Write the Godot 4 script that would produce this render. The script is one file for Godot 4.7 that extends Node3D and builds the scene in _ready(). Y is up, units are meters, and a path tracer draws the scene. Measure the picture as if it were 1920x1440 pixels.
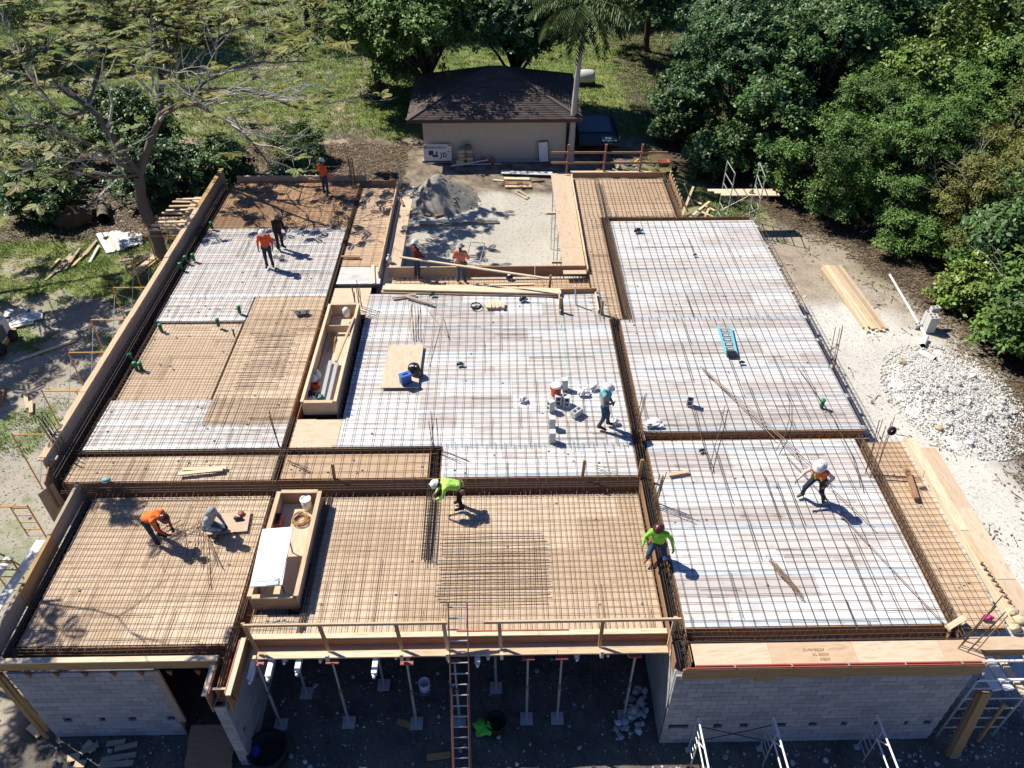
extends Node3D
var rng := RandomNumberGenerator.new()
var used := {}
var M := {}
var unit_tube: ArrayMesh
var bar_mesh := []
var block_mesh := {}

func _ready():
	rng.seed = 41
	# ---- camera, sky, sun, exposure
	var cam := Camera3D.new(); cam.name = "camera"; add_child(cam)
	cam.position = Vector3(0, 20.7, 0); cam.rotation = Vector3(deg_to_rad(-40.0), deg_to_rad(-0.96), 0)
	cam.fov = 52.46; cam.near = 0.1; cam.far = 600.0; cam.current = true
	var env := Environment.new(); var sm := ProceduralSkyMaterial.new()
	sm.sky_top_color = Color(0.27, 0.44, 0.72); sm.sky_horizon_color = Color(0.60, 0.71, 0.86); sm.sky_curve = 0.13; sm.sky_energy_multiplier = 0.72
	sm.ground_bottom_color = Color(0.16, 0.15, 0.12); sm.ground_horizon_color = Color(0.35, 0.36, 0.32)
	var sky := Sky.new(); sky.sky_material = sm
	env.background_mode = Environment.BG_SKY; env.sky = sky
	env.tonemap_mode = Environment.TONE_MAPPER_LINEAR; env.tonemap_exposure = 1.4
	env.sdfgi_enabled = true; env.ssao_enabled = true; env.ssil_enabled = true
	var we := WorldEnvironment.new(); we.name = "world_environment"; we.environment = env; add_child(we)
	var sun := DirectionalLight3D.new(); sun.name = "sun"; add_child(sun)
	sun.light_energy = 1.55; sun.light_color = Color(1.0, 0.965, 0.90); sun.light_angular_distance = 0.5; sun.shadow_enabled = true
	sun.look_at_from_position(Vector3.ZERO, Vector3(0.561, -0.769, 0.307), Vector3.UP)
	make_materials()
	make_shared()
	build_ground()
	build_structure()
	build_house()
	build_decks()
	build_rebar()
	build_forms()
	build_front()
	build_scaffolds()
	build_deck_objects()
	build_people()
	build_yard()
	build_trees()

# ---------------------------------------------------------------- helpers
func numbered(called: String) -> String:
	if not used.has(called):
		used[called] = 0
		return called
	used[called] += 1
	return "%s_%03d" % [called, used[called]]

func thing(called: String, label: String, category: String, at := Vector3.ZERO, group := "") -> Node3D:
	var o := Node3D.new(); o.name = numbered(called); add_child(o); o.position = at
	o.set_meta("label", label); o.set_meta("category", category)
	if group != "": o.set_meta("group", group)
	return o

func gt(n: Node) -> Transform3D:
	var t := Transform3D()
	while n != self:
		t = n.transform * t
		n = n.get_parent()
	return t

func put(parent: Node, called: String, mesh: Mesh, mat: Material, xf := Transform3D()) -> MeshInstance3D:
	var o := MeshInstance3D.new(); o.mesh = mesh; o.material_override = mat
	o.name = numbered(called) if parent == self else called
	parent.add_child(o, true)
	o.transform = xf if parent == self else gt(parent).affine_inverse() * xf
	return o

func struct(o: Node) -> Node:
	o.set_meta("kind", "structure"); return o

func rr(a: float, b: float) -> float: return rng.randf_range(a, b)

# a box whose texture runs along its longest side, in metres
func box_mesh(s: Vector3, bevel := 0.0) -> ArrayMesh:
	var st := SurfaceTool.new(); st.begin(Mesh.PRIMITIVE_TRIANGLES)
	var h := s * 0.5
	var off := Vector2(rr(0, 9), rr(0, 9))
	var long := 0
	if s.y > s.x and s.y >= s.z: long = 1
	elif s.z > s.x and s.z >= s.y: long = 2
	for ax in 3:
		var u := (ax + 1) % 3
		var v := (ax + 2) % 3
		for sg in [-1.0, 1.0]:
			var n := Vector3.ZERO; n[ax] = sg
			var q := []
			for c in [[-1, -1], [1, -1], [1, 1], [-1, 1]]:
				var p := Vector3.ZERO; p[ax] = h[ax] * sg; p[u] = h[u] * c[0]; p[v] = h[v] * c[1]
				q.append(p)
			var idx := [0, 2, 1, 0, 3, 2] if sg > 0 else [0, 1, 2, 0, 2, 3]
			for i in idx:
				st.set_normal(n)
				var p: Vector3 = q[i]
				var a: float = p[u]
				var b: float = p[v]
				if v == long or (ax == long and s[v] > s[u]):
					var w := a
					a = b
					b = w
				st.set_uv(Vector2(a, b) + off)
				st.add_vertex(p)
	return st.commit()

func wbox(parent: Node, called: String, c: Vector3, s: Vector3, mat: Material, b := Basis()) -> MeshInstance3D:
	return put(parent, called, box_mesh(s), mat, Transform3D(b, c))

# a stick of rectangular section from a to b; w across, h upright
func stick(parent: Node, called: String, a: Vector3, b: Vector3, w: float, h: float, mat: Material, roll := 0.0) -> MeshInstance3D:
	var d := b - a
	var up := Vector3.UP
	if absf(d.normalized().y) > 0.95: up = Vector3(0, 0, 1)
	var x := d.normalized()
	var z := x.cross(up).normalized()
	var y := z.cross(x)
	var bs := Basis(x, y, z) * Basis(Vector3.RIGHT, roll)
	return put(parent, called, box_mesh(Vector3(d.length(), h, w)), mat, Transform3D(bs, (a + b) * 0.5))

func tube(parent: Node, called: String, a: Vector3, b: Vector3, r: float, mat: Material) -> MeshInstance3D:
	var d := b - a
	var y := d.normalized()
	var x := y.cross(Vector3(0.13, 0.2, 1).normalized() if absf(y.z) < 0.9 else Vector3.UP).normalized()
	var z := x.cross(y)
	return put(parent, called, unit_tube, mat, Transform3D(Basis(x * r, d, z * r), (a + b) * 0.5))

func bar(parent: Node, called: String, a: Vector3, b: Vector3, r: float, mat: Material) -> MeshInstance3D:
	var d := b - a
	var x := d.normalized()
	var up := Vector3.UP if absf(x.y) < 0.95 else Vector3(0, 0, 1)
	var z := x.cross(up).normalized()
	var y := z.cross(x)
	var k := r / 0.01
	var s := -1.0 if rng.randf() < 0.5 else 1.0
	return put(parent, called, bar_mesh[rng.randi() % bar_mesh.size()], mat, Transform3D(Basis(d, y * k, z * k * s) if s > 0 else Basis(d, -y * k, -z * k), (a + b) * 0.5))

func sweep(st: SurfaceTool, pts: Array, radii, sides := 6, closed := false, caps := true):
	var n := pts.size()
	var rings := []
	var prev := Vector3.UP
	for i in n:
		var t: Vector3
		if closed: t = (pts[(i + 1) % n] - pts[(i - 1 + n) % n]).normalized()
		elif i == 0: t = (pts[1] - pts[0]).normalized()
		elif i == n - 1: t = (pts[i] - pts[i - 1]).normalized()
		else: t = (pts[i + 1] - pts[i - 1]).normalized()
		if absf(prev.dot(t)) > 0.97: prev = Vector3(0.3, 0.1, 1).normalized() if absf(t.z) < 0.9 else Vector3.RIGHT
		var s := t.cross(prev).normalized()
		var u := s.cross(t).normalized()
		prev = u
		var r: float = radii[i] if radii is Array else radii
		var ring := []
		for k in sides:
			var a := TAU * k / sides
			ring.append([pts[i] + (s * cos(a) + u * sin(a)) * r, s * cos(a) + u * sin(a)])
		rings.append(ring)
	var last := n if closed else n - 1
	for i in last:
		var A: Array = rings[i]
		var B: Array = rings[(i + 1) % n]
		for k in sides:
			var m := (k + 1) % sides
			for v in [A[k], B[m], B[k], A[k], A[m], B[m]]:
				st.set_normal(v[1]); st.set_uv(Vector2(v[0].y, k * 0.1)); st.add_vertex(v[0])
	if caps and not closed:
		for e in [0, n - 1]:
			var nn: Vector3 = (pts[0] - pts[1]).normalized() if e == 0 else (pts[n - 1] - pts[n - 2]).normalized()
			for k in range(1, sides - 1):
				var tri := [rings[e][0], rings[e][k], rings[e][k + 1]] if e == 0 else [rings[e][0], rings[e][k + 1], rings[e][k]]
				for v in tri:
					st.set_normal(nn); st.set_uv(Vector2.ZERO); st.add_vertex(v[0])

func poly(parent: Node, called: String, pts: Array, radii, mat: Material, sides := 6, closed := false) -> MeshInstance3D:
	var st := SurfaceTool.new(); st.begin(Mesh.PRIMITIVE_TRIANGLES)
	var o: Vector3 = pts[0]
	var loc := []
	for p in pts: loc.append(p - o)
	sweep(st, loc, radii, sides, closed)
	return put(parent, called, st.commit(), mat, Transform3D(Basis(), o))

func lathe_mesh(prof: Array, seg := 16) -> ArrayMesh:
	var st := SurfaceTool.new(); st.begin(Mesh.PRIMITIVE_TRIANGLES)
	for i in prof.size() - 1:
		for k in seg:
			var a0 := TAU * k / seg
			var a1 := TAU * (k + 1) / seg
			var p := [Vector3(cos(a0) * prof[i][0], prof[i][1], sin(a0) * prof[i][0]), Vector3(cos(a1) * prof[i][0], prof[i][1], sin(a1) * prof[i][0]),
				Vector3(cos(a1) * prof[i + 1][0], prof[i + 1][1], sin(a1) * prof[i + 1][0]), Vector3(cos(a0) * prof[i + 1][0], prof[i + 1][1], sin(a0) * prof[i + 1][0])]
			for j in [0, 1, 2, 0, 2, 3]:
				st.set_smooth_group(i if prof[i].size() > 2 else 0)
				st.add_vertex(p[j])
	st.generate_normals()
	return st.commit()

func lathe(parent: Node, called: String, prof: Array, at: Vector3, mat: Material, seg := 16, b := Basis()) -> MeshInstance3D:
	return put(parent, called, lathe_mesh(prof, seg), mat, Transform3D(b, at))

# an uneven lump (sack, stone, rag, soil)
func lump_mesh(s: Vector3, rough := 0.15, n := 10, seed_ := 1, flat := false) -> ArrayMesh:
	var no := FastNoiseLite.new(); no.seed = seed_; no.frequency = 0.9
	var st := SurfaceTool.new(); st.begin(Mesh.PRIMITIVE_TRIANGLES)
	var at := func(i: int, j: int) -> Vector3:
		var th := PI * i / n
		var ph := TAU * (j % (2 * n)) / (2 * n)
		var d := Vector3(sin(th) * cos(ph), cos(th), sin(th) * sin(ph))
		var k := 1.0 + rough * 2.0 * no.get_noise_3dv(d * 1.7) + rough * no.get_noise_3dv(d * 5.0)
		var p := d * k * s * 0.5
		if p.y < -s.y * 0.3: p.y = -s.y * 0.3
		return p
	for i in n:
		for j in 2 * n:
			var q := [at.call(i, j), at.call(i, j + 1), at.call(i + 1, j + 1), at.call(i + 1, j)]
			for k in [0, 2, 1, 0, 3, 2]:
				st.set_smooth_group(-1 if flat else 0)
				st.add_vertex(q[k])
	st.generate_normals()
	return st.commit()

func lump(parent: Node, called: String, at: Vector3, s: Vector3, mat: Material, rough := 0.15, flat := false, yaw := 0.0) -> MeshInstance3D:
	return put(parent, called, lump_mesh(s, rough, 8, rng.randi() % 999, flat), mat, Transform3D(Basis(Vector3.UP, yaw), at + Vector3(0, s.y * 0.29, 0)))

func tex(seed_: int, freq: float, cols: Array, size := 512, octaves := 4, typ := FastNoiseLite.TYPE_SIMPLEX_SMOOTH) -> NoiseTexture2D:
	var n := FastNoiseLite.new(); n.seed = seed_; n.frequency = freq; n.noise_type = typ; n.fractal_octaves = octaves; n.fractal_gain = 0.6
	var t := NoiseTexture2D.new(); t.width = size; t.height = size; t.seamless = true; t.noise = n; t.generate_mipmaps = false
	var g := Gradient.new(); g.offsets = PackedFloat32Array(); g.colors = PackedColorArray()
	var off := PackedFloat32Array(); var cc := PackedColorArray()
	for c in cols:
		off.append(c[0]); cc.append(Color(c[1], c[2], c[3]).linear_to_srgb())
	g.offsets = off; g.colors = cc
	t.color_ramp = g
	return t

func bump(seed_: int, freq: float, strength := 4.0, size := 512, octaves := 4, typ := FastNoiseLite.TYPE_SIMPLEX_SMOOTH) -> NoiseTexture2D:
	var n := FastNoiseLite.new(); n.seed = seed_; n.frequency = freq; n.fractal_octaves = octaves; n.noise_type = typ
	var t := NoiseTexture2D.new(); t.width = size; t.height = size; t.seamless = true; t.noise = n; t.as_normal_map = true; t.bump_strength = strength; t.generate_mipmaps = false
	return t

func lin(r: float, g: float, b: float) -> Color: return Color(r, g, b).linear_to_srgb()

func mat(key: String, col: Color, rough := 0.8, metal := 0.0, t: Texture2D = null, scale := Vector3.ONE, tri := false, nt: Texture2D = null, ns := 1.0) -> StandardMaterial3D:
	var m := StandardMaterial3D.new(); m.resource_name = key; m.albedo_color = col; m.roughness = rough; m.metallic = metal
	if t: m.albedo_texture = t
	if nt:
		m.normal_enabled = true; m.normal_texture = nt; m.normal_scale = ns
	m.uv1_scale = scale
	if tri:
		m.uv1_triplanar = true; m.uv1_world_triplanar = true
	M[key] = m
	return m

func make_materials():
	# plywood and lumber: the grain is a noise stretched along the piece
	var ply := tex(3, 0.012, [[0.0, 0.80, 0.72, 0.60], [0.35, 0.95, 0.90, 0.82], [0.6, 1.0, 1.0, 1.0], [1.0, 0.72, 0.60, 0.46]], 512, 5)
	var lum := tex(9, 0.02, [[0.0, 0.62, 0.52, 0.42], [0.4, 0.92, 0.88, 0.82], [0.7, 1.0, 1.0, 1.0], [1.0, 0.78, 0.68, 0.58]], 512, 4)
	var film := tex(17, 0.012, [[0.0, 0.74, 0.68, 0.66], [0.28, 0.88, 0.845, 0.83], [0.42, 0.98, 0.97, 0.965], [0.6, 1.0, 1.0, 1.0], [0.8, 0.95, 0.95, 0.955], [1.0, 0.80, 0.79, 0.80]], 512, 5)
	var gs := Vector3(0.16, 0.75, 1)
	mat("ply_a", lin(0.57, 0.455, 0.345), 0.85, 0, ply, gs); mat("ply_b", lin(0.64, 0.525, 0.41), 0.85, 0, ply, gs); mat("ply_c", lin(0.51, 0.40, 0.295), 0.85, 0, ply, gs)
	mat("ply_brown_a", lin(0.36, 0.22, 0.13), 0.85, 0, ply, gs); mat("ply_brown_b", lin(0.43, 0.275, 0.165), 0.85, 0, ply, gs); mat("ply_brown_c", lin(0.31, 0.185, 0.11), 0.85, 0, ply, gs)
	mat("ply_orange_a", lin(0.51, 0.375, 0.26), 0.85, 0, ply, gs); mat("ply_orange_b", lin(0.57, 0.43, 0.31), 0.85, 0, ply, gs)
	var ls := Vector3(0.12, 1.6, 1)
	mat("lumber", lin(0.62, 0.48, 0.33), 0.8, 0, lum, ls); mat("lumber_pale", lin(0.74, 0.62, 0.46), 0.8, 0, lum, ls); mat("lumber_brown", lin(0.36, 0.21, 0.12), 0.8, 0, lum, ls)
	mat("lumber_old", lin(0.42, 0.36, 0.29), 0.85, 0, lum, ls); mat("lumber_red", lin(0.33, 0.15, 0.09), 0.8, 0, lum, ls)
	mat("lumber_gold", lin(0.44, 0.29, 0.13), 0.8, 0, lum, ls)
	var fs := Vector3(0.13, 0.34, 1)
	mat("panel_white", lin(0.72, 0.72, 0.73), 0.6, 0, film, fs); mat("panel_pale", lin(0.61, 0.585, 0.575), 0.62, 0, film, fs); mat("panel_worn", lin(0.53, 0.495, 0.485), 0.65, 0, film, fs)
	mat("aluminium", lin(0.66, 0.73, 0.78), 0.5, 0.25, film, fs); mat("white_metal", lin(0.82, 0.84, 0.85), 0.4, 0.1)
	mat("steel", lin(0.085, 0.066, 0.055), 0.8, 0.1); mat("rust", lin(0.26, 0.175, 0.12), 0.85, 0.05); mat("steel_dark", lin(0.035, 0.032, 0.03), 0.7, 0.3)
	mat("galvanised", lin(0.55, 0.58, 0.61), 0.4, 0.5); mat("scaffold_yellow", lin(0.52, 0.27, 0.055), 0.55, 0.1); mat("scaffold_rust", lin(0.28, 0.12, 0.05), 0.7, 0.1)
	mat("red_paint", lin(0.36, 0.085, 0.07), 0.5); mat("red_ladder", lin(0.33, 0.17, 0.13), 0.5)
	var cem := tex(23, 0.05, [[0.0, 0.62, 0.62, 0.62], [0.5, 1.0, 1.0, 1.0], [1.0, 0.8, 0.79, 0.77]], 512, 5)
	var cb := bump(5, 0.12, 3.0)
	var cs := Vector3(0.9, 0.9, 0.9)
	mat("block_a", lin(0.42, 0.43, 0.435), 0.95, 0, cem, cs, true, cb, 0.5); mat("block_b", lin(0.48, 0.48, 0.475), 0.95, 0, cem, cs, true, cb, 0.5); mat("block_c", lin(0.36, 0.365, 0.37), 0.95, 0, cem, cs, true, cb, 0.5)
	mat("mortar", lin(0.17, 0.17, 0.175), 0.95, 0, cem, cs, true); mat("block_pale", lin(0.62, 0.63, 0.63), 0.95, 0, cem, cs, true, cb, 0.5)
	mat("stucco", lin(0.60, 0.55, 0.46), 0.95, 0, cem, Vector3(0.4, 0.4, 0.4), true, cb, 0.35); mat("trim_brown", lin(0.10, 0.045, 0.03), 0.7)
	var sh := tex(31, 0.09, [[0.0, 0.6, 0.6, 0.6], [0.5, 1.0, 1.0, 1.0], [1.0, 0.75, 0.72, 0.7]], 512, 3)
	mat("shingle_a", lin(0.100, 0.082, 0.077), 0.95, 0, sh, Vector3(1.2, 1.2, 1.2), true); mat("shingle_b", lin(0.082, 0.067, 0.063), 0.95, 0, sh, Vector3(1.2, 1.2, 1.2), true); mat("shingle_c", lin(0.118, 0.096, 0.088), 0.95, 0, sh, Vector3(1.2, 1.2, 1.2), true)
	# ground: the colour zones are vertex colours, the grain is a texture
	var gr := tex(41, 0.035, [[0.0, 0.42, 0.40, 0.38], [0.32, 0.88, 0.87, 0.86], [0.45, 1.0, 1.0, 1.0], [0.7, 1.0, 1.0, 1.0], [1.0, 0.74, 0.72, 0.70]], 1024, 6)
	var gm := mat("ground", Color.WHITE, 1.0, 0, gr, Vector3(0.14, 0.14, 0.14), true, bump(44, 0.10, 3.0, 1024, 5), 0.7)
	gm.vertex_color_use_as_albedo = true
	mat("sand", lin(0.31, 0.30, 0.27), 1.0, 0, gr, Vector3(0.5, 0.5, 0.5), true, bump(45, 0.10, 3.0), 0.7)
	mat("stone_white", lin(0.66, 0.655, 0.64), 0.95, 0, cem, cs, true); mat("stone_grey", lin(0.38, 0.385, 0.39), 0.95, 0, cem, cs, true); mat("stone_tan", lin(0.52, 0.40, 0.26), 0.95, 0, cem, cs, true)
	mat("soil", lin(0.085, 0.06, 0.04), 1.0, 0, gr, Vector3(0.7, 0.7, 0.7), true)
	# plants
	for a in [["leaf_dark", 0.072, 0.160, 0.040], ["leaf_mid", 0.108, 0.210, 0.042], ["leaf_light", 0.170, 0.260, 0.050], ["leaf_olive", 0.150, 0.165, 0.035], ["leaf_fern", 0.185, 0.215, 0.042], ["leaf_palm", 0.090, 0.150, 0.040], ["grass", 0.175, 0.255, 0.055], ["dry_leaf", 0.22, 0.165, 0.115], ["leaf_deep", 0.060, 0.142, 0.046]]:
		var m := mat(a[0], lin(a[1], a[2], a[3]), 0.5 if a[0] in ["leaf_dark", "leaf_deep", "leaf_light"] else 0.6)
		m.vertex_color_use_as_albedo = true
		m.backlight = lin(a[1] * 1.5, a[2] * 1.5, a[3] * 0.9)
		m.cull_mode = BaseMaterial3D.CULL_DISABLED
	var bk := tex(51, 0.05, [[0.0, 0.5, 0.5, 0.5], [0.5, 1, 1, 1], [1, 0.75, 0.73, 0.7]], 256, 4)
	mat("bark", lin(0.20, 0.165, 0.13), 0.95, 0, bk, Vector3(1.5, 1.5, 1.5), true); mat("bark_pale", lin(0.56, 0.545, 0.51), 0.95, 0, bk, Vector3(1.5, 1.5, 1.5), true); mat("bark_dark", lin(0.075, 0.06, 0.05), 0.95, 0, bk, Vector3(1.5, 1.5, 1.5), true)
	mat("palm_bark", lin(0.52, 0.505, 0.47), 0.9, 0, bk, Vector3(1.5, 1.5, 1.5), true); mat("twig", lin(0.27, 0.24, 0.20), 0.95)
	# plain finishes
	for a in [["plastic_white", 0.80, 0.80, 0.79, 0.4], ["paper", 0.84, 0.85, 0.87, 0.7], ["cloth_white", 0.78, 0.78, 0.77, 0.9], ["plastic_black", 0.015, 0.015, 0.017, 0.4], ["plastic_blue", 0.020, 0.075, 0.36, 0.4],
		["plastic_green", 0.008, 0.13, 0.045, 0.45], ["plastic_orange", 0.62, 0.075, 0.025, 0.45], ["plastic_teal", 0.02, 0.14, 0.17, 0.45], ["glass_fibre_blue", 0.16, 0.52, 0.64, 0.45], ["pvc", 0.80, 0.81, 0.82, 0.35],
		["rubber", 0.02, 0.02, 0.02, 0.8], ["cable", 0.42, 0.24, 0.10, 0.7], ["sign_white", 0.70, 0.72, 0.76, 0.5], ["sign_navy", 0.012, 0.035, 0.14, 0.5], ["sign_red", 0.45, 0.06, 0.03, 0.5], ["tarp", 0.09, 0.15, 0.19, 0.6],
		["sheet_green", 0.45, 0.56, 0.52, 0.6], ["cloth_lime", 0.14, 0.72, 0.06, 0.85], ["leather", 0.22, 0.12, 0.06, 0.8], ["pink_ribbon", 0.75, 0.08, 0.32, 0.7], ["barrow_rust", 0.36, 0.11, 0.05, 0.7], ["flower", 0.60, 0.06, 0.16, 0.7],
		["glass_dark", 0.03, 0.035, 0.04, 0.1], ["hat_white", 0.82, 0.82, 0.80, 0.35], ["hat_maroon", 0.075, 0.018, 0.020, 0.3], ["hat_grey", 0.12, 0.13, 0.14, 0.8], ["hat_straw", 0.42, 0.40, 0.34, 0.9], ["hat_dark", 0.03, 0.03, 0.035, 0.5], ["cloth_teal", 0.02, 0.42, 0.50, 0.85], ["yellow_paint", 0.50, 0.32, 0.04, 0.5], ["sack", 0.55, 0.47, 0.32, 0.95], ["chalk_green", 0.10, 0.65, 0.42, 0.9], ["cloth_vest", 0.75, 0.16, 0.04, 0.8], ["cloth_lime_stripe", 0.45, 0.62, 0.06, 0.8]]:
		mat(a[0], lin(a[1], a[2], a[3]), a[4])
	var bm := mat("person", Color.WHITE, 0.9, 0, tex(61, 0.03, [[0.0, 0.7, 0.69, 0.67], [0.45, 1, 1, 1], [1.0, 0.82, 0.81, 0.8]], 256, 4), Vector3(1.6, 1.6, 1.6), true, bump(62, 0.03, 9.0, 256, 3), 1.0); bm.vertex_color_use_as_albedo = true

func make_shared():
	var st := SurfaceTool.new(); st.begin(Mesh.PRIMITIVE_TRIANGLES)
	sweep(st, [Vector3(0, -0.5, 0), Vector3(0, 0.5, 0)], 1.0, 8)
	unit_tube = st.commit()
	for v in 5:
		st = SurfaceTool.new(); st.begin(Mesh.PRIMITIVE_TRIANGLES)
		var pts := []
		var a := rr(0.002, 0.012)
		var ph := rr(0, 6.28)
		for i in 9: pts.append(Vector3(i / 8.0 - 0.5, 0.004 * sin(i * 2.1 + ph), a * sin(i * 0.9 + ph)))
		sweep(st, pts, 0.01, 5)
		bar_mesh.append(st.commit())
	block_mesh.full = box_mesh(Vector3(0.389, 0.189, 0.09)); block_mesh.half = box_mesh(Vector3(0.189, 0.189, 0.09))

# ---------------------------------------------------------------- ground
var gn := FastNoiseLite.new()
var gn2 := FastNoiseLite.new()
func mixc(a: Vector3, b: Vector3, w: float) -> Vector3: return a.lerp(b, clampf(w, 0, 1))

# where the wood begins on the right
func wood_edge(z: float) -> float:
	var e := [[-60.0, 9.5], [-46.0, 10.5], [-44.0, 12.7], [-39.0, 15.3], [-35.0, 18.3], [-30.7, 19.8], [-27.0, 20.4], [-22.0, 20.0], [-19.0, 19.0], [-8.0, 17.5]]
	for i in e.size() - 1:
		if z < e[i + 1][0]: return lerpf(e[i][1], e[i + 1][1], clampf((z - e[i][0]) / (e[i + 1][0] - e[i][0]), 0, 1))
	return 17.5

func ground_colour(x: float, z: float) -> Vector3:
	var n := gn.get_noise_2d(x, z)
	var n2 := gn2.get_noise_2d(x, z)
	var grass := Vector3(0.15, 0.215, 0.05).lerp(Vector3(0.225, 0.255, 0.075), clampf(0.5 + n * 1.4, 0, 1))
	var dirt := Vector3(0.32, 0.275, 0.22) * (1.0 + 0.5 * n2)
	var litter := Vector3(0.12, 0.09, 0.063) * (1.0 + 0.6 * n2)
	var chalk := Vector3(0.60, 0.585, 0.55) * (1.0 + 0.12 * n + 0.14 * n2)
	var gravel := Vector3(0.41, 0.39, 0.34) * (1.0 + 0.22 * n + 0.26 * n2)
	var c := grass
	# bare soil with roots and litter between the yard and the house
	var w := smoothstep(-53.5, -50.0, z + n * 5.0) * smoothstep(-20.0, -15.0, x + n * 5.0) * smoothstep(12.0, 8.0, x + n * 2.0)
	c = mixc(c, mixc(litter, dirt, 0.4 + n2), w)
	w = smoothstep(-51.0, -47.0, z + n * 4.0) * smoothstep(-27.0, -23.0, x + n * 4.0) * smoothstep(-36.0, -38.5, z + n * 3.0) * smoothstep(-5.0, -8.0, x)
	c = mixc(c, litter * 0.9, w)  # litter tone also darkens the lawn, standing in for shade under the feathery crown
	# left yard: grass further back, gravel near the wall
	if x < -10.0:
		w = smoothstep(-34.0, -29.0, z + n * 7.0 + (x + 16.0) * 0.25)
		c = mixc(c, mixc(gravel, dirt, 0.35 + n * 1.3), w)
		c = mixc(c, dirt * 1.15, smoothstep(0.05, 0.3, n2 + n * 0.6) * 0.8 * (1.0 - w))
		c = mixc(c, grass, smoothstep(0.18, 0.4, n2 * 0.7 - n) * 0.8 * smoothstep(-12.0, -20.0, z))
	# courtyard
	w = smoothstep(-5.4, -4.6, x) * smoothstep(4.6, 3.9, x) * smoothstep(-43.0, -41.0, z + n * 3.0)
	c = mixc(c, Vector3(0.47, 0.45, 0.40) * (1.0 + 0.14 * n + 0.12 * n2), w)
	# under and in front of the building
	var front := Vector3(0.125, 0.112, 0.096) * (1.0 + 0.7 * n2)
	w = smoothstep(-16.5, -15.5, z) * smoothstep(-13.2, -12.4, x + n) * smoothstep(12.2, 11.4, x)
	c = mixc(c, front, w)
	# right yard
	if x > 9.0:
		var edge := wood_edge(z) - 0.4
		w = smoothstep(-41.0, -37.0, z + n * 4.0)
		c = mixc(c, dirt * 1.1, w)
		c = mixc(c, grass * 0.9, smoothstep(0.12, 0.35, n2 * 0.8 + n * 0.6) * 0.7 * w)
		w = smoothstep(-33.5, -29.0, z + n * 5.0 - maxf(0.0, x - 15.0) * 0.5)
		c = mixc(c, chalk, w)
		w = smoothstep(-35.0, -31.0, z + n * 3.0) * smoothstep(15.0, 12.5, x)
		c = mixc(c, chalk * 0.85, w * 0.85)
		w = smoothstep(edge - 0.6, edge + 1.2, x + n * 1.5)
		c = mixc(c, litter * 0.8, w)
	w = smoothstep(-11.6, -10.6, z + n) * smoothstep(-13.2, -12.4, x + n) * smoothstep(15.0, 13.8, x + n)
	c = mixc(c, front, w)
	# under the wood
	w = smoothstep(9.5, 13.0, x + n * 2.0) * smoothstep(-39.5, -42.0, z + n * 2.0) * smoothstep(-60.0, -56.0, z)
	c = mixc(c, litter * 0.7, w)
	return c

func ground_height(x: float, z: float) -> float:
	return 0.05 * gn.get_noise_2d(x * 1.5, z * 1.5) + 0.025 * gn2.get_noise_2d(x, z) - 0.03

func build_ground():
	gn.seed = 5; gn.frequency = 0.16; gn.fractal_octaves = 4
	gn2.seed = 8; gn2.frequency = 0.9; gn2.fractal_octaves = 5; gn2.fractal_gain = 0.75
	var xs := [-300.0, -150.0, -80.0]
	var x := -56.0
	while x < 56.0:
		xs.append(x)
		x += 0.2 if absf(x) < 24.0 else 0.8
	xs.append_array([56.0, 80.0, 150.0, 300.0])
	var zs := [-400.0, -200.0, -120.0]
	var z := -92.0
	while z < -4.0:
		zs.append(z)
		z += 0.8 if z < -56.0 else (0.3 if z < -44.0 else 0.2)
	zs.append_array([-4.0, 10.0, 80.0])
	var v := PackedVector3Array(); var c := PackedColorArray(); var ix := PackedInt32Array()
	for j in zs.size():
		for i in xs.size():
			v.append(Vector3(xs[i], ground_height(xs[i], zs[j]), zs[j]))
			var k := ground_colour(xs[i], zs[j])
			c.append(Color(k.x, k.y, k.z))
	var w := xs.size()
	for j in zs.size() - 1:
		for i in w - 1:
			var a := j * w + i
			ix.append_array([a, a + 1, a + w + 1, a, a + w + 1, a + w])
	var arr := []; arr.resize(Mesh.ARRAY_MAX)
	arr[Mesh.ARRAY_VERTEX] = v; arr[Mesh.ARRAY_COLOR] = c; arr[Mesh.ARRAY_INDEX] = ix
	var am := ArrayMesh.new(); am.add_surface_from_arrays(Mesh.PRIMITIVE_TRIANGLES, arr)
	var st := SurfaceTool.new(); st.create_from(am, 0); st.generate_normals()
	struct(put(self, "ground", st.commit(), M.ground))

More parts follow.
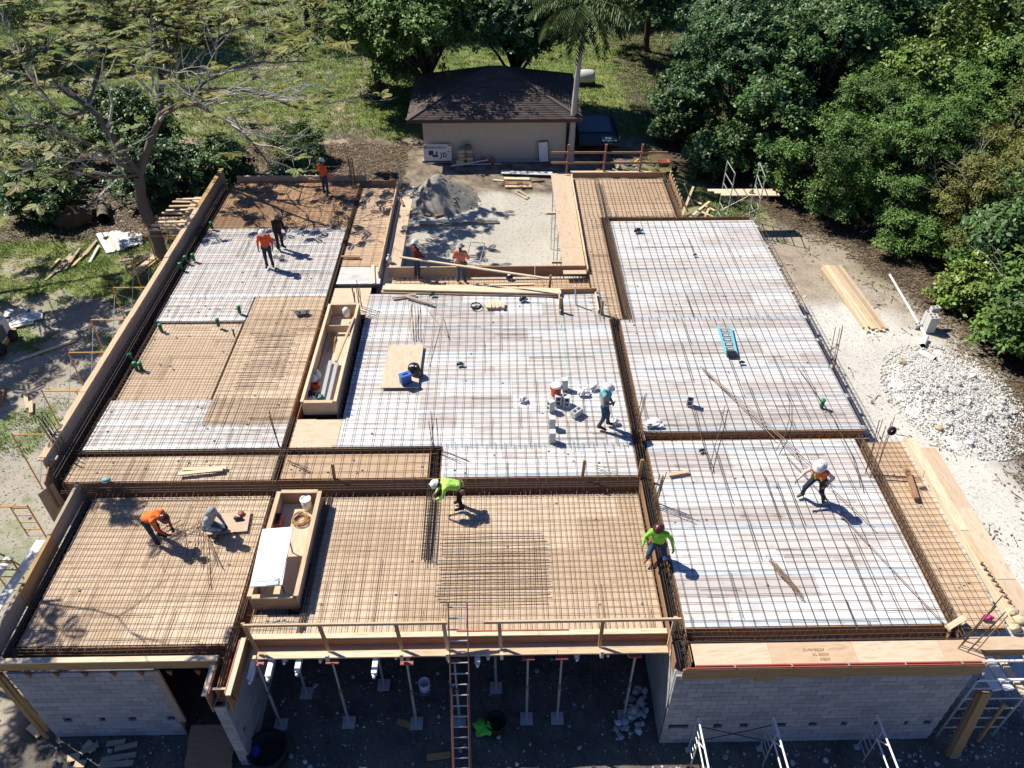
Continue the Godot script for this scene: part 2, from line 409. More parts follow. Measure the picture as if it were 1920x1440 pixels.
# ---------------------------------------------------------------- masonry
# a wall of single blocks: origin at its lower left end, dx along it, n outwards
func block_wall(called: String, label: String, o: Vector3, dx: Vector3, n: Vector3, length: float, height: float, holes := [], hole_row := 3, back := true) -> Node3D:
	var t := thing(called, label, "block wall", o)
	var b := Basis(dx, Vector3.UP, dx.cross(Vector3.UP))
	var rows := int(round(height / 0.2))
	if back:
		var lo := hole_row * 0.2
		var segs := [[0.0, height]] if holes.is_empty() else [[0.0, lo], [lo + 0.2, height]]
		for s in segs:
			wbox(t, "mortar_core", o + dx * length * 0.5 - n * 0.1 + Vector3(0, (s[0] + s[1]) * 0.5, 0), Vector3(length - 0.004, s[1] - s[0], 0.1), M.mortar, b)
	for r in rows:
		var u := 0.0
		var first := r % 2 == 1
		while u < length - 0.05:
			var w := 0.2 if first else 0.4
			first = false
			w = minf(w, length - u)
			var skip := false
			if r == hole_row:
				for h in holes:
					if h >= u and h < u + w:
						skip = true
						for e in [[u, h - 0.11], [h + 0.11, u + w]]:
							if e[1] - e[0] > 0.05:
								wbox(t, "block", o + dx * (e[0] + e[1]) * 0.5 + Vector3(0, r * 0.2 + 0.1, 0) - n * 0.045, Vector3(e[1] - e[0] - 0.005, 0.189, 0.09), M.block_a, b)
			if not skip:
				var m: Material = M[["block_a", "block_a", "block_b", "block_c"][rng.randi() % 4]]
				var c := o + dx * (u + w * 0.5) + Vector3(0, r * 0.2 + 0.1, 0) - n * (0.045 - rr(-0.002, 0.003))
				if w > 0.39: put(t, "block", block_mesh.full, m, Transform3D(b, c))
				elif w > 0.19 and w < 0.21: put(t, "block", block_mesh.half, m, Transform3D(b, c))
				else: wbox(t, "block", c, Vector3(w - 0.011, 0.189, 0.09), m, b)
			u += w
	return t

func plain_wall(called: String, label: String, a: Vector3, b: Vector3, h: float, th := 0.2):
	var t := thing(called, label, "wall", a)
	var d := b - a
	wbox(t, "wall_core", (a + b) * 0.5 + Vector3(0, h * 0.5, 0), Vector3(d.length(), h, th), M.block_a, Basis(d.normalized(), Vector3.UP, d.normalized().cross(Vector3.UP)))

func build_structure():
	# front walls, block by block
	block_wall("block_wall", "grey concrete block wall beside the dark doorway with four cleanout holes", Vector3(-12.05, 0, -10.14), Vector3.RIGHT, Vector3(0, 0, 1), 3.5, 3.2, [0.62, 1.55, 2.3, 3.3], 4)
	block_wall("block_wall", "long grey concrete block wall under the plywood fascia with a row of cleanout holes", Vector3(4.08, 0, -9.70), Vector3.RIGHT, Vector3(0, 0, 1), 7.22, 3.4, [0.25, 0.55, 1.42, 2.1, 3.05, 3.9, 4.75, 5.6, 6.4, 6.9], 4)
	block_wall("block_wall", "block side wall of the open bay beneath the guard rail, beside the rubble", Vector3(4.08, 0, -15.7), Vector3(0, 0, 1), Vector3.LEFT, 5.9, 3.4, [1.7, 2.9, 4.2], 8)
	block_wall("block_wall", "projecting block fin wall topped with a red edged form", Vector3(-6.62, 0, -9.32), Vector3(0, 0, -1), Vector3.RIGHT, 5.6, 3.0, [0.35, 1.8], 6)
	block_wall("block_wall", "narrow end of the projecting block fin wall", Vector3(-6.9, 0, -9.31), Vector3.RIGHT, Vector3(0, 0, 1), 0.275, 3.0)
	block_wall("block_wall", "outer face of the fin wall beside the plywood ramp", Vector3(-6.91, 0, -10.1), Vector3(0, 0, 1), Vector3.LEFT, 0.78, 3.0)
	# walls below the slabs, seen only through the openings
	plain_wall("perimeter_wall", "block wall along the left side under the long edge board", Vector3(-13.3, 0, -35.9), Vector3(-13.3, 0, -15.9), 3.15)
	plain_wall("perimeter_wall", "block wall of the rear left corner under the brown slab", Vector3(-13.1, 0, -35.8), Vector3(-5.0, 0, -35.8), 3.15)
	plain_wall("perimeter_wall", "block wall on the left of the gravel courtyard", Vector3(-5.0, 0, -35.6), Vector3(-5.0, 0, -26.8), 3.15)
	plain_wall("perimeter_wall", "block wall across the near side of the courtyard", Vector3(-4.9, 0, -26.7), Vector3(3.5, 0, -26.7), 2.8)
	plain_wall("perimeter_wall", "block wall on the right of the gravel courtyard", Vector3(3.62, 0, -26.6), Vector3(3.62, 0, -35.8), 3.15)
	plain_wall("perimeter_wall", "block wall below the brown rear slab by the rail", Vector3(3.75, 0, -35.8), Vector3(8.0, 0, -35.8), 3.15)
	plain_wall("perimeter_wall", "block wall stepping in beside the tower scaffold", Vector3(8.0, 0, -35.65), Vector3(8.0, 0, -31.9), 3.15)
	plain_wall("perimeter_wall", "block wall behind the tower scaffold under the white slab", Vector3(8.1, 0, -31.7), Vector3(11.2, 0, -31.7), 3.2)
	plain_wall("perimeter_wall", "block wall along the chalk yard under the white slab", Vector3(11.2, 0, -31.6), Vector3(11.2, 0, -9.82), 3.15)
	plain_wall("perimeter_wall", "block back wall of the dark bay under the terrace", Vector3(-13.2, 0, -15.8), Vector3(11.1, 0, -15.8), 2.95)
	plain_wall("perimeter_wall", "block wall along the left end of the front terrace", Vector3(-12.13, 0, -15.65), Vector3(-12.13, 0, -10.28), 3.0)

# ---------------------------------------------------------------- the house behind the yard
func build_house():
	var o := Vector3(0, 0, -46.5)
	var t := thing("house", "small beige stuccoed house with brown hipped shingle roof under trees", "house", o)
	var x0 := -4.67; var x1 := 4.1; var z1 := -46.5; var z0 := -52.9
	wbox(t, "wall", Vector3((x0 + x1) / 2, 1.4, z1 - 0.1), Vector3(x1 - x0, 2.8, 0.2), M.stucco)
	wbox(t, "wall", Vector3((x0 + x1) / 2, 1.4, z0 + 0.1), Vector3(x1 - x0, 2.8, 0.2), M.stucco)
	wbox(t, "wall", Vector3(x0 + 0.1, 1.4, (z0 + z1) / 2), Vector3(0.2, 2.8, z1 - z0 - 0.41), M.stucco)
	wbox(t, "wall", Vector3(x1 - 0.1, 1.4, (z0 + z1) / 2), Vector3(0.2, 2.8, z1 - z0 - 0.41), M.stucco)
	wbox(t, "plinth", Vector3((x0 + x1) / 2, 0.06, z1 + 0.12), Vector3(x1 - x0 + 0.3, 0.14, 0.24), M.block_a)
	var ex0 := -5.5; var ex1 := 4.98; var ez1 := -45.75; var ez0 := -53.6
	var hy := 2.78
	var ry := 4.7
	wbox(t, "soffit", Vector3((ex0 + ex1) / 2, hy - 0.02, (ez0 + ez1) / 2), Vector3(ex1 - ex0 - 0.1, 0.03, ez1 - ez0 - 0.1), M.trim_brown)
	for e in [[Vector3((ex0 + ex1) / 2, hy + 0.02, ez1), Vector3(ex1 - ex0, 0.18, 0.04)], [Vector3((ex0 + ex1) / 2, hy + 0.02, ez0), Vector3(ex1 - ex0, 0.18, 0.04)],
		[Vector3(ex0, hy + 0.02, (ez0 + ez1) / 2), Vector3(0.04, 0.18, ez1 - ez0 - 0.05)], [Vector3(ex1, hy + 0.02, (ez0 + ez1) / 2), Vector3(0.04, 0.18, ez1 - ez0 - 0.05)]]:
		wbox(t, "fascia", e[0], e[1], M.trim_brown)
	var roof := Node3D.new(); roof.name = "roof"; t.add_child(roof); roof.position = Vector3.ZERO
	var half := (ez1 - ez0) / 2
	var zc := (ez0 + ez1) / 2
	var ra := Vector3(-0.75, ry, zc); var rb := Vector3(0.25, ry, zc)
	var y0 := hy + 0.12
	var A := Vector3(ex0 - 0.03, y0, ez1 + 0.03); var B := Vector3(ex1 + 0.03, y0, ez1 + 0.03); var C := Vector3(ex1 + 0.03, y0, ez0 - 0.03); var D := Vector3(ex0 - 0.03, y0, ez0 - 0.03)
	var n := 24
	for f in [[A, B, ra, rb], [B, C, rb, rb], [C, D, rb, ra], [D, A, ra, ra]]:
		for i in n:
			var s := float(i) / n
			var e := float(i + 1) / n
			var p: Vector3 = f[0].lerp(f[2], s); var q: Vector3 = f[1].lerp(f[3], s)
			var p2: Vector3 = f[0].lerp(f[2], e); var q2: Vector3 = f[1].lerp(f[3], e)
			var lift := Vector3(0, 0.022, 0)
			var parts := maxi(1, int((q - p).length() / 1.0))
			# each course is a row of shingle strips with a proud butt edge
			for k in parts:
				var u0 := float(k) / parts
				var u1 := float(k + 1) / parts
				var st := SurfaceTool.new(); st.begin(Mesh.PRIMITIVE_TRIANGLES)
				var a0 := p.lerp(q, u0) + lift; var a1 := p.lerp(q, u1) + lift
				var b0 := p2.lerp(q2, u0); var b1 := p2.lerp(q2, u1)
				var c0 := a0 - lift * 1.4; var c1 := a1 - lift * 1.4
				for tri in [[a0, b0, b1], [a0, b1, a1], [c0, a0, a1], [c0, a1, c1]]:
					for vv in tri: st.add_vertex(vv)
				st.generate_normals()
				put(roof, "shingle_strip", st.commit(), M[["shingle_a", "shingle_b", "shingle_c", "shingle_a"][rng.randi() % 4]])
	for e in [[A, ra], [B, rb], [C, rb], [D, ra], [ra, rb]]:
		stick(roof, "ridge_cap", e[0] + Vector3(0, 0.03, 0), e[1] + Vector3(0, 0.03, 0), 0.26, 0.03, M.shingle_c)
	# sign leaning on the wall
	var s := thing("sign_board", "white and navy builder sign board reading DESIGN & BUILD against the house wall", "sign", Vector3(-3.85, 0, -46.15))
	var sb := Basis(Vector3.RIGHT, deg_to_rad(-7))
	var sp := Vector3(-3.83, 0.62, -46.22)
	wbox(s, "board", sp, Vector3(1.72, 1.12, 0.03), M.sign_white, sb)
	var fr := sb * Vector3(0, 0, 0.019)
	wbox(s, "footer_band", sp + fr + sb * Vector3(0, -0.5, 0), Vector3(1.7, 0.09, 0.006), M.sign_navy, sb)
	wbox(s, "corner_tab", sp + fr + sb * Vector3(0.74, 0.5, 0), Vector3(0.2, 0.08, 0.006), M.sign_red, sb)
	wbox(s, "emblem", sp + fr + sb * Vector3(-0.40, 0.03, 0), Vector3(0.30, 0.28, 0.006), M.sign_navy, sb)
	wbox(s, "emblem", sp + fr + sb * Vector3(-0.21, -0.10, -0.001), Vector3(0.28, 0.045, 0.008), M.sign_red, sb)
	wbox(s, "emblem", sp + fr + sb * Vector3(-0.16, -0.17, 0.001), Vector3(0.34, 0.13, 0.006), M.sign_navy, sb)
	wbox(s, "emblem", sp + fr + sb * Vector3(-0.06, 0.0, 0.001), Vector3(0.1, 0.22, 0.006), M.sign_navy, sb)
	letters(s, "JD", 0.30, sp + fr + sb * Vector3(0.36, -0.10, 0.004), sb, M.sign_navy)
	letters(s, "+", 0.20, sp + fr + sb * Vector3(0.68, 0.10, 0.004), sb, M.sign_navy)
	letters(s, "DESIGN & BUILD", 0.126, sp + fr + sb * Vector3(-0.16, 0.36, 0.004), sb, M.sign_navy)
	# pallet of sacks, white panel, props by the wall
	var sk := thing("sack_stack", "stack of tan cement sacks wrapped in grey plastic against the house wall", "sacks", Vector3(-2.1, 0, -46.0))
	for j in 4:
		for i in 2:
			lump(sk, "sack", Vector3(-2.35 + 0.5 * i, 0.02 + j * 0.24, -46.05), Vector3(0.52, 0.30, 0.42), M.sack if rng.randf() < 0.6 else M.lumber_old, 0.12, false, rr(-0.1, 0.1))
	lump(sk, "plastic_wrap", Vector3(-1.95, 0.98, -46.06), Vector3(0.5, 0.34, 0.4), M.hat_grey, 0.2)
	wbox(sk, "label_board", Vector3(-2.45, 0.2, -45.72), Vector3(0.45, 0.34, 0.03), M.sack)
	var wp := thing("door_panel", "white door panel leaning upright on the house wall near the palm", "panel", Vector3(2.72, 0, -46.1))
	var wb := Basis(Vector3(0, 0, 1), deg_to_rad(4)) * Basis(Vector3.RIGHT, deg_to_rad(-8))
	wbox(wp, "frame", Vector3(2.72, 0.66, -46.24), Vector3(0.62, 1.26, 0.03), M.steel_dark, wb)
	wbox(wp, "sheet", Vector3(2.72, 0.66, -46.24) + wb * Vector3(0, 0, 0.018), Vector3(0.56, 1.20, 0.02), M.paper, wb)
	var d := thing("red_canister", "red fuel canister beside the sack stack at the house", "canister", Vector3(-1.0, 0, -46.1), "red canisters")
	lathe(d, "body", [[0.0, 0.0], [0.17, 0.0], [0.18, 0.28], [0.07, 0.36], [0.05, 0.42], [0.0, 0.42]], Vector3(-1.0, 0, -46.1), M.red_paint, 10)
	tube(d, "handle", Vector3(-1.1, 0.42, -46.1), Vector3(-0.9, 0.42, -46.1), 0.02, M.red_paint)
	var d2 := d.duplicate(); d2.name = numbered("red_canister"); add_child(d2); d2.position += Vector3(0.55, 0, 0.05)
	for e in [[Vector3(-3.03, 0.05, -45.59), Vector3(-0.72, 0.3, -45.92), "white plastic pipe propped at a slant before the house"], [Vector3(-2.94, 0.03, -45.86), Vector3(0.11, 0.03, -45.96), "white plastic pipe lying along the foot of the house"]]:
		var t2 := thing("plastic_pipe", e[2], "pipe", e[0])
		poly(t2, "pipe_length", [e[0], e[1]], 0.035, M.pvc, 8)
	var lp := thing("white_sheet_bundle", "long white metal sheet bundle lying before the house", "sheets", Vector3(1.40, 0, -44.64))
	for i in 3:
		stick(lp, "sheet", Vector3(0.10, 0.05, -44.77) + Vector3(0, 0.05 * i, 0.14 * i), Vector3(3.18, 0.05, -44.50) + Vector3(0, 0.05 * i, 0.14 * i), 0.4, 0.03, M.aluminium)
	# dark shed roof and trailer in the shade on the right of the house
	var tr := thing("utility_trailer", "dark flat trailer loaded with sheets in the shade right of the house", "trailer", Vector3(6.3, 0, -49.5))
	wbox(tr, "bed", Vector3(6.3, 0.72, -49.6), Vector3(2.6, 0.12, 5.0), M.hat_dark)
	for sx in [-1.25, 1.25]:
		wbox(tr, "side_board", Vector3(6.3 + sx, 0.98, -49.6), Vector3(0.05, 0.4, 5.0), M.hat_dark)
		for zz in [-50.4, -49.2]:
			var w := lathe(tr, "wheel", [[0.0, -0.1], [0.33, -0.1], [0.36, 0.0], [0.33, 0.1], [0.0, 0.1]], Vector3(6.3 + sx * 1.14, 0.36, zz), M.rubber, 14, Basis(Vector3(0, 0, 1), PI / 2))
			lathe(w, "rim", [[0.0, -0.115], [0.18, -0.115], [0.18, 0.115], [0.0, 0.115]], Vector3(6.3 + sx * 1.14, 0.36, zz), M.galvanised, 10, Basis(Vector3(0, 0, 1), PI / 2))
	wbox(tr, "sheet", Vector3(6.2, 0.83, -50.2), Vector3(2.2, 0.06, 2.6), M.tarp)
	wbox(tr, "framed_pane", Vector3(6.95, 0.84, -47.7), Vector3(1.0, 0.05, 0.8), M.tarp)
	wbox(tr, "tail_light", Vector3(6.9, 0.89, -47.75), Vector3(0.4, 0.04, 0.25), M.paper)
	stick(tr, "drawbar", Vector3(6.3, 0.62, -47.1), Vector3(6.3, 0.42, -45.9), 0.1, 0.1, M.steel_dark)
	tube(tr, "jack", Vector3(6.3, 0.0, -46.0), Vector3(6.3, 0.6, -46.0), 0.04, M.steel_dark)
	var stand_in := thing("white_stand_in", "rounded white stand-in for an unclear white object on the lawn behind the palm", "tank", Vector3(6.6, 0, -60.0))  # simple shape standing in for a white object of unclear kind
	lathe(stand_in, "shell", [[0.0, -0.7], [0.4, -0.66], [0.5, -0.45], [0.52, 0.0], [0.5, 0.45], [0.4, 0.66], [0.0, 0.7]], Vector3(6.6, 0.62, -60.0), M.block_pale, 18, Basis(Vector3(0, 0, 1), PI / 2))
	wbox(stand_in, "stand_in_base", Vector3(6.6, 0.15, -60.0), Vector3(1.4, 0.3, 0.9), M.steel_dark)

func letters(parent: Node, txt: String, h: float, at: Vector3, b: Basis, m: Material):
	var f := SystemFont.new(); f.font_names = PackedStringArray(["Droid Sans"]); f.font_weight = 700
	var tm := TextMesh.new(); tm.text = txt; tm.font = f; tm.font_size = 32; tm.pixel_size = h / 23.0; tm.depth = 0.006
	put(parent, "lettering", tm, m, Transform3D(b, at))

# ---------------------------------------------------------------- slab formwork
func deck(label: String, x0: float, x1: float, z0: float, z1: float, y: float, kind: String, pw := 1.22, row := 1.83, start := 0.0) -> Node3D:
	var t := thing("deck_formwork", label, "formwork deck", Vector3((x0 + x1) / 2, y - 0.2, (z0 + z1) / 2))
	wbox(t, "joist_layer", Vector3((x0 + x1) / 2, y - 0.14, (z0 + z1) / 2), Vector3(x1 - x0 - 0.02, 0.12, z1 - z0 - 0.02), M.lumber_brown)
	if kind == "white":
		var z := z1 - start
		var first := true
		while z > z0 + 0.05 or first:
			var zt := maxf(z0, z - row)
			var za := minf(z1, z)
			first = false
			if za - zt < 0.05: break
			# aluminium joist flange, then the panels up to the next one
			var bandz := minf(0.17, za - zt)
			wbox(t, "aluminium_joist", Vector3((x0 + x1) / 2 + (0.06 if x1 > 11.2 else 0.0), y - 0.036, za - bandz / 2), Vector3(x1 - x0 + (0.13 if x1 > 11.2 else 0.0), 0.08, bandz - 0.006), M.aluminium)
			var nsub := 1 if za - zt < 1.0 else 2
			for s in nsub:
				var a := lerpf(zt, za - bandz, float(s) / nsub)
				var b := lerpf(zt, za - bandz, float(s + 1) / nsub)
				if b - a < 0.05: continue
				var x := x0
				var tone := rng.randf()
				while x < x1 - 0.02:
					var w: float = [1.22, 2.44, 1.22, 1.83][rng.randi() % 4]
					if x1 - x - w < 0.5: w = x1 - x
					if rng.randf() < 0.6: tone = rng.randf()
					var m: Material = M.panel_pale if x1 < -4.5 else (M.panel_white if tone < 0.45 else (M.panel_pale if tone < 0.8 else M.panel_worn))
					wbox(t, "panel", Vector3(x + w / 2, y - 0.01 + rr(-0.002, 0.002), (a + b) / 2), Vector3(w - 0.006, 0.02, b - a - 0.006), m)
					x += w
			z -= row
	else:
		var names: Array = {"ply": ["ply_a", "ply_b", "ply_c", "ply_a"], "brown": ["ply_brown_a", "ply_brown_b", "ply_brown_c"], "orange": ["ply_orange_a", "ply_orange_b"]}[kind]
		var along := 2.44
		var i := 0
		var z := z1
		while z > z0 + 0.02:
			var d := minf(pw, z - z0)
			if z - z0 - d < 0.25: d = z - z0
			var x := x0
			var first := true
			while x < x1 - 0.02:
				var w: float = along * 0.5 if first and i % 2 == 1 else along
				first = false
				if x1 - x - w < 0.3: w = x1 - x
				wbox(t, "plywood_sheet", Vector3(x + w / 2, y - 0.01 + rr(-0.002, 0.002), z - d / 2), Vector3(w - 0.005, 0.02, d - 0.005), M[names[rng.randi() % names.size()]])
				x += w
			z -= d
			i += 1
	return t

const DY := 3.7
const BR := 0.0072
const FY := 3.4
func build_decks():
	deck("brown oil-stained plywood deck in the rear left corner", -12.95, -6.86, -35.7, -31.2, DY, "brown")
	deck("white panel deck under the two workers in orange and black", -12.95, -6.86, -31.2, -25.75, DY, "white", 1.22, 1.83, 0.0)
	deck("white panel strip behind the sunken bathroom plywood", -12.95, -9.65, -25.745, -24.15, DY, "white", 1.22, 1.6)
	deck("sunken square of tan plywood with green pipe sleeves", -12.9, -9.75, -24.1, -19.68, DY - 0.12, "ply")
	deck("tan plywood deck between the sunken square and the long timber box", -9.6, -6.86, -25.745, -18.42, DY, "ply")
	deck("white panel strip in front of the sunken bathroom plywood", -12.95, -9.61, -19.62, -18.42, DY, "white", 1.22, 1.3)
	deck("white panel strip along the left cross beam", -12.95, -6.86, -18.415, -17.28, DY, "white", 1.22, 1.3)
	deck("narrow tan plywood strip between two beams at the left edge", -13.0, -6.86, -16.98, -15.98, DY, "ply")
	deck("narrow tan plywood strip holding a small rebar bundle", -6.6, -2.25, -16.98, -15.98, DY, "orange")
	deck("tan plywood patch below the end of the long timber box", -6.6, -5.15, -18.6, -17.28, DY, "ply")
	deck("tan plywood patch above the long timber box", -6.6, -5.15, -26.3, -24.45, DY, "ply")
	deck("large white panel deck holding the cooler and concrete blocks", -5.14, 4.05, -25.85, -17.28, DY, "white", 1.22, 1.55)
	deck("white panel strip behind the upright stakes at the terrace beam", -1.85, 4.05, -17.28, -15.98, DY, "white", 1.22, 1.4)
	deck("white panel deck with the light blue step ladder", 4.95, 11.45, -31.6, -23.95, DY, "white", 1.22, 1.75)
	deck("white panel deck with the long loose bars before the beam trough", 4.48, 11.45, -23.945, -17.85, DY, "white", 1.22, 1.55)
	deck("brown plywood deck by the rear guard rail", 3.62, 8.0, -35.9, -32.0, DY, "orange")
	deck("long brown plywood strip along the courtyard side beam", 3.62, 4.55, -31.995, -24.0, DY, "orange")
	deck("brown ribbed plywood deck left of the courtyard", -6.6, -4.98, -35.1, -27.95, DY, "orange", 0.3)
	deck("small white panel square at the end of the ribbed deck", -6.6, -4.86, -27.9, -26.6, DY, "white", 1.22, 1.6)
	deck("white panel deck under the worker in the orange vest", 4.48, 11.0, -17.4, -10.82, DY, "white", 1.22, 1.53)
	deck("tan plywood strip beside the chalk yard with tall starter bars", 11.3, 12.45, -17.3, -10.7, DY - 0.05, "orange")
	deck("tan plywood terrace deck behind the front guard rail", -5.2, 4.0, -15.5, -10.98, FY, "ply")
	deck("tan plywood corner of the terrace below the white table box", -6.4, -5.2, -11.55, -10.98, FY, "ply")
	deck("tan plywood terrace deck under the two crouching workers", -12.0, -6.85, -15.6, -10.75, FY, "ply")
	deck("brown plywood bottom of the beam along the courtyard edge", -4.55, 3.6, -27.35, -26.35, DY - 0.3, "orange")

# a beam trough: bottom and two side boards
func trough(label: String, a: Vector3, b: Vector3, w: float, depth: float, m: Material, drop := 0.0) -> Node3D:
	var t := thing("beam_form", label, "beam form", (a + b) / 2 - Vector3(0, depth + 0.05, 0))
	var d := (b - a).normalized()
	var s := d.cross(Vector3.UP)
	var bs := Basis(d, Vector3.UP, s)
	var L := (b - a).length()
	wbox(t, "bottom_board", (a + b) / 2 - Vector3(0, depth, 0), Vector3(L, 0.03, w - 0.01), m, bs)
	for k in [-1.0, 1.0]:
		var u := 0.0
		while u < L - 0.05:
			var e := minf(2.44, L - u)
			if L - u - e < 0.3: e = L - u
			var cut := drop if k > 0.0 else 0.0
			wbox(t, "side_board", a + d * (u + e / 2) + s * k * (w / 2 - 0.012) - Vector3(0, (depth + cut) / 2 + 0.012, 0), Vector3(e - 0.005, depth - cut - 0.005, 0.02), m, bs)
			u += e
	return t

# a cage of long bars with a stirrup every few hand widths
func cage(label: String, a: Vector3, b: Vector3, w: float, h: float, every := 0.22, m: Material = null, nb := 3) -> Node3D:
	if m == null: m = M.steel
	var t := thing("beam_cage", label, "rebar cage", (a + b) / 2 - Vector3(0, h, 0))
	var d := (b - a).normalized()
	var s := d.cross(Vector3.UP)
	var st := SurfaceTool.new(); st.begin(Mesh.PRIMITIVE_TRIANGLES)
	sweep(st, [s * w / 2, s * w / 2 - Vector3(0, h, 0), -s * w / 2 - Vector3(0, h, 0), -s * w / 2], 0.0075, 4, true)
	var mesh := st.commit()
	for yy in [-0.012, -h + 0.012]:
		for k in nb:
			var f := (float(k) / (nb - 1) - 0.5) * (w - 0.03)
			bar(t, "bar", a + s * f + Vector3(0, yy + rr(-0.006, 0.006), 0) - d * rr(0.0, 0.2), b + s * (f + rr(-0.02, 0.02)) + Vector3(0, yy, 0) + d * rr(0.0, 0.2), 0.0115, m)
	var u := 0.05
	var L := (b - a).length()
	while u < L:
		put(t, "stirrup", mesh, m, Transform3D(Basis(Vector3.UP, rr(-0.06, 0.06)), a + d * u + Vector3(0, rr(-0.008, 0.008), 0)))
		u += every * rr(0.85, 1.15)
	return t

func rebar_mat(label: String, x0: float, x1: float, z0: float, z1: float, y: float, sx: float, sz: float, extra := 0.25, m: Material = null):
	if m == null: m = M.steel
	var t := thing("rebar_mat", label, "rebar mat", Vector3((x0 + x1) / 2, y, (z0 + z1) / 2))
	var x := x0 + sx * 0.4
	while x < x1:
		var xx := x + rr(-0.02, 0.02)
		bar(t, "bar", Vector3(xx, y + 0.062, z0 - rr(0.02, 0.2)), Vector3(xx + rr(-0.03, 0.03), y + 0.062, z1 + rr(0.02, 0.2)), BR, m)
		if rng.randf() < extra:
			var zc := rr(z0, z1)
			bar(t, "lap_bar", Vector3(xx + 0.05, y + 0.064, zc), Vector3(xx + 0.05, y + 0.064, clampf(zc + rr(1.0, 2.4), z0, z1 + 0.2)), BR, m)
		x += sx * rr(0.93, 1.07)
	var z := z0 + sz * 0.4
	while z < z1:
		var zz := z + rr(-0.02, 0.02)
		bar(t, "bar", Vector3(x0 - rr(0.02, 0.22), y + 0.042, zz), Vector3(x1 + rr(0.02, 0.22), y + 0.042, zz + rr(-0.03, 0.03)), BR, m)
		if rng.randf() < extra:
			var xc := rr(x0, x1)
			bar(t, "lap_bar", Vector3(xc, y + 0.044, zz + 0.05), Vector3(clampf(xc + rr(1.0, 2.6), x0, x1 + 0.2), y + 0.044, zz + 0.06), BR, m)
		z += sz * rr(0.9, 1.1)
	for i in 8:
		wbox(t, "bar_chair", Vector3(rr(x0 + 0.2, x1 - 0.2), y + 0.017, rr(z0 + 0.2, z1 - 0.2)), Vector3(0.05, 0.034, 0.05), M.block_c)

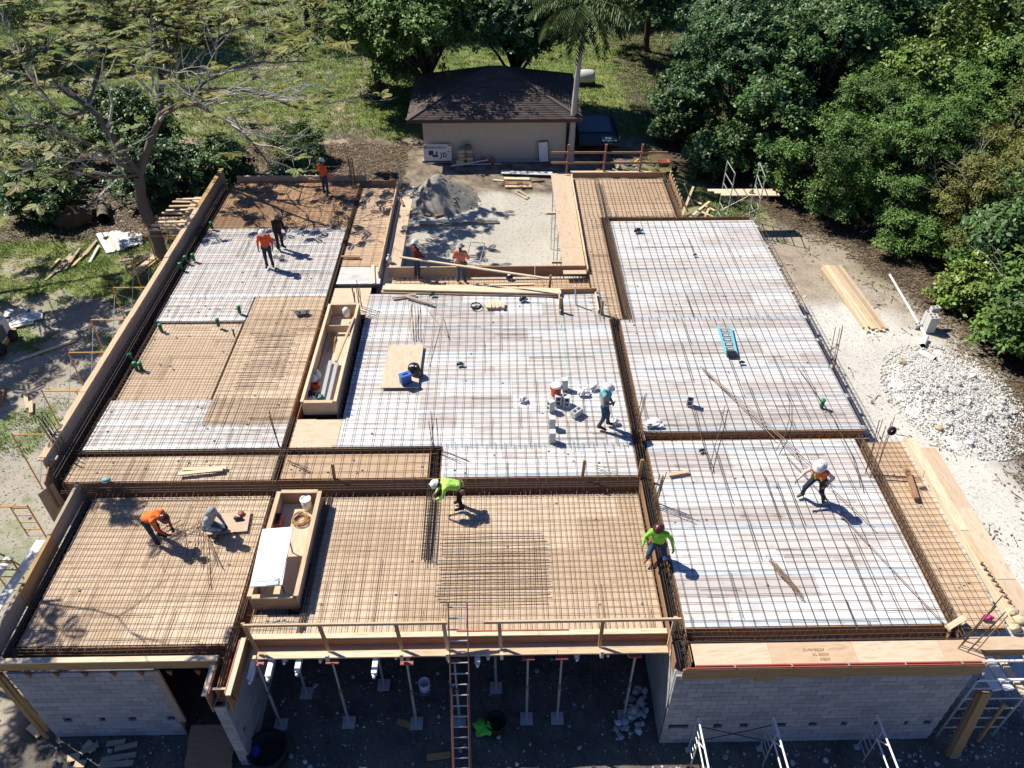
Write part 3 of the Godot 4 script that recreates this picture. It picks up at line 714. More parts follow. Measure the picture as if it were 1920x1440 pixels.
func build_rebar():
	rebar_mat("rebar grid over the brown rear left deck", -13.1, -6.9, -35.6, -31.2, DY, 0.26, 0.2, 0.3)
	rebar_mat("rebar grid over the white deck under the two workers", -13.1, -6.9, -31.1, -25.8, DY, 0.27, 0.2, 0.35)
	rebar_mat("rebar grid behind the sunken plywood square", -13.1, -9.7, -25.7, -24.2, DY, 0.29, 0.24, 0.4)
	rebar_mat("rebar grid over the sunken plywood square", -13.1, -9.6, -24.05, -19.7, DY - 0.1, 0.24, 0.19, 0.2, M.rust)
	rebar_mat("rebar grid beside the long timber box", -9.6, -6.9, -25.7, -18.4, DY, 0.26, 0.2, 0.4, M.rust)
	rebar_mat("rebar grid over the white strip along the left cross beam", -13.1, -6.9, -19.6, -17.3, DY, 0.29, 0.2, 0.4)
	rebar_mat("rebar grid over the narrow left plywood strip", -13.0, -6.9, -17.0, -15.95, DY, 0.24, 0.17, 0.2)
	rebar_mat("rebar grid over the narrow middle plywood strip", -6.6, -2.2, -17.0, -15.95, DY, 0.27, 0.3, 0.1)
	rebar_mat("rebar grid over the large white deck with the cooler", -5.1, 4.05, -25.7, -17.3, DY, 0.305, 0.24, 0.4)
	rebar_mat("rebar grid behind the two upright stakes", -1.85, 4.05, -17.25, -15.9, DY, 0.305, 0.22, 0.3)
	rebar_mat("rebar grid around the light blue step ladder", 4.9, 11.5, -31.5, -24.0, DY, 0.31, 0.24, 0.2)
	rebar_mat("rebar grid with laps before the brown beam trough", 4.5, 11.5, -23.9, -17.8, DY, 0.31, 0.22, 0.4)
	rebar_mat("rebar grid over the brown deck by the rear rail", 3.6, 8.0, -35.8, -32.0, DY, 0.19, 0.22, 0.2)
	rebar_mat("rebar grid along the courtyard side beam", 3.6, 4.55, -31.9, -24.0, DY, 0.2, 0.2, 0.1)
	rebar_mat("rebar grid over the ribbed deck left of the courtyard", -6.6, -5.0, -35.0, -28.0, DY, 0.5, 0.22, 0.0, M.rust)
	rebar_mat("rebar grid under the worker in the orange vest", 4.5, 11.1, -17.35, -10.85, DY, 0.31, 0.24, 0.6)
	rebar_mat("rebar grid over the plywood strip beside the chalk yard", 11.25, 12.45, -17.3, -10.7, DY - 0.05, 0.17, 0.21, 0.0)
	rebar_mat("dense rebar grid over the terrace behind the guard rail", -5.25, 4.0, -15.45, -11.0, FY, 0.15, 0.21, 0.3, M.rust)
	rebar_mat("rebar grid over the terrace under the two crouching workers", -12.2, -6.8, -15.55, -10.75, FY, 0.17, 0.22, 0.2, M.rust)
	rebar_mat("rebar grid at the foot of the white table box", -6.4, -5.25, -11.6, -11.0, FY, 0.16, 0.2, 0.0)
	rebar_mat("rebar grid in the courtyard edge beam", -4.5, 3.6, -27.4, -26.4, DY - 0.22, 0.2, 0.22, 0.0, M.rust)
	# extra lap bars, thick and dark, in the middle of the terrace
	var t := thing("lap_bars", "block of doubled dark lap bars in the middle of the terrace grid", "rebar", Vector3(0.22, 3.4, -13.34))
	var z := -14.0
	while z < -11.7:
		bar(t, "bar", Vector3(-1.75 + rr(-0.1, 0.1), FY + 0.085, z), Vector3(1.15 + rr(-0.1, 0.1), FY + 0.085, z + rr(-0.02, 0.02)), 0.013, M.steel)
		z += rr(0.12, 0.2)
	t = thing("lap_bars", "short dark lap bars on the plywood beside the timber box", "rebar", Vector3(-7.44, 3.7, -21.25))
	z = -23.2
	while z < -20.0:
		bar(t, "bar", Vector3(-9.0 + rr(-0.2, 0.2), DY + 0.085, z), Vector3(-7.5 + rr(-0.2, 0.2), DY + 0.085, z), 0.012, M.steel)
		z += rr(0.2, 0.3)
	# beams
	trough("deep dark beam trough along the left edge board", Vector3(-13.22, DY + 0.02, -35.8), Vector3(-13.22, DY + 0.02, -15.9), 0.5, 0.62, M.lumber_brown)
	cage("long rebar cage in the left edge beam", Vector3(-13.22, DY + 0.28, -35.6), Vector3(-13.22, DY + 0.28, -16.0), 0.3, 0.75, 0.24, null, 4)
	trough("beam trough between the left decks and the middle", Vector3(-6.73, DY, -35.2), Vector3(-6.73, DY, -16.0), 0.24, 0.5, M.ply_brown_c)  # ply tone picked darker to stand in for deep shade in the slot
	cage("rebar cage running past the workers to the timber box", Vector3(-6.73, DY + 0.1, -35.0), Vector3(-6.73, DY + 0.1, -25.0), 0.15, 0.4)
	cage("rebar cage between the plywood patch and the left strip", Vector3(-6.73, DY + 0.1, -18.6), Vector3(-6.73, DY + 0.1, -15.9), 0.15, 0.4)
	trough("beam trough before the white strip on the left", Vector3(-13.0, DY, -17.13), Vector3(-2.0, DY, -17.13), 0.28, 0.5, M.ply_brown_c)
	cage("rebar cage in the beam before the left white strip", Vector3(-13.0, DY + 0.1, -17.13), Vector3(-2.0, DY + 0.1, -17.13), 0.18, 0.4)
	trough("stepped beam form between the upper decks and the terrace", Vector3(-12.9, DY, -15.74), Vector3(4.1, DY, -15.74), 0.44, 0.68, M.ply_brown_a, 0.32)
	cage("long rebar cage along the step down to the terrace", Vector3(-12.8, DY - 0.02, -15.66), Vector3(4.1, DY - 0.02, -15.66), 0.22, 0.5, 0.2)
	trough("short beam trough ending the middle plywood strip", Vector3(-2.04, DY, -17.28), Vector3(-2.04, DY, -15.97), 0.36, 0.5, M.ply_brown_c)
	cage("tied rebar bundle beside the bending worker", Vector3(-2.1, FY + 0.22, -17.3), Vector3(-2.1, FY + 0.22, -13.2), 0.26, 0.16, 0.12, M.steel_dark, 5)
	trough("beam trough dividing the middle and right white decks", Vector3(4.27, DY, -24.0), Vector3(4.27, DY, -9.9), 0.41, 0.55, M.ply_brown_c)
	cage("rebar cage dividing the middle and right white decks", Vector3(4.22, DY + 0.1, -24.0), Vector3(4.22, DY + 0.1, -17.5), 0.26, 0.45, 0.2, M.steel_dark, 4)
	cage("rebar cage beside the worker in the lime shirt", Vector3(4.25, DY + 0.08, -17.5), Vector3(4.25, DY + 0.08, -9.9), 0.26, 0.45, 0.2, M.steel_dark, 4)
	trough("brown beam trough across the right hand decks", Vector3(4.5, DY, -17.63), Vector3(11.5, DY, -17.63), 0.4, 0.4, M.ply_brown_b)
	cage("rebar cage in the brown trough across the right decks", Vector3(4.5, DY + 0.02, -17.72), Vector3(11.5, DY + 0.02, -17.72), 0.15, 0.34, 0.3)
	trough("beam trough between the white deck and the yard side strip", Vector3(11.15, DY, -17.4), Vector3(11.15, DY, -10.6), 0.28, 0.5, M.ply_brown_c)
	cage("rebar cage between the white deck and the yard side strip", Vector3(11.15, DY + 0.1, -17.4), Vector3(11.15, DY + 0.1, -10.5), 0.2, 0.45, 0.2)
	trough("beam trough behind the marked plywood shelf at the front", Vector3(4.4, DY, -10.58), Vector3(11.3, DY, -10.58), 0.46, 0.5, M.ply_brown_a)
	cage("rebar cage behind the marked plywood shelf at the front", Vector3(4.4, DY + 0.06, -10.52), Vector3(11.4, DY + 0.06, -10.52), 0.3, 0.4, 0.2)
	cage("rebar cage beside the long courtyard plywood strip", Vector3(4.72, DY + 0.24, -35.4), Vector3(4.72, DY + 0.24, -24.0), 0.2, 0.42, 0.16, null, 4)
	trough("beam trough beside the long courtyard plywood strip", Vector3(4.75, DY, -32.0), Vector3(4.75, DY, -23.95), 0.38, 0.4, M.ply_brown_c)
	trough("beam trough behind the white deck with the step ladder", Vector3(4.95, DY, -31.8), Vector3(11.4, DY, -31.8), 0.36, 0.4, M.ply_brown_b)
	cage("rebar cage behind the white deck with the step ladder", Vector3(4.95, DY + 0.12, -31.8), Vector3(11.4, DY + 0.12, -31.8), 0.2, 0.4, 0.24)
	cage("light rebar cage at the outer edge of the right white decks", Vector3(11.62, DY + 0.05, -31.5), Vector3(11.62, DY + 0.05, -17.7), 0.2, 0.3, 0.3, null, 2)
	cage("rebar cage along the right side of the rear brown deck", Vector3(8.15, DY + 0.2, -35.8), Vector3(8.15, DY + 0.2, -32.0), 0.22, 0.4, 0.16)
	trough("beam trough along the right side of the rear brown deck", Vector3(8.17, DY, -35.9), Vector3(8.17, DY, -31.9), 0.3, 0.4, M.ply_brown_b)
	trough("beam trough at the far end of the left decks", Vector3(-12.95, DY, -35.85), Vector3(-5.0, DY, -35.85), 0.26, 0.4, M.ply_brown_b)
	trough("beam trough at the left of the terrace", Vector3(-12.15, FY, -15.6), Vector3(-12.15, FY, -10.5), 0.26, 0.4, M.lumber_brown)
	trough("beam trough at the front of the left terrace", Vector3(-12.2, FY, -10.55), Vector3(-6.9, FY, -10.55), 0.36, 0.35, M.lumber_brown)
	cage("rebar cage at the front of the left terrace", Vector3(-12.1, FY + 0.06, -10.57), Vector3(-6.9, FY + 0.06, -10.57), 0.2, 0.3, 0.2)
	cage("rebar cage along the left end of the terrace", Vector3(-12.13, FY + 0.06, -15.5), Vector3(-12.13, FY + 0.06, -10.5), 0.14, 0.3, 0.3)
	trough("beam trough between the two terraces", Vector3(-6.62, FY, -15.5), Vector3(-6.62, FY, -9.5), 0.4, 0.4, M.ply_brown_c)
	cage("rebar cage between the two terraces beside the box", Vector3(-6.68, FY + 0.1, -15.4), Vector3(-6.68, FY + 0.1, -10.6), 0.18, 0.4, 0.2)
	cage("rebar cage on the right of the white table box", Vector3(-5.12, FY + 0.1, -15.4), Vector3(-5.12, FY + 0.1, -11.1), 0.14, 0.06, 0.3)
	# starter bars standing up
	starter("bundle of tall starter bars beyond the chalk path", Vector3(11.47, 3.7, -20.79), Vector3(0.05, 1.5, -0.5), 4, 0.22)
	starter("starter bars with a black cap on the yard side strip", Vector3(10.96, 3.7, -15.77), Vector3(0.12, 1.7, -0.55), 6, 0.3)
	starter("crossing starter bars at the front right corner", Vector3(11.04, 3.6, -10.13), Vector3(0.25, 1.8, 0.0), 8, 0.4)
	starter("starter bars at the left corner of the edge beam", Vector3(-13.54, 4, -17.15), Vector3(-0.25, 1.1, -0.1), 7, 0.35)
	starter("thin starter bars on the beam behind the teal scarf worker", Vector3(4.27, 3.8, -17.97), Vector3(0.12, 1.3, 0.0), 3, 0.2)
	starter("starter bars beside the large white deck beam", Vector3(4.34, 3.8, -14.85), Vector3(0.1, 1.2, 0.1), 6, 0.25)
	starter("starter bars behind the ribbed deck by the gravel", Vector3(-7.14, 3.7, -35.31), Vector3(0.0, 1.6, 0.0), 9, 0.35)
	starter("tall starter bars at the foot of the left strip beam", Vector3(-6.87, 3.8, -17.31), Vector3(-0.1, 1.2, -0.2), 3, 0.1)
	starter("three starter bars at the middle beam crossing", Vector3(-2.09, 3.8, -17.16), Vector3(0.0, 1.3, 0.0), 4, 0.2)
	starter("starter bars behind the small white panel square", Vector3(-5.47, 3.7, -24.81), Vector3(0.0, 1.1, 0.0), 8, 0.4)
	starter("starter bars above the rear deck beam near the black worker", Vector3(-7.12, 3.7, -31.08), Vector3(-0.05, 1.3, 0.0), 4, 0.25)
	var cap := thing("bar_cap", "black cap wrapped round the tops of the starter bars", "cap", Vector3(11.13, 5.35, -16.02))
	poly(cap, "ring", ring_pts(Vector3(11.13, 5.35, -16.02), 0.09, Vector3(0.2, 0.3, 1)), 0.055, M.rubber, 8, true)

func ring_pts(c: Vector3, r: float, n: Vector3, count := 14) -> Array:
	n = n.normalized()
	var u := n.cross(Vector3.UP).normalized()
	var v := n.cross(u)
	var out := []
	for i in count: out.append(c + (u * cos(TAU * i / count) + v * sin(TAU * i / count)) * r)
	return out

func starter(label: String, at: Vector3, d: Vector3, n: int, spread: float):
	var t := thing("starter_bars", label, "rebar", at)
	for i in n:
		var p := at + Vector3(rr(-spread, spread) * 0.6, -0.3, rr(-spread, spread) * 0.6)
		bar(t, "bar", p, p + d * rr(0.85, 1.1) + Vector3(rr(-0.08, 0.08), 0.3, rr(-0.08, 0.08)), 0.013, M.steel if rng.randf() < 0.6 else M.rust)

# ---------------------------------------------------------------- edge forms, boxes, rails
func run_boards(t: Node3D, called: String, a: Vector3, b: Vector3, w: float, h: float, mats: Array, piece := 3.66, wob := 0.012):
	var L := (b - a).length()
	var d := (b - a) / L
	var u := 0.0
	while u < L - 0.02:
		var e := minf(piece, L - u)
		if L - u - e < 0.4: e = L - u
		var j := Vector3(rr(-wob, wob), rr(-wob, wob), rr(-wob, wob) * 0.3)
		stick(t, called, a + d * (u + 0.003) + j, a + d * (u + e - 0.003) + j, w, h, M[mats[rng.randi() % mats.size()]])
		u += e

func build_forms():
	var t := thing("edge_form", "long tan edge board along the left side of the slab", "edge form", Vector3(-13.55, 3.1, -26))
	run_boards(t, "side_panel", Vector3(-13.52, 3.82, -36.1), Vector3(-13.52, 3.82, -16.3), 0.04, 0.92, ["ply_c", "ply_a"], 2.44)
	run_boards(t, "cap_board", Vector3(-13.56, 4.30, -36.15), Vector3(-13.56, 4.30, -16.4), 0.2, 0.05, ["lumber", "lumber_gold", "lumber"], 4.2, 0.02)
	wbox(t, "end_panel", Vector3(-13.3, 3.55, -15.95), Vector3(0.04, 1.1, 0.75), M.lumber_brown, Basis(Vector3.UP, 0.25))
	wbox(t, "end_block", Vector3(-13.55, 4.08, -16.6), Vector3(0.55, 0.06, 0.16), M.lumber_pale)
	wbox(t, "end_panel", Vector3(-13.28, 3.1, -15.6), Vector3(0.04, 1.5, 0.5), M.ply_c, Basis(Vector3.UP, -0.5))
	t = thing("edge_form", "rear edge board behind the far worker in orange", "edge form", Vector3(-9.5, 3.5, -36.1))
	run_boards(t, "board", Vector3(-12.9, 3.8, -36.05), Vector3(-6.6, 3.8, -36.05), 0.05, 0.28, ["lumber", "lumber_pale"])
	for i in 11: wbox(t, "cleat", Vector3(-12.4 + i * 0.56, 3.87, -36.16), Vector3(0.06, 0.1, 0.12), M.lumber_pale)
	t = thing("outrigger_planks", "ladder of short planks sticking out beside the left edge board", "planks", Vector3(-15.24, 3.3, -33.48))
	for i in 9:
		var p := Vector3(-15.02, 3.45, -34.70).lerp(Vector3(-15.32, 3.45, -31.58), i / 8.0)
		stick(t, "plank", p + Vector3(-0.55, rr(-0.05, 0.05), 0), p + Vector3(0.9, 0.0, rr(-0.05, 0.05)), 0.13, 0.05, M.lumber if i % 3 else M.lumber_pale)
	stick(t, "bearer", Vector3(-14.58, 3.4, -34.91), Vector3(-14.52, 3.4, -31.26), 0.35, 0.04, M.lumber)
	tube(t, "prop", Vector3(-15.06, 3.4, -34.80) + Vector3(0.3, 0, 0), Vector3(-15.06, 3.4, -34.80) + Vector3(0.3, -3.4, 0), 0.03, M.scaffold_yellow)
	tube(t, "prop", Vector3(-15.36, 3.4, -31.67) + Vector3(0.3, 0, 0), Vector3(-15.36, 3.4, -31.67) + Vector3(0.3, -3.4, 0), 0.03, M.scaffold_yellow)
	# left of the courtyard
	t = thing("edge_form", "upright board and flat plank left of the courtyard", "edge form", Vector3(-4.8, 3.5, -31))
	run_boards(t, "upright_board", Vector3(-4.93, 3.86, -35.6), Vector3(-4.93, 3.86, -27.0), 0.05, 0.32, ["lumber_pale", "lumber"], 4.3)
	run_boards(t, "flat_plank", Vector3(-4.45, 3.62, -35.4), Vector3(-4.45, 3.62, -27.9), 0.55, 0.04, ["ply_a", "ply_b"], 2.44)
	stick(t, "offcut", Vector3(-4.74, 3.72, -34.66), Vector3(-4.51, 3.72, -35.51), 0.1, 0.04, M.lumber_brown)
	stick(t, "offcut", Vector3(-4.52, 3.72, -33.28), Vector3(-4.73, 3.72, -33.99), 0.1, 0.04, M.lumber_brown)
	# right of the courtyard
	t = thing("edge_form", "wide pale plywood walkway right of the courtyard", "walkway", Vector3(3.0, 3.5, -31.5))
	run_boards(t, "plywood_sheet", Vector3(3.02, 3.75, -36.5), Vector3(3.02, 3.75, -27.1), 0.94, 0.03, ["ply_b", "ply_a"], 2.44, 0.004)
	run_boards(t, "curb_board", Vector3(3.54, 3.83, -36.0), Vector3(3.54, 3.83, -27.2), 0.05, 0.16, ["lumber_pale", "lumber"])
	t = thing("edge_form", "plywood border and brown board at the far end of the brown deck", "edge form", Vector3(5.6, 3.5, -36.3))
	run_boards(t, "plywood_sheet", Vector3(3.55, 3.72, -36.55), Vector3(7.6, 3.72, -36.5), 0.5, 0.03, ["ply_b"], 2.0)
	run_boards(t, "back_board", Vector3(3.6, 3.85, -36.1), Vector3(8.2, 3.85, -36.05), 0.05, 0.28, ["ply_brown_b", "ply_brown_a"])
	t = thing("edge_form", "slatted edge board at the right of the brown rear deck", "edge form", Vector3(8.4, 3.5, -34))
	for i in 8: wbox(t, "slat", Vector3(8.42, 3.85, -35.9 + i * 0.4), Vector3(0.05, 0.5, 0.1), M.lumber)
	stick(t, "rail_board", Vector3(8.38, 3.85, -36.0), Vector3(8.38, 3.85, -32.6), 0.03, 0.2, M.lumber_brown)
	# near edge of the courtyard
	t = thing("edge_form", "brown edge board at the near side of the courtyard", "edge form", Vector3(-0.5, 3.4, -27.5))
	run_boards(t, "board", Vector3(-4.6, 3.68, -27.48), Vector3(3.6, 3.68, -27.48), 0.05, 0.5, ["lumber_brown", "lumber"], 3.0)
	t = thing("stacked_planks", "three long pale planks along the near side of the courtyard beam", "planks", Vector3(-1.2, 3.72, -26))
	stick(t, "plank", Vector3(-4.66, 3.84, -26.07), Vector3(2.35, 3.84, -25.65), 0.28, 0.06, M.lumber_pale); stick(t, "plank", Vector3(-4.61, 3.78, -26.31), Vector3(2.45, 3.78, -25.85), 0.26, 0.05, M.lumber_pale); stick(t, "plank", Vector3(-4.70, 3.75, -25.98), Vector3(2.31, 3.75, -25.59), 0.22, 0.05, M.lumber)
	t = thing("long_plank", "thin pale batten lying above the stacked planks", "plank", Vector3(-0.51, 3.75, -26.25))
	stick(t, "batten", Vector3(-2.36, 3.76, -26.27), Vector3(1.34, 3.76, -26.36), 0.1, 0.05, M.lumber_pale)
	# notch for a column
	t = thing("column_box", "square plywood opening form with upright post by the courtyard", "box form", Vector3(3.05, 3.3, -25.43))
	wbox(t, "bottom_sheet", Vector3(3.08, 3.45, -25.32), Vector3(1.3, 0.03, 0.95), M.ply_a)
	stick(t, "side_board", Vector3(2.32, 3.75, -25.78), Vector3(3.76, 3.75, -25.83), 0.05, 0.3, M.lumber_brown); stick(t, "side_board", Vector3(2.23, 3.75, -24.32), Vector3(2.27, 3.75, -25.63), 0.05, 0.25, M.lumber); stick(t, "side_board", Vector3(3.69, 3.75, -24.37), Vector3(3.69, 3.75, -25.61), 0.05, 0.25, M.lumber_pale)
	for p in [Vector3(2.24, 3.7, -24.50), Vector3(3.81, 3.7, -24.29)]: stick(t, "post", p, p + Vector3(0, 0.65, 0), 0.09, 0.09, M.lumber_gold)
	var p0 := Vector3(2.90, 3.5, -24.96)
	stick(t, "level_staff", p0, p0 + Vector3(-0.1, 1.1, 0.05), 0.05, 0.05, M.pvc)
	# long timber box
	var bx0 := -6.42; var bx1 := -5.36; var bz0 := -24.4; var bz1 := -18.85; var top := 4.2
	t = thing("timber_box", "long timber box upstand holding tools and white jugs", "box form", Vector3(-5.9, 3.6, -21.6))
	wbox(t, "bottom_sheet", Vector3((bx0 + bx1) / 2, 3.71, (bz0 + bz1) / 2), Vector3(bx1 - bx0 - 0.1, 0.03, bz1 - bz0 - 0.1), M.ply_b)
	run_boards(t, "side_panel", Vector3(bx0, 3.93, bz0), Vector3(bx0, 3.93, bz1), 0.04, 0.5, ["ply_a", "ply_b"], 2.44, 0.003)
	run_boards(t, "side_panel", Vector3(bx1, 3.73, bz0), Vector3(bx1, 3.73, bz1), 0.04, 0.9, ["ply_a", "ply_c"], 2.44, 0.003)
	for z in [bz0, -23.2, bz1]:
		wbox(t, "end_panel", Vector3((bx0 + bx1) / 2, 3.93 if z != -23.2 else 3.95, z), Vector3(bx1 - bx0 - 0.05, 0.5 if z != -23.2 else 0.3, 0.04), M.ply_c)
	for e in [[Vector3(bx0, top + 0.02, bz0), Vector3(bx0, top + 0.02, bz1)], [Vector3(bx1, top + 0.02, bz0), Vector3(bx1, top + 0.02, bz1)]]: run_boards(t, "top_plate", e[0], e[1], 0.1, 0.045, ["lumber", "lumber_pale"], 3.0, 0.005)
	for z in [bz0, bz1]: stick(t, "top_plate", Vector3(bx0 + 0.07, top + 0.02, z), Vector3(bx1 - 0.07, top + 0.02, z), 0.13, 0.044, M.lumber)
	for i in 20: bar(t, "dowel", Vector3(bx1 + 0.07, 3.4, bz0 + 0.3 + i * 0.27), Vector3(bx1 + 0.1, 4.35, bz0 + 0.3 + i * 0.27), 0.012, M.rust)
	t = thing("long_batten", "long batten resting slantwise on the timber box rim", "plank", Vector3(-5.2, 4.36, -20))
	stick(t, "batten", Vector3(-5.37, 4.29, -23.43), Vector3(-5.62, 4.29, -20.84), 0.07, 0.07, M.lumber); 
	t = thing("box_channels", "two pale metal channels lying inside the timber box", "channel", Vector3(-6.02, 3.74, -20.32))
	for e in [[Vector3(-5.97, 3.82, -21.44), Vector3(-5.93, 3.82, -19.53)], [Vector3(-5.74, 3.82, -21.37), Vector3(-5.72, 3.82, -19.21)], [Vector3(-6.44, 3.9, -22.51), Vector3(-6.49, 3.9, -21.52)]]: stick(t, "channel", e[0], e[1], 0.12, 0.1, M.galvanised)
	# box under the white table
	bx0 = -6.45; bx1 = -5.28; bz0 = -15.3; bz1 = -11.75; top = 3.9
	t = thing("timber_box", "timber box upstand under the white folding table", "box form", Vector3(-5.9, 3.3, -13.5))
	wbox(t, "bottom_sheet", Vector3((bx0 + bx1) / 2, 3.42, (bz0 + bz1) / 2), Vector3(bx1 - bx0 - 0.1, 0.03, bz1 - bz0 - 0.1), M.ply_b)
	for xx in [bx0, bx1]:
		run_boards(t, "side_panel", Vector3(xx, 3.62, bz0), Vector3(xx, 3.62, bz1), 0.04, 0.5, ["ply_a", "ply_c"], 2.44, 0.003)
		run_boards(t, "top_plate", Vector3(xx, top, bz0), Vector3(xx, top, bz1), 0.12, 0.045, ["lumber"], 3.6, 0.003)
	for z in [bz0, bz1]:
		wbox(t, "end_panel", Vector3((bx0 + bx1) / 2, 3.62, z), Vector3(bx1 - bx0 - 0.05, 0.5, 0.04), M.ply_brown_b)
		stick(t, "top_plate", Vector3(bx0 + 0.065, top, z), Vector3(bx1 - 0.065, top, z), 0.12, 0.044, M.lumber)
	# rear guard rail
	t = thing("guard_rail", "brown timber guard rail at the rear by the palm trunk", "railing", Vector3(5.3, 3.7, -36.7))
	for px in [3.35, 5.2, 7.0]: stick(t, "post", Vector3(px, 3.6, -36.72), Vector3(px + 0.05, 5.15, -36.72), 0.09, 0.1, M.lumber_red)
	stick(t, "rail", Vector3(2.55, 4.78, -36.64), Vector3(8.3, 4.74, -36.64), 0.05, 0.1, M.lumber_brown); stick(t, "rail", Vector3(2.55, 4.25, -36.64), Vector3(8.5, 4.2, -36.64), 0.05, 0.1, M.lumber_brown)
	# right side: marked shelf, fascia, yard side planks
	t = thing("plywood_shelf", "stamped plywood shelf and fascia along the front right wall", "edge form", Vector3(8, 3.3, -10))
	var x := 4.5
	for w in [1.85, 2.05, 2.1, 0.95]:
		wbox(t, "plywood_sheet", Vector3(x + w / 2, 3.74, -10.035), Vector3(w - 0.006, 0.025, 0.6), M[["ply_orange_b", "ply_b", "ply_a", "ply_orange_b"][int(x * 3) % 4]])
		x += w
	x = 4.2
	for w in [2.0, 2.44, 2.76]:
		wbox(t, "fascia_sheet", Vector3(x + w / 2, 3.54, -9.672), Vector3(w - 0.006, 0.42, 0.03), M.lumber_gold)
		x += w
	wbox(t, "splice_plate", Vector3(6.2, 3.28, -9.67), Vector3(0.42, 0.2, 0.025), M.lumber_gold)
	stick(t, "red_chamfer_strip", Vector3(4.5, 3.775, -9.74), Vector3(11.3, 3.775, -9.74), 0.035, 0.03, M.red_paint)
	stick(t, "red_chamfer_strip", Vector3(4.25, 3.765, -9.685), Vector3(11.35, 3.765, -9.685), 0.025, 0.03, M.red_paint)
	for i in 5: stick(t, "tie", Vector3(5.4 + i * 1.35, 3.80, -9.76), Vector3(5.43 + i * 1.35, 3.80, -9.67), 0.025, 0.02, M.galvanised)
	var fb := Basis(Vector3.UP, PI) * Basis(Vector3.RIGHT, -PI / 2)
	for e in [["AC08-5x13", 7.42, -10.13], ["AC08 10", 7.55, -10.0], ["A054", 7.62, -9.88]]: letters(t, e[0], 0.075, Vector3(e[1], 3.757, e[2]), fb, M.lumber_brown)
	t = thing("edge_form", "outer planks of the strip beside the chalk yard", "edge form", Vector3(12.9, 3.4, -14))
	run_boards(t, "plank", Vector3(12.68, 3.72, -17.3), Vector3(12.68, 3.72, -10.5), 0.36, 0.05, ["lumber_pale", "lumber"], 3.6)
	run_boards(t, "plank", Vector3(13.15, 3.66, -17.0), Vector3(13.15, 3.66, -10.2), 0.5, 0.04, ["ply_b", "ply_a"], 2.44)
	stick(t, "upright_board", Vector3(12.5, 3.8, -17.3), Vector3(12.5, 3.8, -10.7), 0.04, 0.2, M.lumber_pale)
	stick(t, "kicker", Vector3(12.05, 3.8, -15.98), Vector3(11.86, 3.8, -14.82), 0.12, 0.12, M.lumber_brown)
	wbox(t, "corner_sheet", Vector3(12.4, 3.62, -10.3), Vector3(2.2, 0.04, 0.36), M.ply_a); wbox(t, "corner_board", Vector3(12.5, 3.5, -10.12), Vector3(2.3, 0.2, 0.04), M.lumber_brown)
	for i in 8:
		var pp := Vector3(12.65, 3.7, -12.55).lerp(Vector3(12.79, 3.7, -11.36), i / 7.0)
		lathe(t, "sleeve", [[0.0, 0.0], [0.035, 0.0], [0.035, 0.14], [0.0, 0.14]], pp, M.rust, 8)
	var bl := thing("pale_board", "short pale board laid over the rebar at the front right corner", "board", Vector3(11.06, 3.85, -10.68))
	stick(bl, "board", Vector3(10.82, 3.86, -10.59), Vector3(11.39, 3.86, -10.88), 0.14, 0.04, M.lumber_pale)
	for e in [[Vector3(12.70, 3.72, -11.07), 0.3], [Vector3(12.79, 3.72, -10.84), 0.34], [Vector3(12.54, 3.72, -10.62), 0.28]]:
		var g := thing("sandbag", "pale yellow sandbag slumped on the yard side planks", "sandbag", e[0], "sandbags at the corner")
		lump(g, "bag", e[0], Vector3(e[1], 0.22, e[1] * 0.8), M.sack, 0.2)
	var rb := thing("pink_ribbon", "bright pink ribbon tied on the corner starter bars", "ribbon", Vector3(11.90, 3.9, -10.81))
	lump(rb, "ribbon", Vector3(12.03, 3.72, -10.93), Vector3(0.28, 0.14, 0.1), M.pink_ribbon, 0.5)
	# terrace guard rail
	t = thing("guard_rail", "tan timber guard rail along the front of the terrace", "railing", Vector3(-1, 3.4, -10.5))
	for px in [-6.12, -4.36, -2.55, -1.42, -0.1, 2.36, 4.08]:
		stick(t, "post", Vector3(px, 3.25, -10.62), Vector3(px * 1.02 - 0.03, 4.32, -10.72), 0.09, 0.045, M[["lumber_gold", "lumber"][rng.randi() % 2]])
		stick(t, "post_block", Vector3(px + 0.02, 3.2, -10.36), Vector3(px + 0.02, 3.42, -10.36), 0.08, 0.09, M.lumber_pale)
	stick(t, "rail", Vector3(-6.25, 4.3, -10.66), Vector3(-1.38, 4.3, -10.66), 0.045, 0.09, M.lumber); stick(t, "rail", Vector3(-0.5, 4.3, -10.66), Vector3(4.25, 4.31, -10.66), 0.045, 0.09, M.lumber)
	t = thing("edge_form", "pale double edge board under the terrace guard rail", "edge form", Vector3(-1, 3.2, -10.6))
	run_boards(t, "top_board", Vector3(-6.35, 3.46, -10.88), Vector3(4.05, 3.46, -10.88), 0.14, 0.05, ["lumber", "lumber_pale"], 3.6, 0.006)
	run_boards(t, "face_board", Vector3(-6.3, 3.28, -10.82), Vector3(4.05, 3.28, -10.82), 0.04, 0.30, ["lumber_red", "lumber_brown"], 3.6, 0.004)
	run_boards(t, "ledger_board", Vector3(-5.9, 3.2, -10.52), Vector3(4.05, 3.2, -10.52), 0.17, 0.05, ["lumber", "lumber_pale"], 3.6, 0.006)
	run_boards(t, "added_light_stop", Vector3(-6.3, 3.13, -10.72), Vector3(4.05, 3.13, -10.72), 0.5, 0.02, ["ply_c"], 2.44, 0.0)  # board added to close the gap and keep sun stripes off the ground
	stick(t, "red_stain_strip", Vector3(-1.2, 3.49, -10.94), Vector3(1.6, 3.49, -10.94), 0.025, 0.03, M.red_paint)
	# left terrace
	t = thing("edge_form", "warped edge board at the left end of the terrace", "edge form", Vector3(-12.4, 3.3, -13))
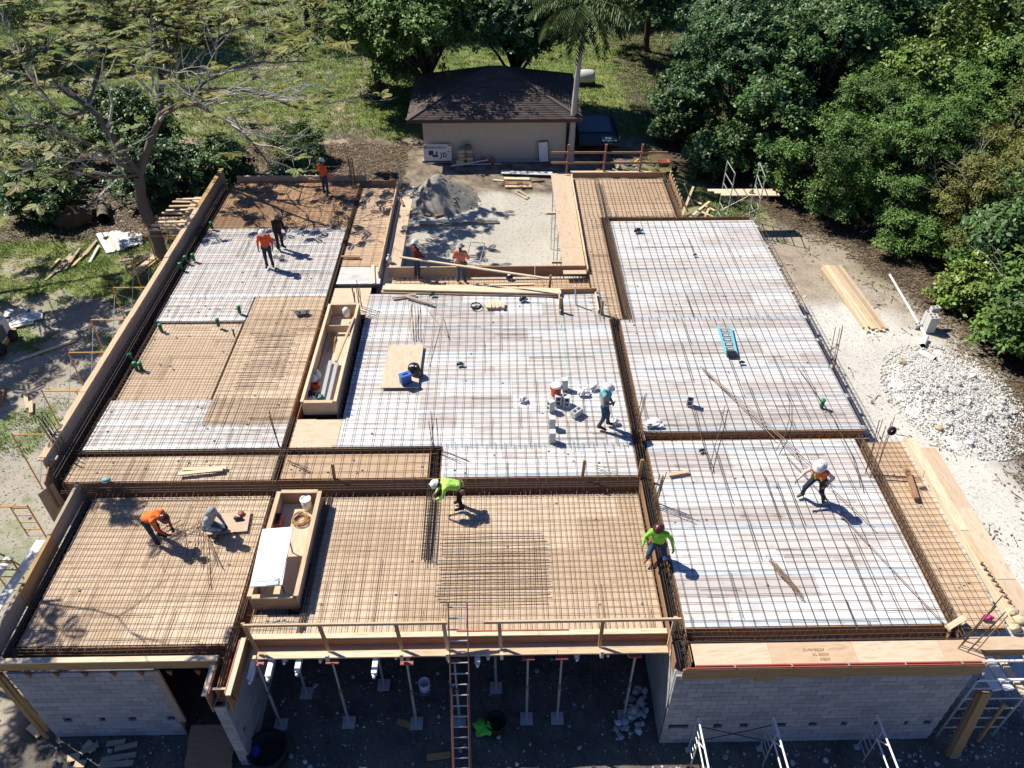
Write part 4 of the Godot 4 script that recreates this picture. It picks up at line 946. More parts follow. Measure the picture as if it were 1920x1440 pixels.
	run_boards(t, "board", Vector3(-12.38, 3.62, -15.75), Vector3(-12.33, 3.62, -10.15), 0.09, 0.55, ["lumber_old", "lumber_gold"], 1.9, 0.025)
	t = thing("edge_form", "front fascia board of the left terrace with wedge brackets", "edge form", Vector3(-9.5, 3.1, -10.2))
	run_boards(t, "fascia_board", Vector3(-12.45, 3.42, -10.2), Vector3(-6.95, 3.42, -10.2), 0.04, 0.3, ["lumber_gold"], 2.8, 0.003)
	run_boards(t, "top_plate", Vector3(-12.4, 3.6, -10.24), Vector3(-6.9, 3.6, -10.24), 0.14, 0.045, ["lumber_pale", "lumber"], 2.8, 0.006)
	for i in 8:
		var st := SurfaceTool.new(); st.begin(Mesh.PRIMITIVE_TRIANGLES)
		var q := [Vector3(-0.08, 0, 0.02), Vector3(0.08, 0, 0.02), Vector3(0.0, -0.2, 0.02), Vector3(-0.08, 0, -0.02), Vector3(0.08, 0, -0.02), Vector3(0.0, -0.2, -0.02)]
		for k in [0, 1, 2, 3, 5, 4, 0, 2, 5, 0, 5, 3, 1, 4, 5, 1, 5, 2, 0, 3, 4, 0, 4, 1]: st.add_vertex(q[k])
		st.generate_normals()
		put(t, "wedge_bracket", st.commit(), M.lumber_red, Transform3D(Basis(), Vector3(-12.2 + i * 0.68, 3.27, -10.115)))
	t = thing("corner_post", "pair of tan timbers propped at the left corner of the block wall", "post", Vector3(-12.3, 0, -10.15))
	stick(t, "timber", Vector3(-12.28, 0.0, -10.1), Vector3(-12.32, 3.25, -10.1), 0.12, 0.05, M.lumber_gold); stick(t, "timber", Vector3(-12.17, 0.35, -10.14), Vector3(-12.2, 3.25, -10.14), 0.09, 0.06, M.lumber_gold)
	t = thing("door_jamb", "weathered timber jamb at the edge of the doorway", "door jamb", Vector3(-8.5, 0, -10.1))
	stick(t, "jamb", Vector3(-8.49, 0.75, -10.14), Vector3(-8.49, 3.25, -10.14), 0.2, 0.06, M.lumber_old); wbox(t, "red_tip", Vector3(-8.49, 0.66, -10.12), Vector3(0.08, 0.2, 0.08), M.red_paint)
	# form on the fin wall
	t = thing("fin_form", "open form with red edges on top of the fin wall", "edge form", Vector3(-6.75, 3.0, -10))
	for e in [[-6.98, -10.35], [-6.5, -10.85]]:
		stick(t, "top_plate", Vector3(e[0] - 0.04 if e[0] < -6.8 else e[0] + 0.04, 3.47, e[1]), Vector3(e[0] - 0.04 if e[0] < -6.8 else e[0] + 0.04, 3.47, -9.35), 0.12, 0.045, M.lumber_pale)
		wbox(t, "side_panel", Vector3(e[0], 3.08, (e[1] - 9.35) / 2), Vector3(0.03, 0.74, absf(e[1] + 9.35)), M.lumber_gold)
		stick(t, "red_strip", Vector3(e[0] + (0.05 if e[0] < -6.8 else -0.05), 3.47, e[1] + 0.05), Vector3(e[0] + (0.05 if e[0] < -6.8 else -0.05), 3.47, -9.4), 0.03, 0.03, M.red_paint)
	wbox(t, "spreader", Vector3(-6.74, 3.42, -9.55), Vector3(0.4, 0.03, 0.05), M.lumber_pale)
	for i in 3: bar(t, "bar", Vector3(-6.85 + 0.08 * i, 3.35, -10.8), Vector3(-6.82 + 0.07 * i, 3.35, -9.55), 0.011, M.rust)
	# ramp
	t = thing("plywood_ramp", "dark worn plywood ramp leading up to the doorway", "ramp", Vector3(-7.6, 0, -9.4))
	for i in 3: wbox(t, "sheet", Vector3(-7.72 + 0.03 * i, 0.45 - i * 0.12, -9.9 + i * 0.45), Vector3(1.2, 0.04, 0.5), M.ply_brown_c, Basis(Vector3.RIGHT, 0.25))
	for sx in [-8.2, -7.2]: stick(t, "bearer", Vector3(sx, 0.36, -10.1), Vector3(sx, 0.0, -8.7), 0.08, 0.1, M.lumber_brown)

# ---------------------------------------------------------------- under and before the terrace
func build_front():
	var shores := [Vector3(-6.10, 0, -10.37), Vector3(-4.26, 0, -10.40), Vector3(-2.42, 0, -10.34), Vector3(-1.25, 0, -10.38), Vector3(0.57, 0, -10.42), Vector3(1.41, 0, -10.42), Vector3(3.24, 0, -10.45), Vector3(-5.57, 0, -11.26), Vector3(-3.43, 0, -11.47), Vector3(-0.26, 0, -11.33)]
	for i in shores.size():
		var p: Vector3 = shores[i]
		var t := thing("shore_post", "adjustable steel shore post with square foot plate under the terrace" if i < 7 else "steel shore post further back in the dark bay", "shore post", p, "shore posts at the terrace edge" if i < 7 else "shore posts deep in the bay")
		wbox(t, "foot_plate", p + Vector3(0, 0.02, 0), Vector3(0.34, 0.04, 0.34), M.block_b)
		tube(t, "outer_tube", p + Vector3(0, 0.04, 0), p + Vector3(0, 1.7, 0), 0.038, M.galvanised); tube(t, "inner_tube", p + Vector3(0, 1.6, 0), p + Vector3(0, 3.05, 0), 0.03, M.galvanised)
		tube(t, "collar", p + Vector3(0, 1.6, 0), p + Vector3(0, 1.78, 0), 0.05, M.rust)
		wbox(t, "head_plate", p + Vector3(0, 3.07, 0), Vector3(0.32, 0.05, 0.1), M.red_paint)
	var cb := thing("bay_braces", "thin crossed rust braces between the shore posts of the dark bay", "brace", Vector3(-2, 0.3, -11.9))
	for e in [[-5.0, -2.9], [-2.9, -0.7], [-0.7, 1.6], [1.6, 3.3]]:
		tube(cb, "brace", Vector3(e[0], 0.7, -11.95), Vector3(e[1], 1.9, -11.95), 0.013, M.rust); tube(cb, "brace", Vector3(e[0], 1.9, -11.92), Vector3(e[1], 0.7, -11.92), 0.013, M.rust)
	stick(cb, "rail", Vector3(-6.3, 2.2, -13.2), Vector3(-1.4, 2.25, -13.2), 0.05, 0.09, M.lumber_gold)
	var jl := thing("ledger_beam", "long aluminium ledger beam carried by the shore posts", "beam", Vector3(-1, 3.1, -11.2))
	wbox(jl, "beam", Vector3(-1.15, 3.17, -11.15), Vector3(10.2, 0.14, 0.12), M.aluminium)
	var ends := [[468, 1275], [502, 1270], [533, 1238], [557, 1260], [601, 1235], [701, 1264], [743, 1229], [765, 1232], [895, 1243], [915, 1229], [1082, 1232], [1140, 1224], [1180, 1224]]
	var ep := [Vector3(-6.20, 3.05, -9.97), Vector3(-5.77, 3.05, -10.03), Vector3(-5.47, 3.05, -10.48), Vector3(-5.09, 3.05, -10.16), Vector3(-4.58, 3.05, -10.51), Vector3(-3.20, 3.05, -10.07), Vector3(-2.71, 3.05, -10.57), Vector3(-2.41, 3.05, -10.52), Vector3(-0.68, 3.05, -10.33), Vector3(-0.42, 3.05, -10.53), Vector3(1.79, 3.05, -10.45), Vector3(2.57, 3.05, -10.55), Vector3(3.11, 3.05, -10.54)]
	for p in ep:
		var t := thing("joist_end", "white aluminium joist end poking out below the terrace edge", "joist", p, "joist ends below the terrace")
		wbox(t, "web", Vector3(p.x, 3.05, (p.z - 11.6) / 2), Vector3(0.05, 0.1, absf(p.z + 11.6)), M.white_metal); wbox(t, "flange", Vector3(p.x, 3.105, (p.z - 11.6) / 2), Vector3(0.13, 0.02, absf(p.z + 11.6)), M.white_metal)
		wbox(t, "flange", Vector3(p.x, 2.995, (p.z - 11.6) / 2), Vector3(0.13, 0.02, absf(p.z + 11.6)), M.white_metal)
		lathe(t, "end_cap", [[0.0, 0.0], [0.04, 0.02], [0.04, 0.08], [0.0, 0.1]], Vector3(p.x, 2.96, p.z + 0.05), M.white_metal, 8)
	# ladder against the terrace edge
	var la := Vector3(-1.36, 0.0, -8.75); var lb := Vector3(-1.36, 4.55, -11.08)
	var t := thing("extension_ladder", "rust red extension ladder with silver rungs leaning on the terrace edge", "ladder", la)
	for s in [0.0, 0.46]:
		stick(t, "stile", la + Vector3(s, 0, 0), lb + Vector3(s, 0, 0), 0.03, 0.08, M.red_ladder)
		stick(t, "fly_stile", la.lerp(lb, 0.0) + Vector3(s + (0.035 if s == 0.0 else -0.035), 0.05, 0.06), la.lerp(lb, 0.55) + Vector3(s + (0.035 if s == 0.0 else -0.035), 0.05, 0.06), 0.025, 0.06, M.red_ladder)
	for i in 17:
		var p := la.lerp(lb, (i + 0.5) / 17.0)
		tube(t, "rung", p + Vector3(0.01, 0, 0), p + Vector3(0.45, 0, 0), 0.018, M.galvanised)
	for s in [0.0, 0.46]: wbox(t, "foot", la + Vector3(s, 0.03, 0), Vector3(0.07, 0.06, 0.14), M.rubber)
	# things in the dark bay
	t = thing("white_bucket", "white plastic bucket on the ground under the terrace", "bucket", Vector3(-2.26, 0, -11.33))
	lathe(t, "pail", [[0.0, 0.0], [0.14, 0.0], [0.165, 0.38], [0.15, 0.38], [0.13, 0.03], [0.0, 0.03]], Vector3(-2.26, 0, -11.33), M.plastic_white, 16)
	poly(t, "handle", [Vector3(-2.22, 0.36, -11.14) + Vector3(-0.16, 0, 0), Vector3(-2.22, 0.36, -11.14) + Vector3(-0.1, -0.08, 0.14), Vector3(-2.22, 0.36, -11.14) + Vector3(0.1, -0.08, 0.14), Vector3(-2.22, 0.36, -11.14) + Vector3(0.16, 0, 0)], 0.006, M.galvanised, 5)
	t = thing("lime_shirt", "bright lime work shirt dropped on a black bin", "shirt", Vector3(-0.58, 0, -10.19))
	lump(t, "cloth", Vector3(-0.57, 0.25, -10.06), Vector3(0.42, 0.2, 0.5), M.cloth_lime, 0.45, false, 0.6)
	lump(t, "sleeve", Vector3(-0.69, 0.2, -9.99), Vector3(0.2, 0.16, 0.3), M.cloth_lime, 0.4, false, -0.4)
	t = thing("black_bin", "low black rubber bin standing in the dark bay", "bin", Vector3(-0.19, 0, -10.23))
	lathe(t, "bin_body", [[0.0, 0.0], [0.24, 0.0], [0.28, 0.4], [0.25, 0.4], [0.22, 0.05], [0.0, 0.05]], Vector3(-0.26, 0, -10.17), M.rubber, 14)
	lathe(t, "bin_rim", [[0.27, 0.38], [0.3, 0.38], [0.3, 0.42], [0.27, 0.42]], Vector3(-0.26, 0, -10.17), M.rubber, 14)
	t = thing("black_tub", "large black tub in the shadow beside the fin wall", "tub", Vector3(-6.18, 0, -9.49))
	lathe(t, "tub_body", [[0.0, 0.0], [0.42, 0.0], [0.5, 0.5], [0.46, 0.5], [0.4, 0.06], [0.0, 0.06]], Vector3(-6.18, 0, -9.49), M.rubber, 18)
	lathe(t, "tub_rim", [[0.48, 0.48], [0.53, 0.48], [0.53, 0.54], [0.48, 0.54]], Vector3(-6.18, 0, -9.49), M.rubber, 18)
	t = thing("blue_bag", "crumpled blue plastic bag next to the black tub", "bag", Vector3(-6.59, 0, -9.57))
	lump(t, "bag", Vector3(-6.59, 0, -9.57), Vector3(0.28, 0.45, 0.4), M.plastic_blue, 0.35)
	t = thing("rubble_heap", "heap of broken grey block pieces inside the open bay", "rubble", Vector3(3.47, 0, -10.49))
	for i in 70:
		var p := Vector3(3.85, 0, -11.10).lerp(Vector3(3.38, 0, -9.83), rng.randf()) + Vector3(rr(-0.45, 0.3), 0, rr(-0.15, 0.15))
		p.x = minf(p.x, 3.9)
		chunk(t, "broken_block", p + Vector3(0, rr(0, 0.15), 0), rr(0.08, 0.26), M[["stone_grey", "block_pale", "block_b"][rng.randi() % 3]])
	# loose stones in front
	t = thing("stone_scatter", "scattered pale stone chips on the shaded ground in front", "stones", Vector3(2, 0, -9.4))
	for i in 260:
		var p := Vector3(rr(-12.5, 12.8), 0, rr(-12.0, -8.6))
		if p.x > 3.7 and p.z < -9.5: p.z = rr(-9.45, -8.7)
		if p.x < -6.5 and p.z < -10.0: p.z = rr(-9.95, -8.8)
		if absf(p.x + 6.75) < 0.4: continue
		chunk(t, "stone", p, rr(0.03, 0.1) if rng.randf() < 0.9 else rr(0.1, 0.2), M[["stone_grey", "stone_white", "block_b"][rng.randi() % 3]])
	t = thing("scrap_timber", "loose planks lying in the shade before the block wall", "planks", Vector3(-9.6, 0, -9.5))
	for e in [[Vector3(-10.59, 0.06, -9.47), Vector3(-9.73, 0.06, -9.60)], [Vector3(-10.58, 0.1, -9.32), Vector3(-9.71, 0.1, -9.37)], [Vector3(-10.34, 0.06, -9.75), Vector3(-9.78, 0.08, -9.87)], [Vector3(-10.61, 0.05, -9.90), Vector3(-10.14, 0.05, -9.96)], [Vector3(-11.22, 0.05, -9.67), Vector3(-10.83, 0.05, -9.90)]]: stick(t, "plank", e[0], e[1], 0.14, 0.04, M.lumber_old)
	for e in [[Vector3(-11.35, 0.05, -9.56), 0.3], [Vector3(-11.11, 0.05, -9.39), 0.28], [Vector3(-11.04, 0.04, -9.84), 0.34], [Vector3(-12.66, 0.04, -10.37), 0.5], [Vector3(-12.57, 0.05, -10.66), 0.4]]: wbox(t, "offcut", e[0], Vector3(e[1], 0.03, e[1] * 0.7), M.lumber, Basis(Vector3.UP, rr(-0.8, 0.8)))
	for e in [["flat brown board lying on the ground below the ladder bay", Vector3(-2.95, 0.03, -10.41), Vector3(-2.58, 0.03, -10.28)], ["tan board lying on the ground right of the ladder foot", Vector3(-2.08, 0.03, -9.41), Vector3(-1.46, 0.03, -9.47)]]:
		t = thing("loose_board", e[0], "board", e[1])
		stick(t, "board", e[1], e[2], 0.16, 0.04, M.lumber_gold)

func chunk(t: Node3D, called: String, p: Vector3, s: float, m: Material):
	var key := "chunk%d" % (rng.randi() % 6)
	if not block_mesh.has(key):
		var no := rng.randi() % 9999
		block_mesh[key] = lump_mesh(Vector3(1, 0.62, 0.8), 0.28, 3, no, true)
	put(t, called, block_mesh[key], m, Transform3D(Basis.from_euler(Vector3(rr(-0.4, 0.4), rr(0, 6.28), rr(-0.4, 0.4))).scaled(Vector3.ONE * s), p + Vector3(0, s * 0.15, 0)))

# ---------------------------------------------------------------- scaffolds
func scaffold_frame(t: Node3D, a: Vector3, b: Vector3, h: float, rungs: int, m: Material, r := 0.025):
	var f := Node3D.new(); f.name = "frame"; t.add_child(f, true)
	for p in [a, b]:
		tube(f, "post", p, p + Vector3(0, h, 0), r, m)
		wbox(f, "base_plate", p + Vector3(0, 0.01, 0), Vector3(0.14, 0.02, 0.14), m)
	tube(f, "top_bar", a + Vector3(0, h - 0.04, 0), b + Vector3(0, h - 0.04, 0), r, m)
	var i1 := a.lerp(b, 0.72)
	tube(f, "inner_post", i1 + Vector3(0, h * 0.3, 0), i1 + Vector3(0, h - 0.06, 0), r * 0.8, m)
	for k in rungs:
		var y := h * 0.3 + k * h * 0.16
		tube(f, "rung", i1 + Vector3(0, y, 0), b + Vector3(0, y, 0), r * 0.75, m)

func build_scaffolds():
	var zs := [-18.8, -21.0, -23.2, -25.3, -27.6, -29.8, -31.9]
	var t := thing("side_scaffold", "row of yellow tube scaffold frames along the left wall", "scaffold", Vector3(-15.3, 0, -25))
	for z in zs: scaffold_frame(t, Vector3(-16.1, 0, z), Vector3(-14.45, 0, z), 3.02, 4, M.scaffold_yellow)
	for i in zs.size() - 1:
		tube(t, "cross_brace", Vector3(-16.1, 0.6, zs[i]), Vector3(-16.1, 2.7, zs[i + 1]), 0.013, M.galvanised); tube(t, "cross_brace", Vector3(-16.08, 2.7, zs[i]), Vector3(-16.08, 0.6, zs[i + 1]), 0.013, M.galvanised)
	t = thing("side_scaffold", "yellow scaffold frames with white boards beside the terrace end", "scaffold", Vector3(-15.6, 0, -15))
	for e in [[-16.5, -16.9, -14.9], [-14.4, -16.9, -14.4], [-12.4, -15.6, -14.0]]: scaffold_frame(t, Vector3(e[1], 0, e[0]), Vector3(e[2], 0, e[0]), 2.1, 5, M.scaffold_yellow)
	stick(t, "white_board", Vector3(-14.3, 1.5, -15.6), Vector3(-14.5, 1.5, -13.0), 0.28, 0.04, M.plastic_white)
	stick(t, "white_board", Vector3(-15.0, 1.45, -15.0), Vector3(-15.1, 1.45, -14.2), 0.28, 0.04, M.plastic_white)
	tube(t, "cross_brace", Vector3(-16.9, 0.4, -16.5), Vector3(-16.9, 1.9, -14.4), 0.013, M.galvanised)
	# tower at the rear right with a plank deck
	t = thing("tower_scaffold", "silver scaffold tower carrying two pale planks beside the wood", "scaffold", Vector3(12.75, 0, -38.08))
	var ba := [Vector3(11.99, 0, -38.76), Vector3(12.04, 0, -37.26), Vector3(13.64, 0, -38.49), Vector3(13.47, 0, -36.78)]
	for k in 2:
		for lift in 2:
			var f := Node3D.new(); f.name = "frame"; t.add_child(f, true)
			for j in 2:
				var p: Vector3 = ba[k * 2 + j]
				tube(f, "post", p + Vector3(0, lift * 1.7, 0), p + Vector3(0, lift * 1.7 + (1.7 if lift == 0 or j == 1 else 1.7), 0), 0.028, M.galvanised)
			var a: Vector3 = ba[k * 2]
			var b: Vector3 = ba[k * 2 + 1]
			for y in [0.4, 0.95, 1.62]: tube(f, "rung", a + Vector3(0, lift * 1.7 + y, 0), b + Vector3(0, lift * 1.7 + y, 0), 0.024, M.galvanised)
	for e in [[0, 2], [1, 3]]:
		tube(t, "cross_brace", ba[e[0]] + Vector3(0, 0.4, 0), ba[e[1]] + Vector3(0, 1.6, 0), 0.013, M.galvanised); tube(t, "cross_brace", ba[e[0]] + Vector3(0.02, 1.6, 0), ba[e[1]] + Vector3(0.02, 0.4, 0), 0.013, M.galvanised)
	var pm: Vector3 = (ba[0] + ba[1] + ba[2] + ba[3]) / 4.0
	for j in 3: stick(t, "plank", pm + Vector3(-1.75 + j * 0.3, 1.98 + j * 0.002, -0.3 + j * 0.26), pm + Vector3(1.7 + j * 0.1, 1.98, -0.25 + j * 0.26), 0.24, 0.05, M.lumber_pale)
	var bag := thing("tool_pouch", "small tan pouch left on the scaffold planks", "pouch", pm + Vector3(0.45, 2.0, 0.1))
	lump(bag, "pouch", pm + Vector3(0.45, 2.0, 0.1), Vector3(0.25, 0.3, 0.2), M.sack, 0.3)
	# frames before the right block wall
	for e in [[Vector3(4.82, 0, -9.34), "first"], [Vector3(6.71, 0, -9.43), "mid"], [Vector3(9.32, 0, -9.40), "last"]]:
		var lb: String = {"first": "silver scaffold frame before the block wall nearest the bay", "mid": "silver scaffold frame at the middle of the right block wall", "last": "silver scaffold frame before the block wall towards its far end"}[e[1]]
		t = thing("scaffold_frame", lb, "scaffold", e[0])
		var p: Vector3 = e[0]; p.z = -9.5
		var q := p + Vector3(0, 0, 1.45)
		tube(t, "post", p, p + Vector3(0, 1.8, 0), 0.025, M.galvanised); tube(t, "post", q, q + Vector3(0, 1.8, 0), 0.025, M.galvanised)
		tube(t, "top_bar", p + Vector3(0, 1.78, 0), q + Vector3(0, 1.78, 0), 0.027, M.white_metal)
		tube(t, "side_bar", p + Vector3(0, 1.3, 0.36), q + Vector3(0, 1.3, 0), 0.022, M.white_metal)
		tube(t, "inner_post", p + Vector3(0, 0.0, 0.4), p + Vector3(0, 1.77, 0.4), 0.02, M.galvanised)
		for k in 5: tube(t, "rung", p + Vector3(0, 0.3 + k * 0.28, 0), p + Vector3(0, 0.3 + k * 0.28, 0.4), 0.015, M.galvanised)
		tube(t, "knee_brace", p + Vector3(0, 1.3, 0.4), p + Vector3(0, 1.77, 0.8), 0.018, M.white_metal)
		for r in [p, q]: wbox(t, "base_plate", r + Vector3(0, 0.012, 0), Vector3(0.14, 0.024, 0.14), M.galvanised)
	var br := thing("brace_bars", "crossed scaffold braces before the block wall cleanouts", "brace", Vector3(5.2, 0.1, -9.45))
	tube(br, "brace", Vector3(4.82, 1.45, -9.44), Vector3(6.71, 0.6, -9.44), 0.012, M.steel_dark); tube(br, "brace", Vector3(4.82, 0.6, -9.42), Vector3(6.71, 1.45, -9.42), 0.012, M.steel_dark)
	# corner scaffold at the lower right
	t = thing("corner_scaffold", "grey scaffold with white planks at the front right corner", "scaffold", Vector3(12.2, 0, -10))
	var c0 := Vector3(11.55, 0, -9.75)
	for p in [c0, c0 + Vector3(1.5, 0, 0), c0 + Vector3(0, 0, -1.6), c0 + Vector3(1.5, 0, -1.6)]: tube(t, "post", p, p + Vector3(0, 2.95, 0), 0.03, M.galvanised)
	for k in 5: tube(t, "rung", c0 + Vector3(0, 0.5 + k * 0.5, 0), c0 + Vector3(1.5, 0.5 + k * 0.5, 0), 0.02, M.galvanised)
	for zz in [0.0, -0.5]: tube(t, "rail", c0 + Vector3(0, 2.9, zz), c0 + Vector3(2.2, 2.9, zz), 0.035, M.white_metal)
	for k in 2: wbox(t, "white_plank", c0 + Vector3(0.35 + k * 0.3, 2.78, -0.55), Vector3(0.22, 0.06, 1.5), M.white_metal, Basis(Vector3.UP, 0.12))
	wbox(t, "tan_plank", c0 + Vector3(1.0, 2.76, -0.2), Vector3(0.16, 0.05, 1.1), M.lumber_pale, Basis(Vector3.UP, 0.12))
	t = thing("prop_timber", "thick golden timber prop leaning by the corner scaffold", "timber", Vector3(11.7, 0, -9.2))
	stick(t, "timber", Vector3(11.75, 0.0, -9.2), Vector3(12.0, 2.3, -9.75), 0.24, 0.1, M.lumber_gold); stick(t, "timber", Vector3(11.62, 0.0, -9.25), Vector3(11.86, 2.25, -9.8), 0.1, 0.1, M.lumber_brown)
	t = thing("prop_timber", "thin timber stake behind the golden prop", "timber", Vector3(12.6, 0, -9.6))
	stick(t, "timber", Vector3(12.6, 0.0, -9.6), Vector3(12.7, 1.7, -9.75), 0.08, 0.06, M.lumber_gold)
	# shoring frames below the courtyard walkway
	t = thing("walkway_shoring", "thin grey shoring frames below the pale courtyard walkway", "scaffold", Vector3(2.8, 0, -30))
	for z in [-35.6, -33.5, -31.4, -29.3, -27.8]:
		for xx in [2.62, 3.3]: tube(t, "post", Vector3(xx, 0, z), Vector3(xx, 3.72, z), 0.025, M.galvanised)
		for k in 5: tube(t, "rung", Vector3(2.62, 0.5 + 0.65 * k, z), Vector3(3.3, 0.5 + 0.65 * k, z), 0.018, M.galvanised)
	for z in [-32.6, -28.3]: stick(t, "bearer", Vector3(2.15, 3.6, z), Vector3(3.4, 3.6, z), 0.1, 0.1, M.lumber)

# ---------------------------------------------------------------- things on the decks
func cmu(label: String, at: Vector3, yaw: float, on_end := false, group := "", hgt := 0.0):
	var t := thing("concrete_block", label, "concrete block", at, group)
	var b := Basis(Vector3.UP, yaw)
	if on_end: b = b * Basis(Vector3(0, 0, 1), PI / 2)
	var c := at + Vector3(0, (0.2 if on_end else 0.1) + hgt, 0)
	for s in [-1.0, 1.0]:
		wbox(t, "face_shell", c + b * Vector3(0, 0, 0.083 * s), Vector3(0.40, 0.20, 0.034), M.block_pale, b)
	for u in [-0.182, 0.0, 0.182]: wbox(t, "web", c + b * Vector3(u, 0, 0), Vector3(0.034, 0.198, 0.131), M.block_pale, b)
	wbox(t, "core_bed", c + b * Vector3(0, -0.09, 0), Vector3(0.33, 0.012, 0.13), M.block_c, b)

func jug(parent: Node, at: Vector3, m: Material):
	lathe(parent, "jug", [[0.0, 0.0], [0.11, 0.0], [0.12, 0.2], [0.05, 0.28], [0.035, 0.34], [0.0, 0.34]], at, m, 10)

func build_deck_objects():
	var D := 3.765
	var t: Node3D
	# cooler and blocks
	t = thing("water_cooler", "orange drinks cooler with white lid standing on a block", "cooler", Vector3(1.80, 3.95, -19.44))
	var c := Vector3(1.76, 3.965, -19.32)
	lathe(t, "body", [[0.0, 0.0], [0.14, 0.0], [0.165, 0.05], [0.17, 0.40], [0.0, 0.40]], c, M.plastic_orange, 20)
	lathe(t, "lid", [[0.172, 0.40], [0.178, 0.41], [0.178, 0.465], [0.15, 0.485], [0.0, 0.487]], c, M.plastic_white, 20)
	lathe(t, "base_ring", [[0.15, -0.002], [0.165, 0.0], [0.165, 0.035], [0.15, 0.037]], c, M.plastic_white, 20)
	wbox(t, "spigot", c + Vector3(0.03, 0.09, 0.18), Vector3(0.04, 0.05, 0.06), M.plastic_white)
	for s in [-1.0, 1.0]: wbox(t, "handle", c + Vector3(0.185 * s, 0.36, 0), Vector3(0.03, 0.05, 0.14), M.plastic_orange)
	cmu("pale concrete block under the orange cooler", Vector3(1.78, 3.765, -19.47), 0.2)
	cmu("pale concrete block standing right behind the orange cooler", Vector3(2.09, 3.765, -19.93), 0.1, true)
	cmu("concrete block on end nearest the cooler with hollow cores showing", Vector3(1.82, 3.765, -19.12), 1.65, true, "blocks set on end by the cooler")
	cmu("concrete block on end nearest the cooler with hollow cores showing", Vector3(2.10, 3.765, -19.06), 1.5, true, "blocks set on end by the cooler")
	cmu("concrete block on end with a dark red lid beside it", Vector3(1.57, 3.765, -18.86), 0.5, true)
	cmu("concrete block lying flat apart, right of the block group", Vector3(2.40, 3.765, -18.62), 0.75)
	cmu("concrete block in the pair towards the terrace, the farther one", Vector3(1.57, 3.765, -18.05), 0.03, true)
	cmu("concrete block in the pair towards the terrace, the nearer one", Vector3(1.54, 3.765, -17.42), 0.0, true)
	cmu("single concrete block beside the long loose bars", Vector3(6.14, 3.765, -19.05), 1.3, true)
	for e in [[Vector3(0.68, 3.77, -19.35), "crumpled white paper bag alone left of the concrete blocks", 0.3, "paper_bag"], [Vector3(2.69, 3.77, -19.64), "torn white cement bag between the cooler and the teal worker", 0.42, "cement_bag"], [Vector3(3.06, 3.77, -19.91), "small white bag scrap right behind the torn cement bag", 0.3, "cement_bag"],
		[Vector3(3.56, 3.77, -18.21), "white hard hat sized bag at the feet of the teal worker", 0.3, "paper_bag"], [Vector3(4.82, 3.77, -18.12), "large folded white bag lying past the dividing beam", 0.55, "cement_bag"]]:
		t = thing(e[3], e[1], "bag", e[0])
		lump(t, "paper", e[0], Vector3(e[2], 0.2, e[2] * 0.6), M.cloth_white, 0.3, true, rr(0, 1))
		lump(t, "torn_flap", e[0] + Vector3(e[2] * 0.3, 0, e[2] * 0.2), Vector3(e[2] * 0.5, 0.1, e[2] * 0.3), M.paper, 0.4, true)
	# plywood sheet with blue box and round black helmet
	t = thing("plywood_board", "tan plywood sheet lying on the rebar with tools on it", "plywood", Vector3(-3.46, 3.8, -21.15))
	var p := [Vector3(-4.08, 3.81, -22.37), Vector3(-2.86, 3.81, -22.32), Vector3(-2.76, 3.81, -19.98), Vector3(-4.01, 3.81, -20.00)]
	var pm: Vector3 = (p[0] + p[1] + p[2] + p[3]) / 4.0
	wbox(t, "sheet", pm, Vector3(1.24, 0.022, 2.36), M.ply_b, Basis(Vector3.UP, -0.01))
	for i in 4: wbox(t, "spacer", pm + Vector3(-0.5 + (i % 2) * 1.0, -0.03, -1.0 + int(i / 2) * 2.0), Vector3(0.1, 0.035, 0.1), M.lumber)
	t = thing("blue_cooler", "blue plastic box with lighter lid on the plywood sheet", "box", Vector3(-3.24, 3.83, -20.16))
	var bb := Basis(Vector3.UP, 0.5)
	wbox(t, "body", Vector3(-3.24, 3.83, -20.22) + Vector3(0, 0.17, 0), Vector3(0.36, 0.32, 0.22), M.plastic_blue, bb)
	wbox(t, "lid", Vector3(-3.24, 3.83, -20.22) + Vector3(0, 0.36, 0), Vector3(0.38, 0.05, 0.24), mat("lid_blue", lin(0.05, 0.17, 0.55), 0.4), bb)
	wbox(t, "handle", Vector3(-3.24, 3.83, -20.22) + Vector3(0, 0.40, 0), Vector3(0.18, 0.03, 0.04), M.plastic_blue, bb)
	t = thing("shop_vacuum", "round black and red shop vacuum on the plywood sheet", "vacuum", Vector3(-3.00, 3.83, -20.78))
	var vb := Vector3(-3.00, 3.825, -20.76)
	lathe(t, "drum", [[0.0, 0.0], [0.19, 0.0], [0.21, 0.12], [0.0, 0.12]], vb, M.red_paint, 16)
	lathe(t, "head", [[0.215, 0.12], [0.215, 0.2], [0.18, 0.32], [0.09, 0.38], [0.0, 0.39]], vb, M.plastic_black, 16)
	poly(t, "hose", [vb + Vector3(0.18, 0.2, 0.05), vb + Vector3(0.3, 0.14, 0.1), vb + Vector3(0.3, 0.03, 0.2), vb + Vector3(0.16, 0.03, 0.3)], 0.025, M.plastic_black, 8)
	for i in 3: lathe(t, "grip", [[0.05, 0.0], [0.06, 0.02], [0.0, 0.03]], vb + Vector3(-0.09 + 0.09 * i, 0.34 + 0.02 * (i % 2), 0.08), M.galvanised, 8)
	# light blue step ladder
	t = thing("step_ladder", "light blue fibreglass step ladder lying flat on the white deck", "ladder", Vector3(8.17, 3.8, -22.40))
	var l := [Vector3(8.00, 3.82, -23.30), Vector3(8.45, 3.82, -23.26), Vector3(7.94, 3.82, -21.63), Vector3(8.29, 3.82, -21.62)]
	stick(t, "rail", l[0], l[2], 0.08, 0.05, M.glass_fibre_blue); stick(t, "rail", l[1], l[3], 0.08, 0.05, M.glass_fibre_blue)
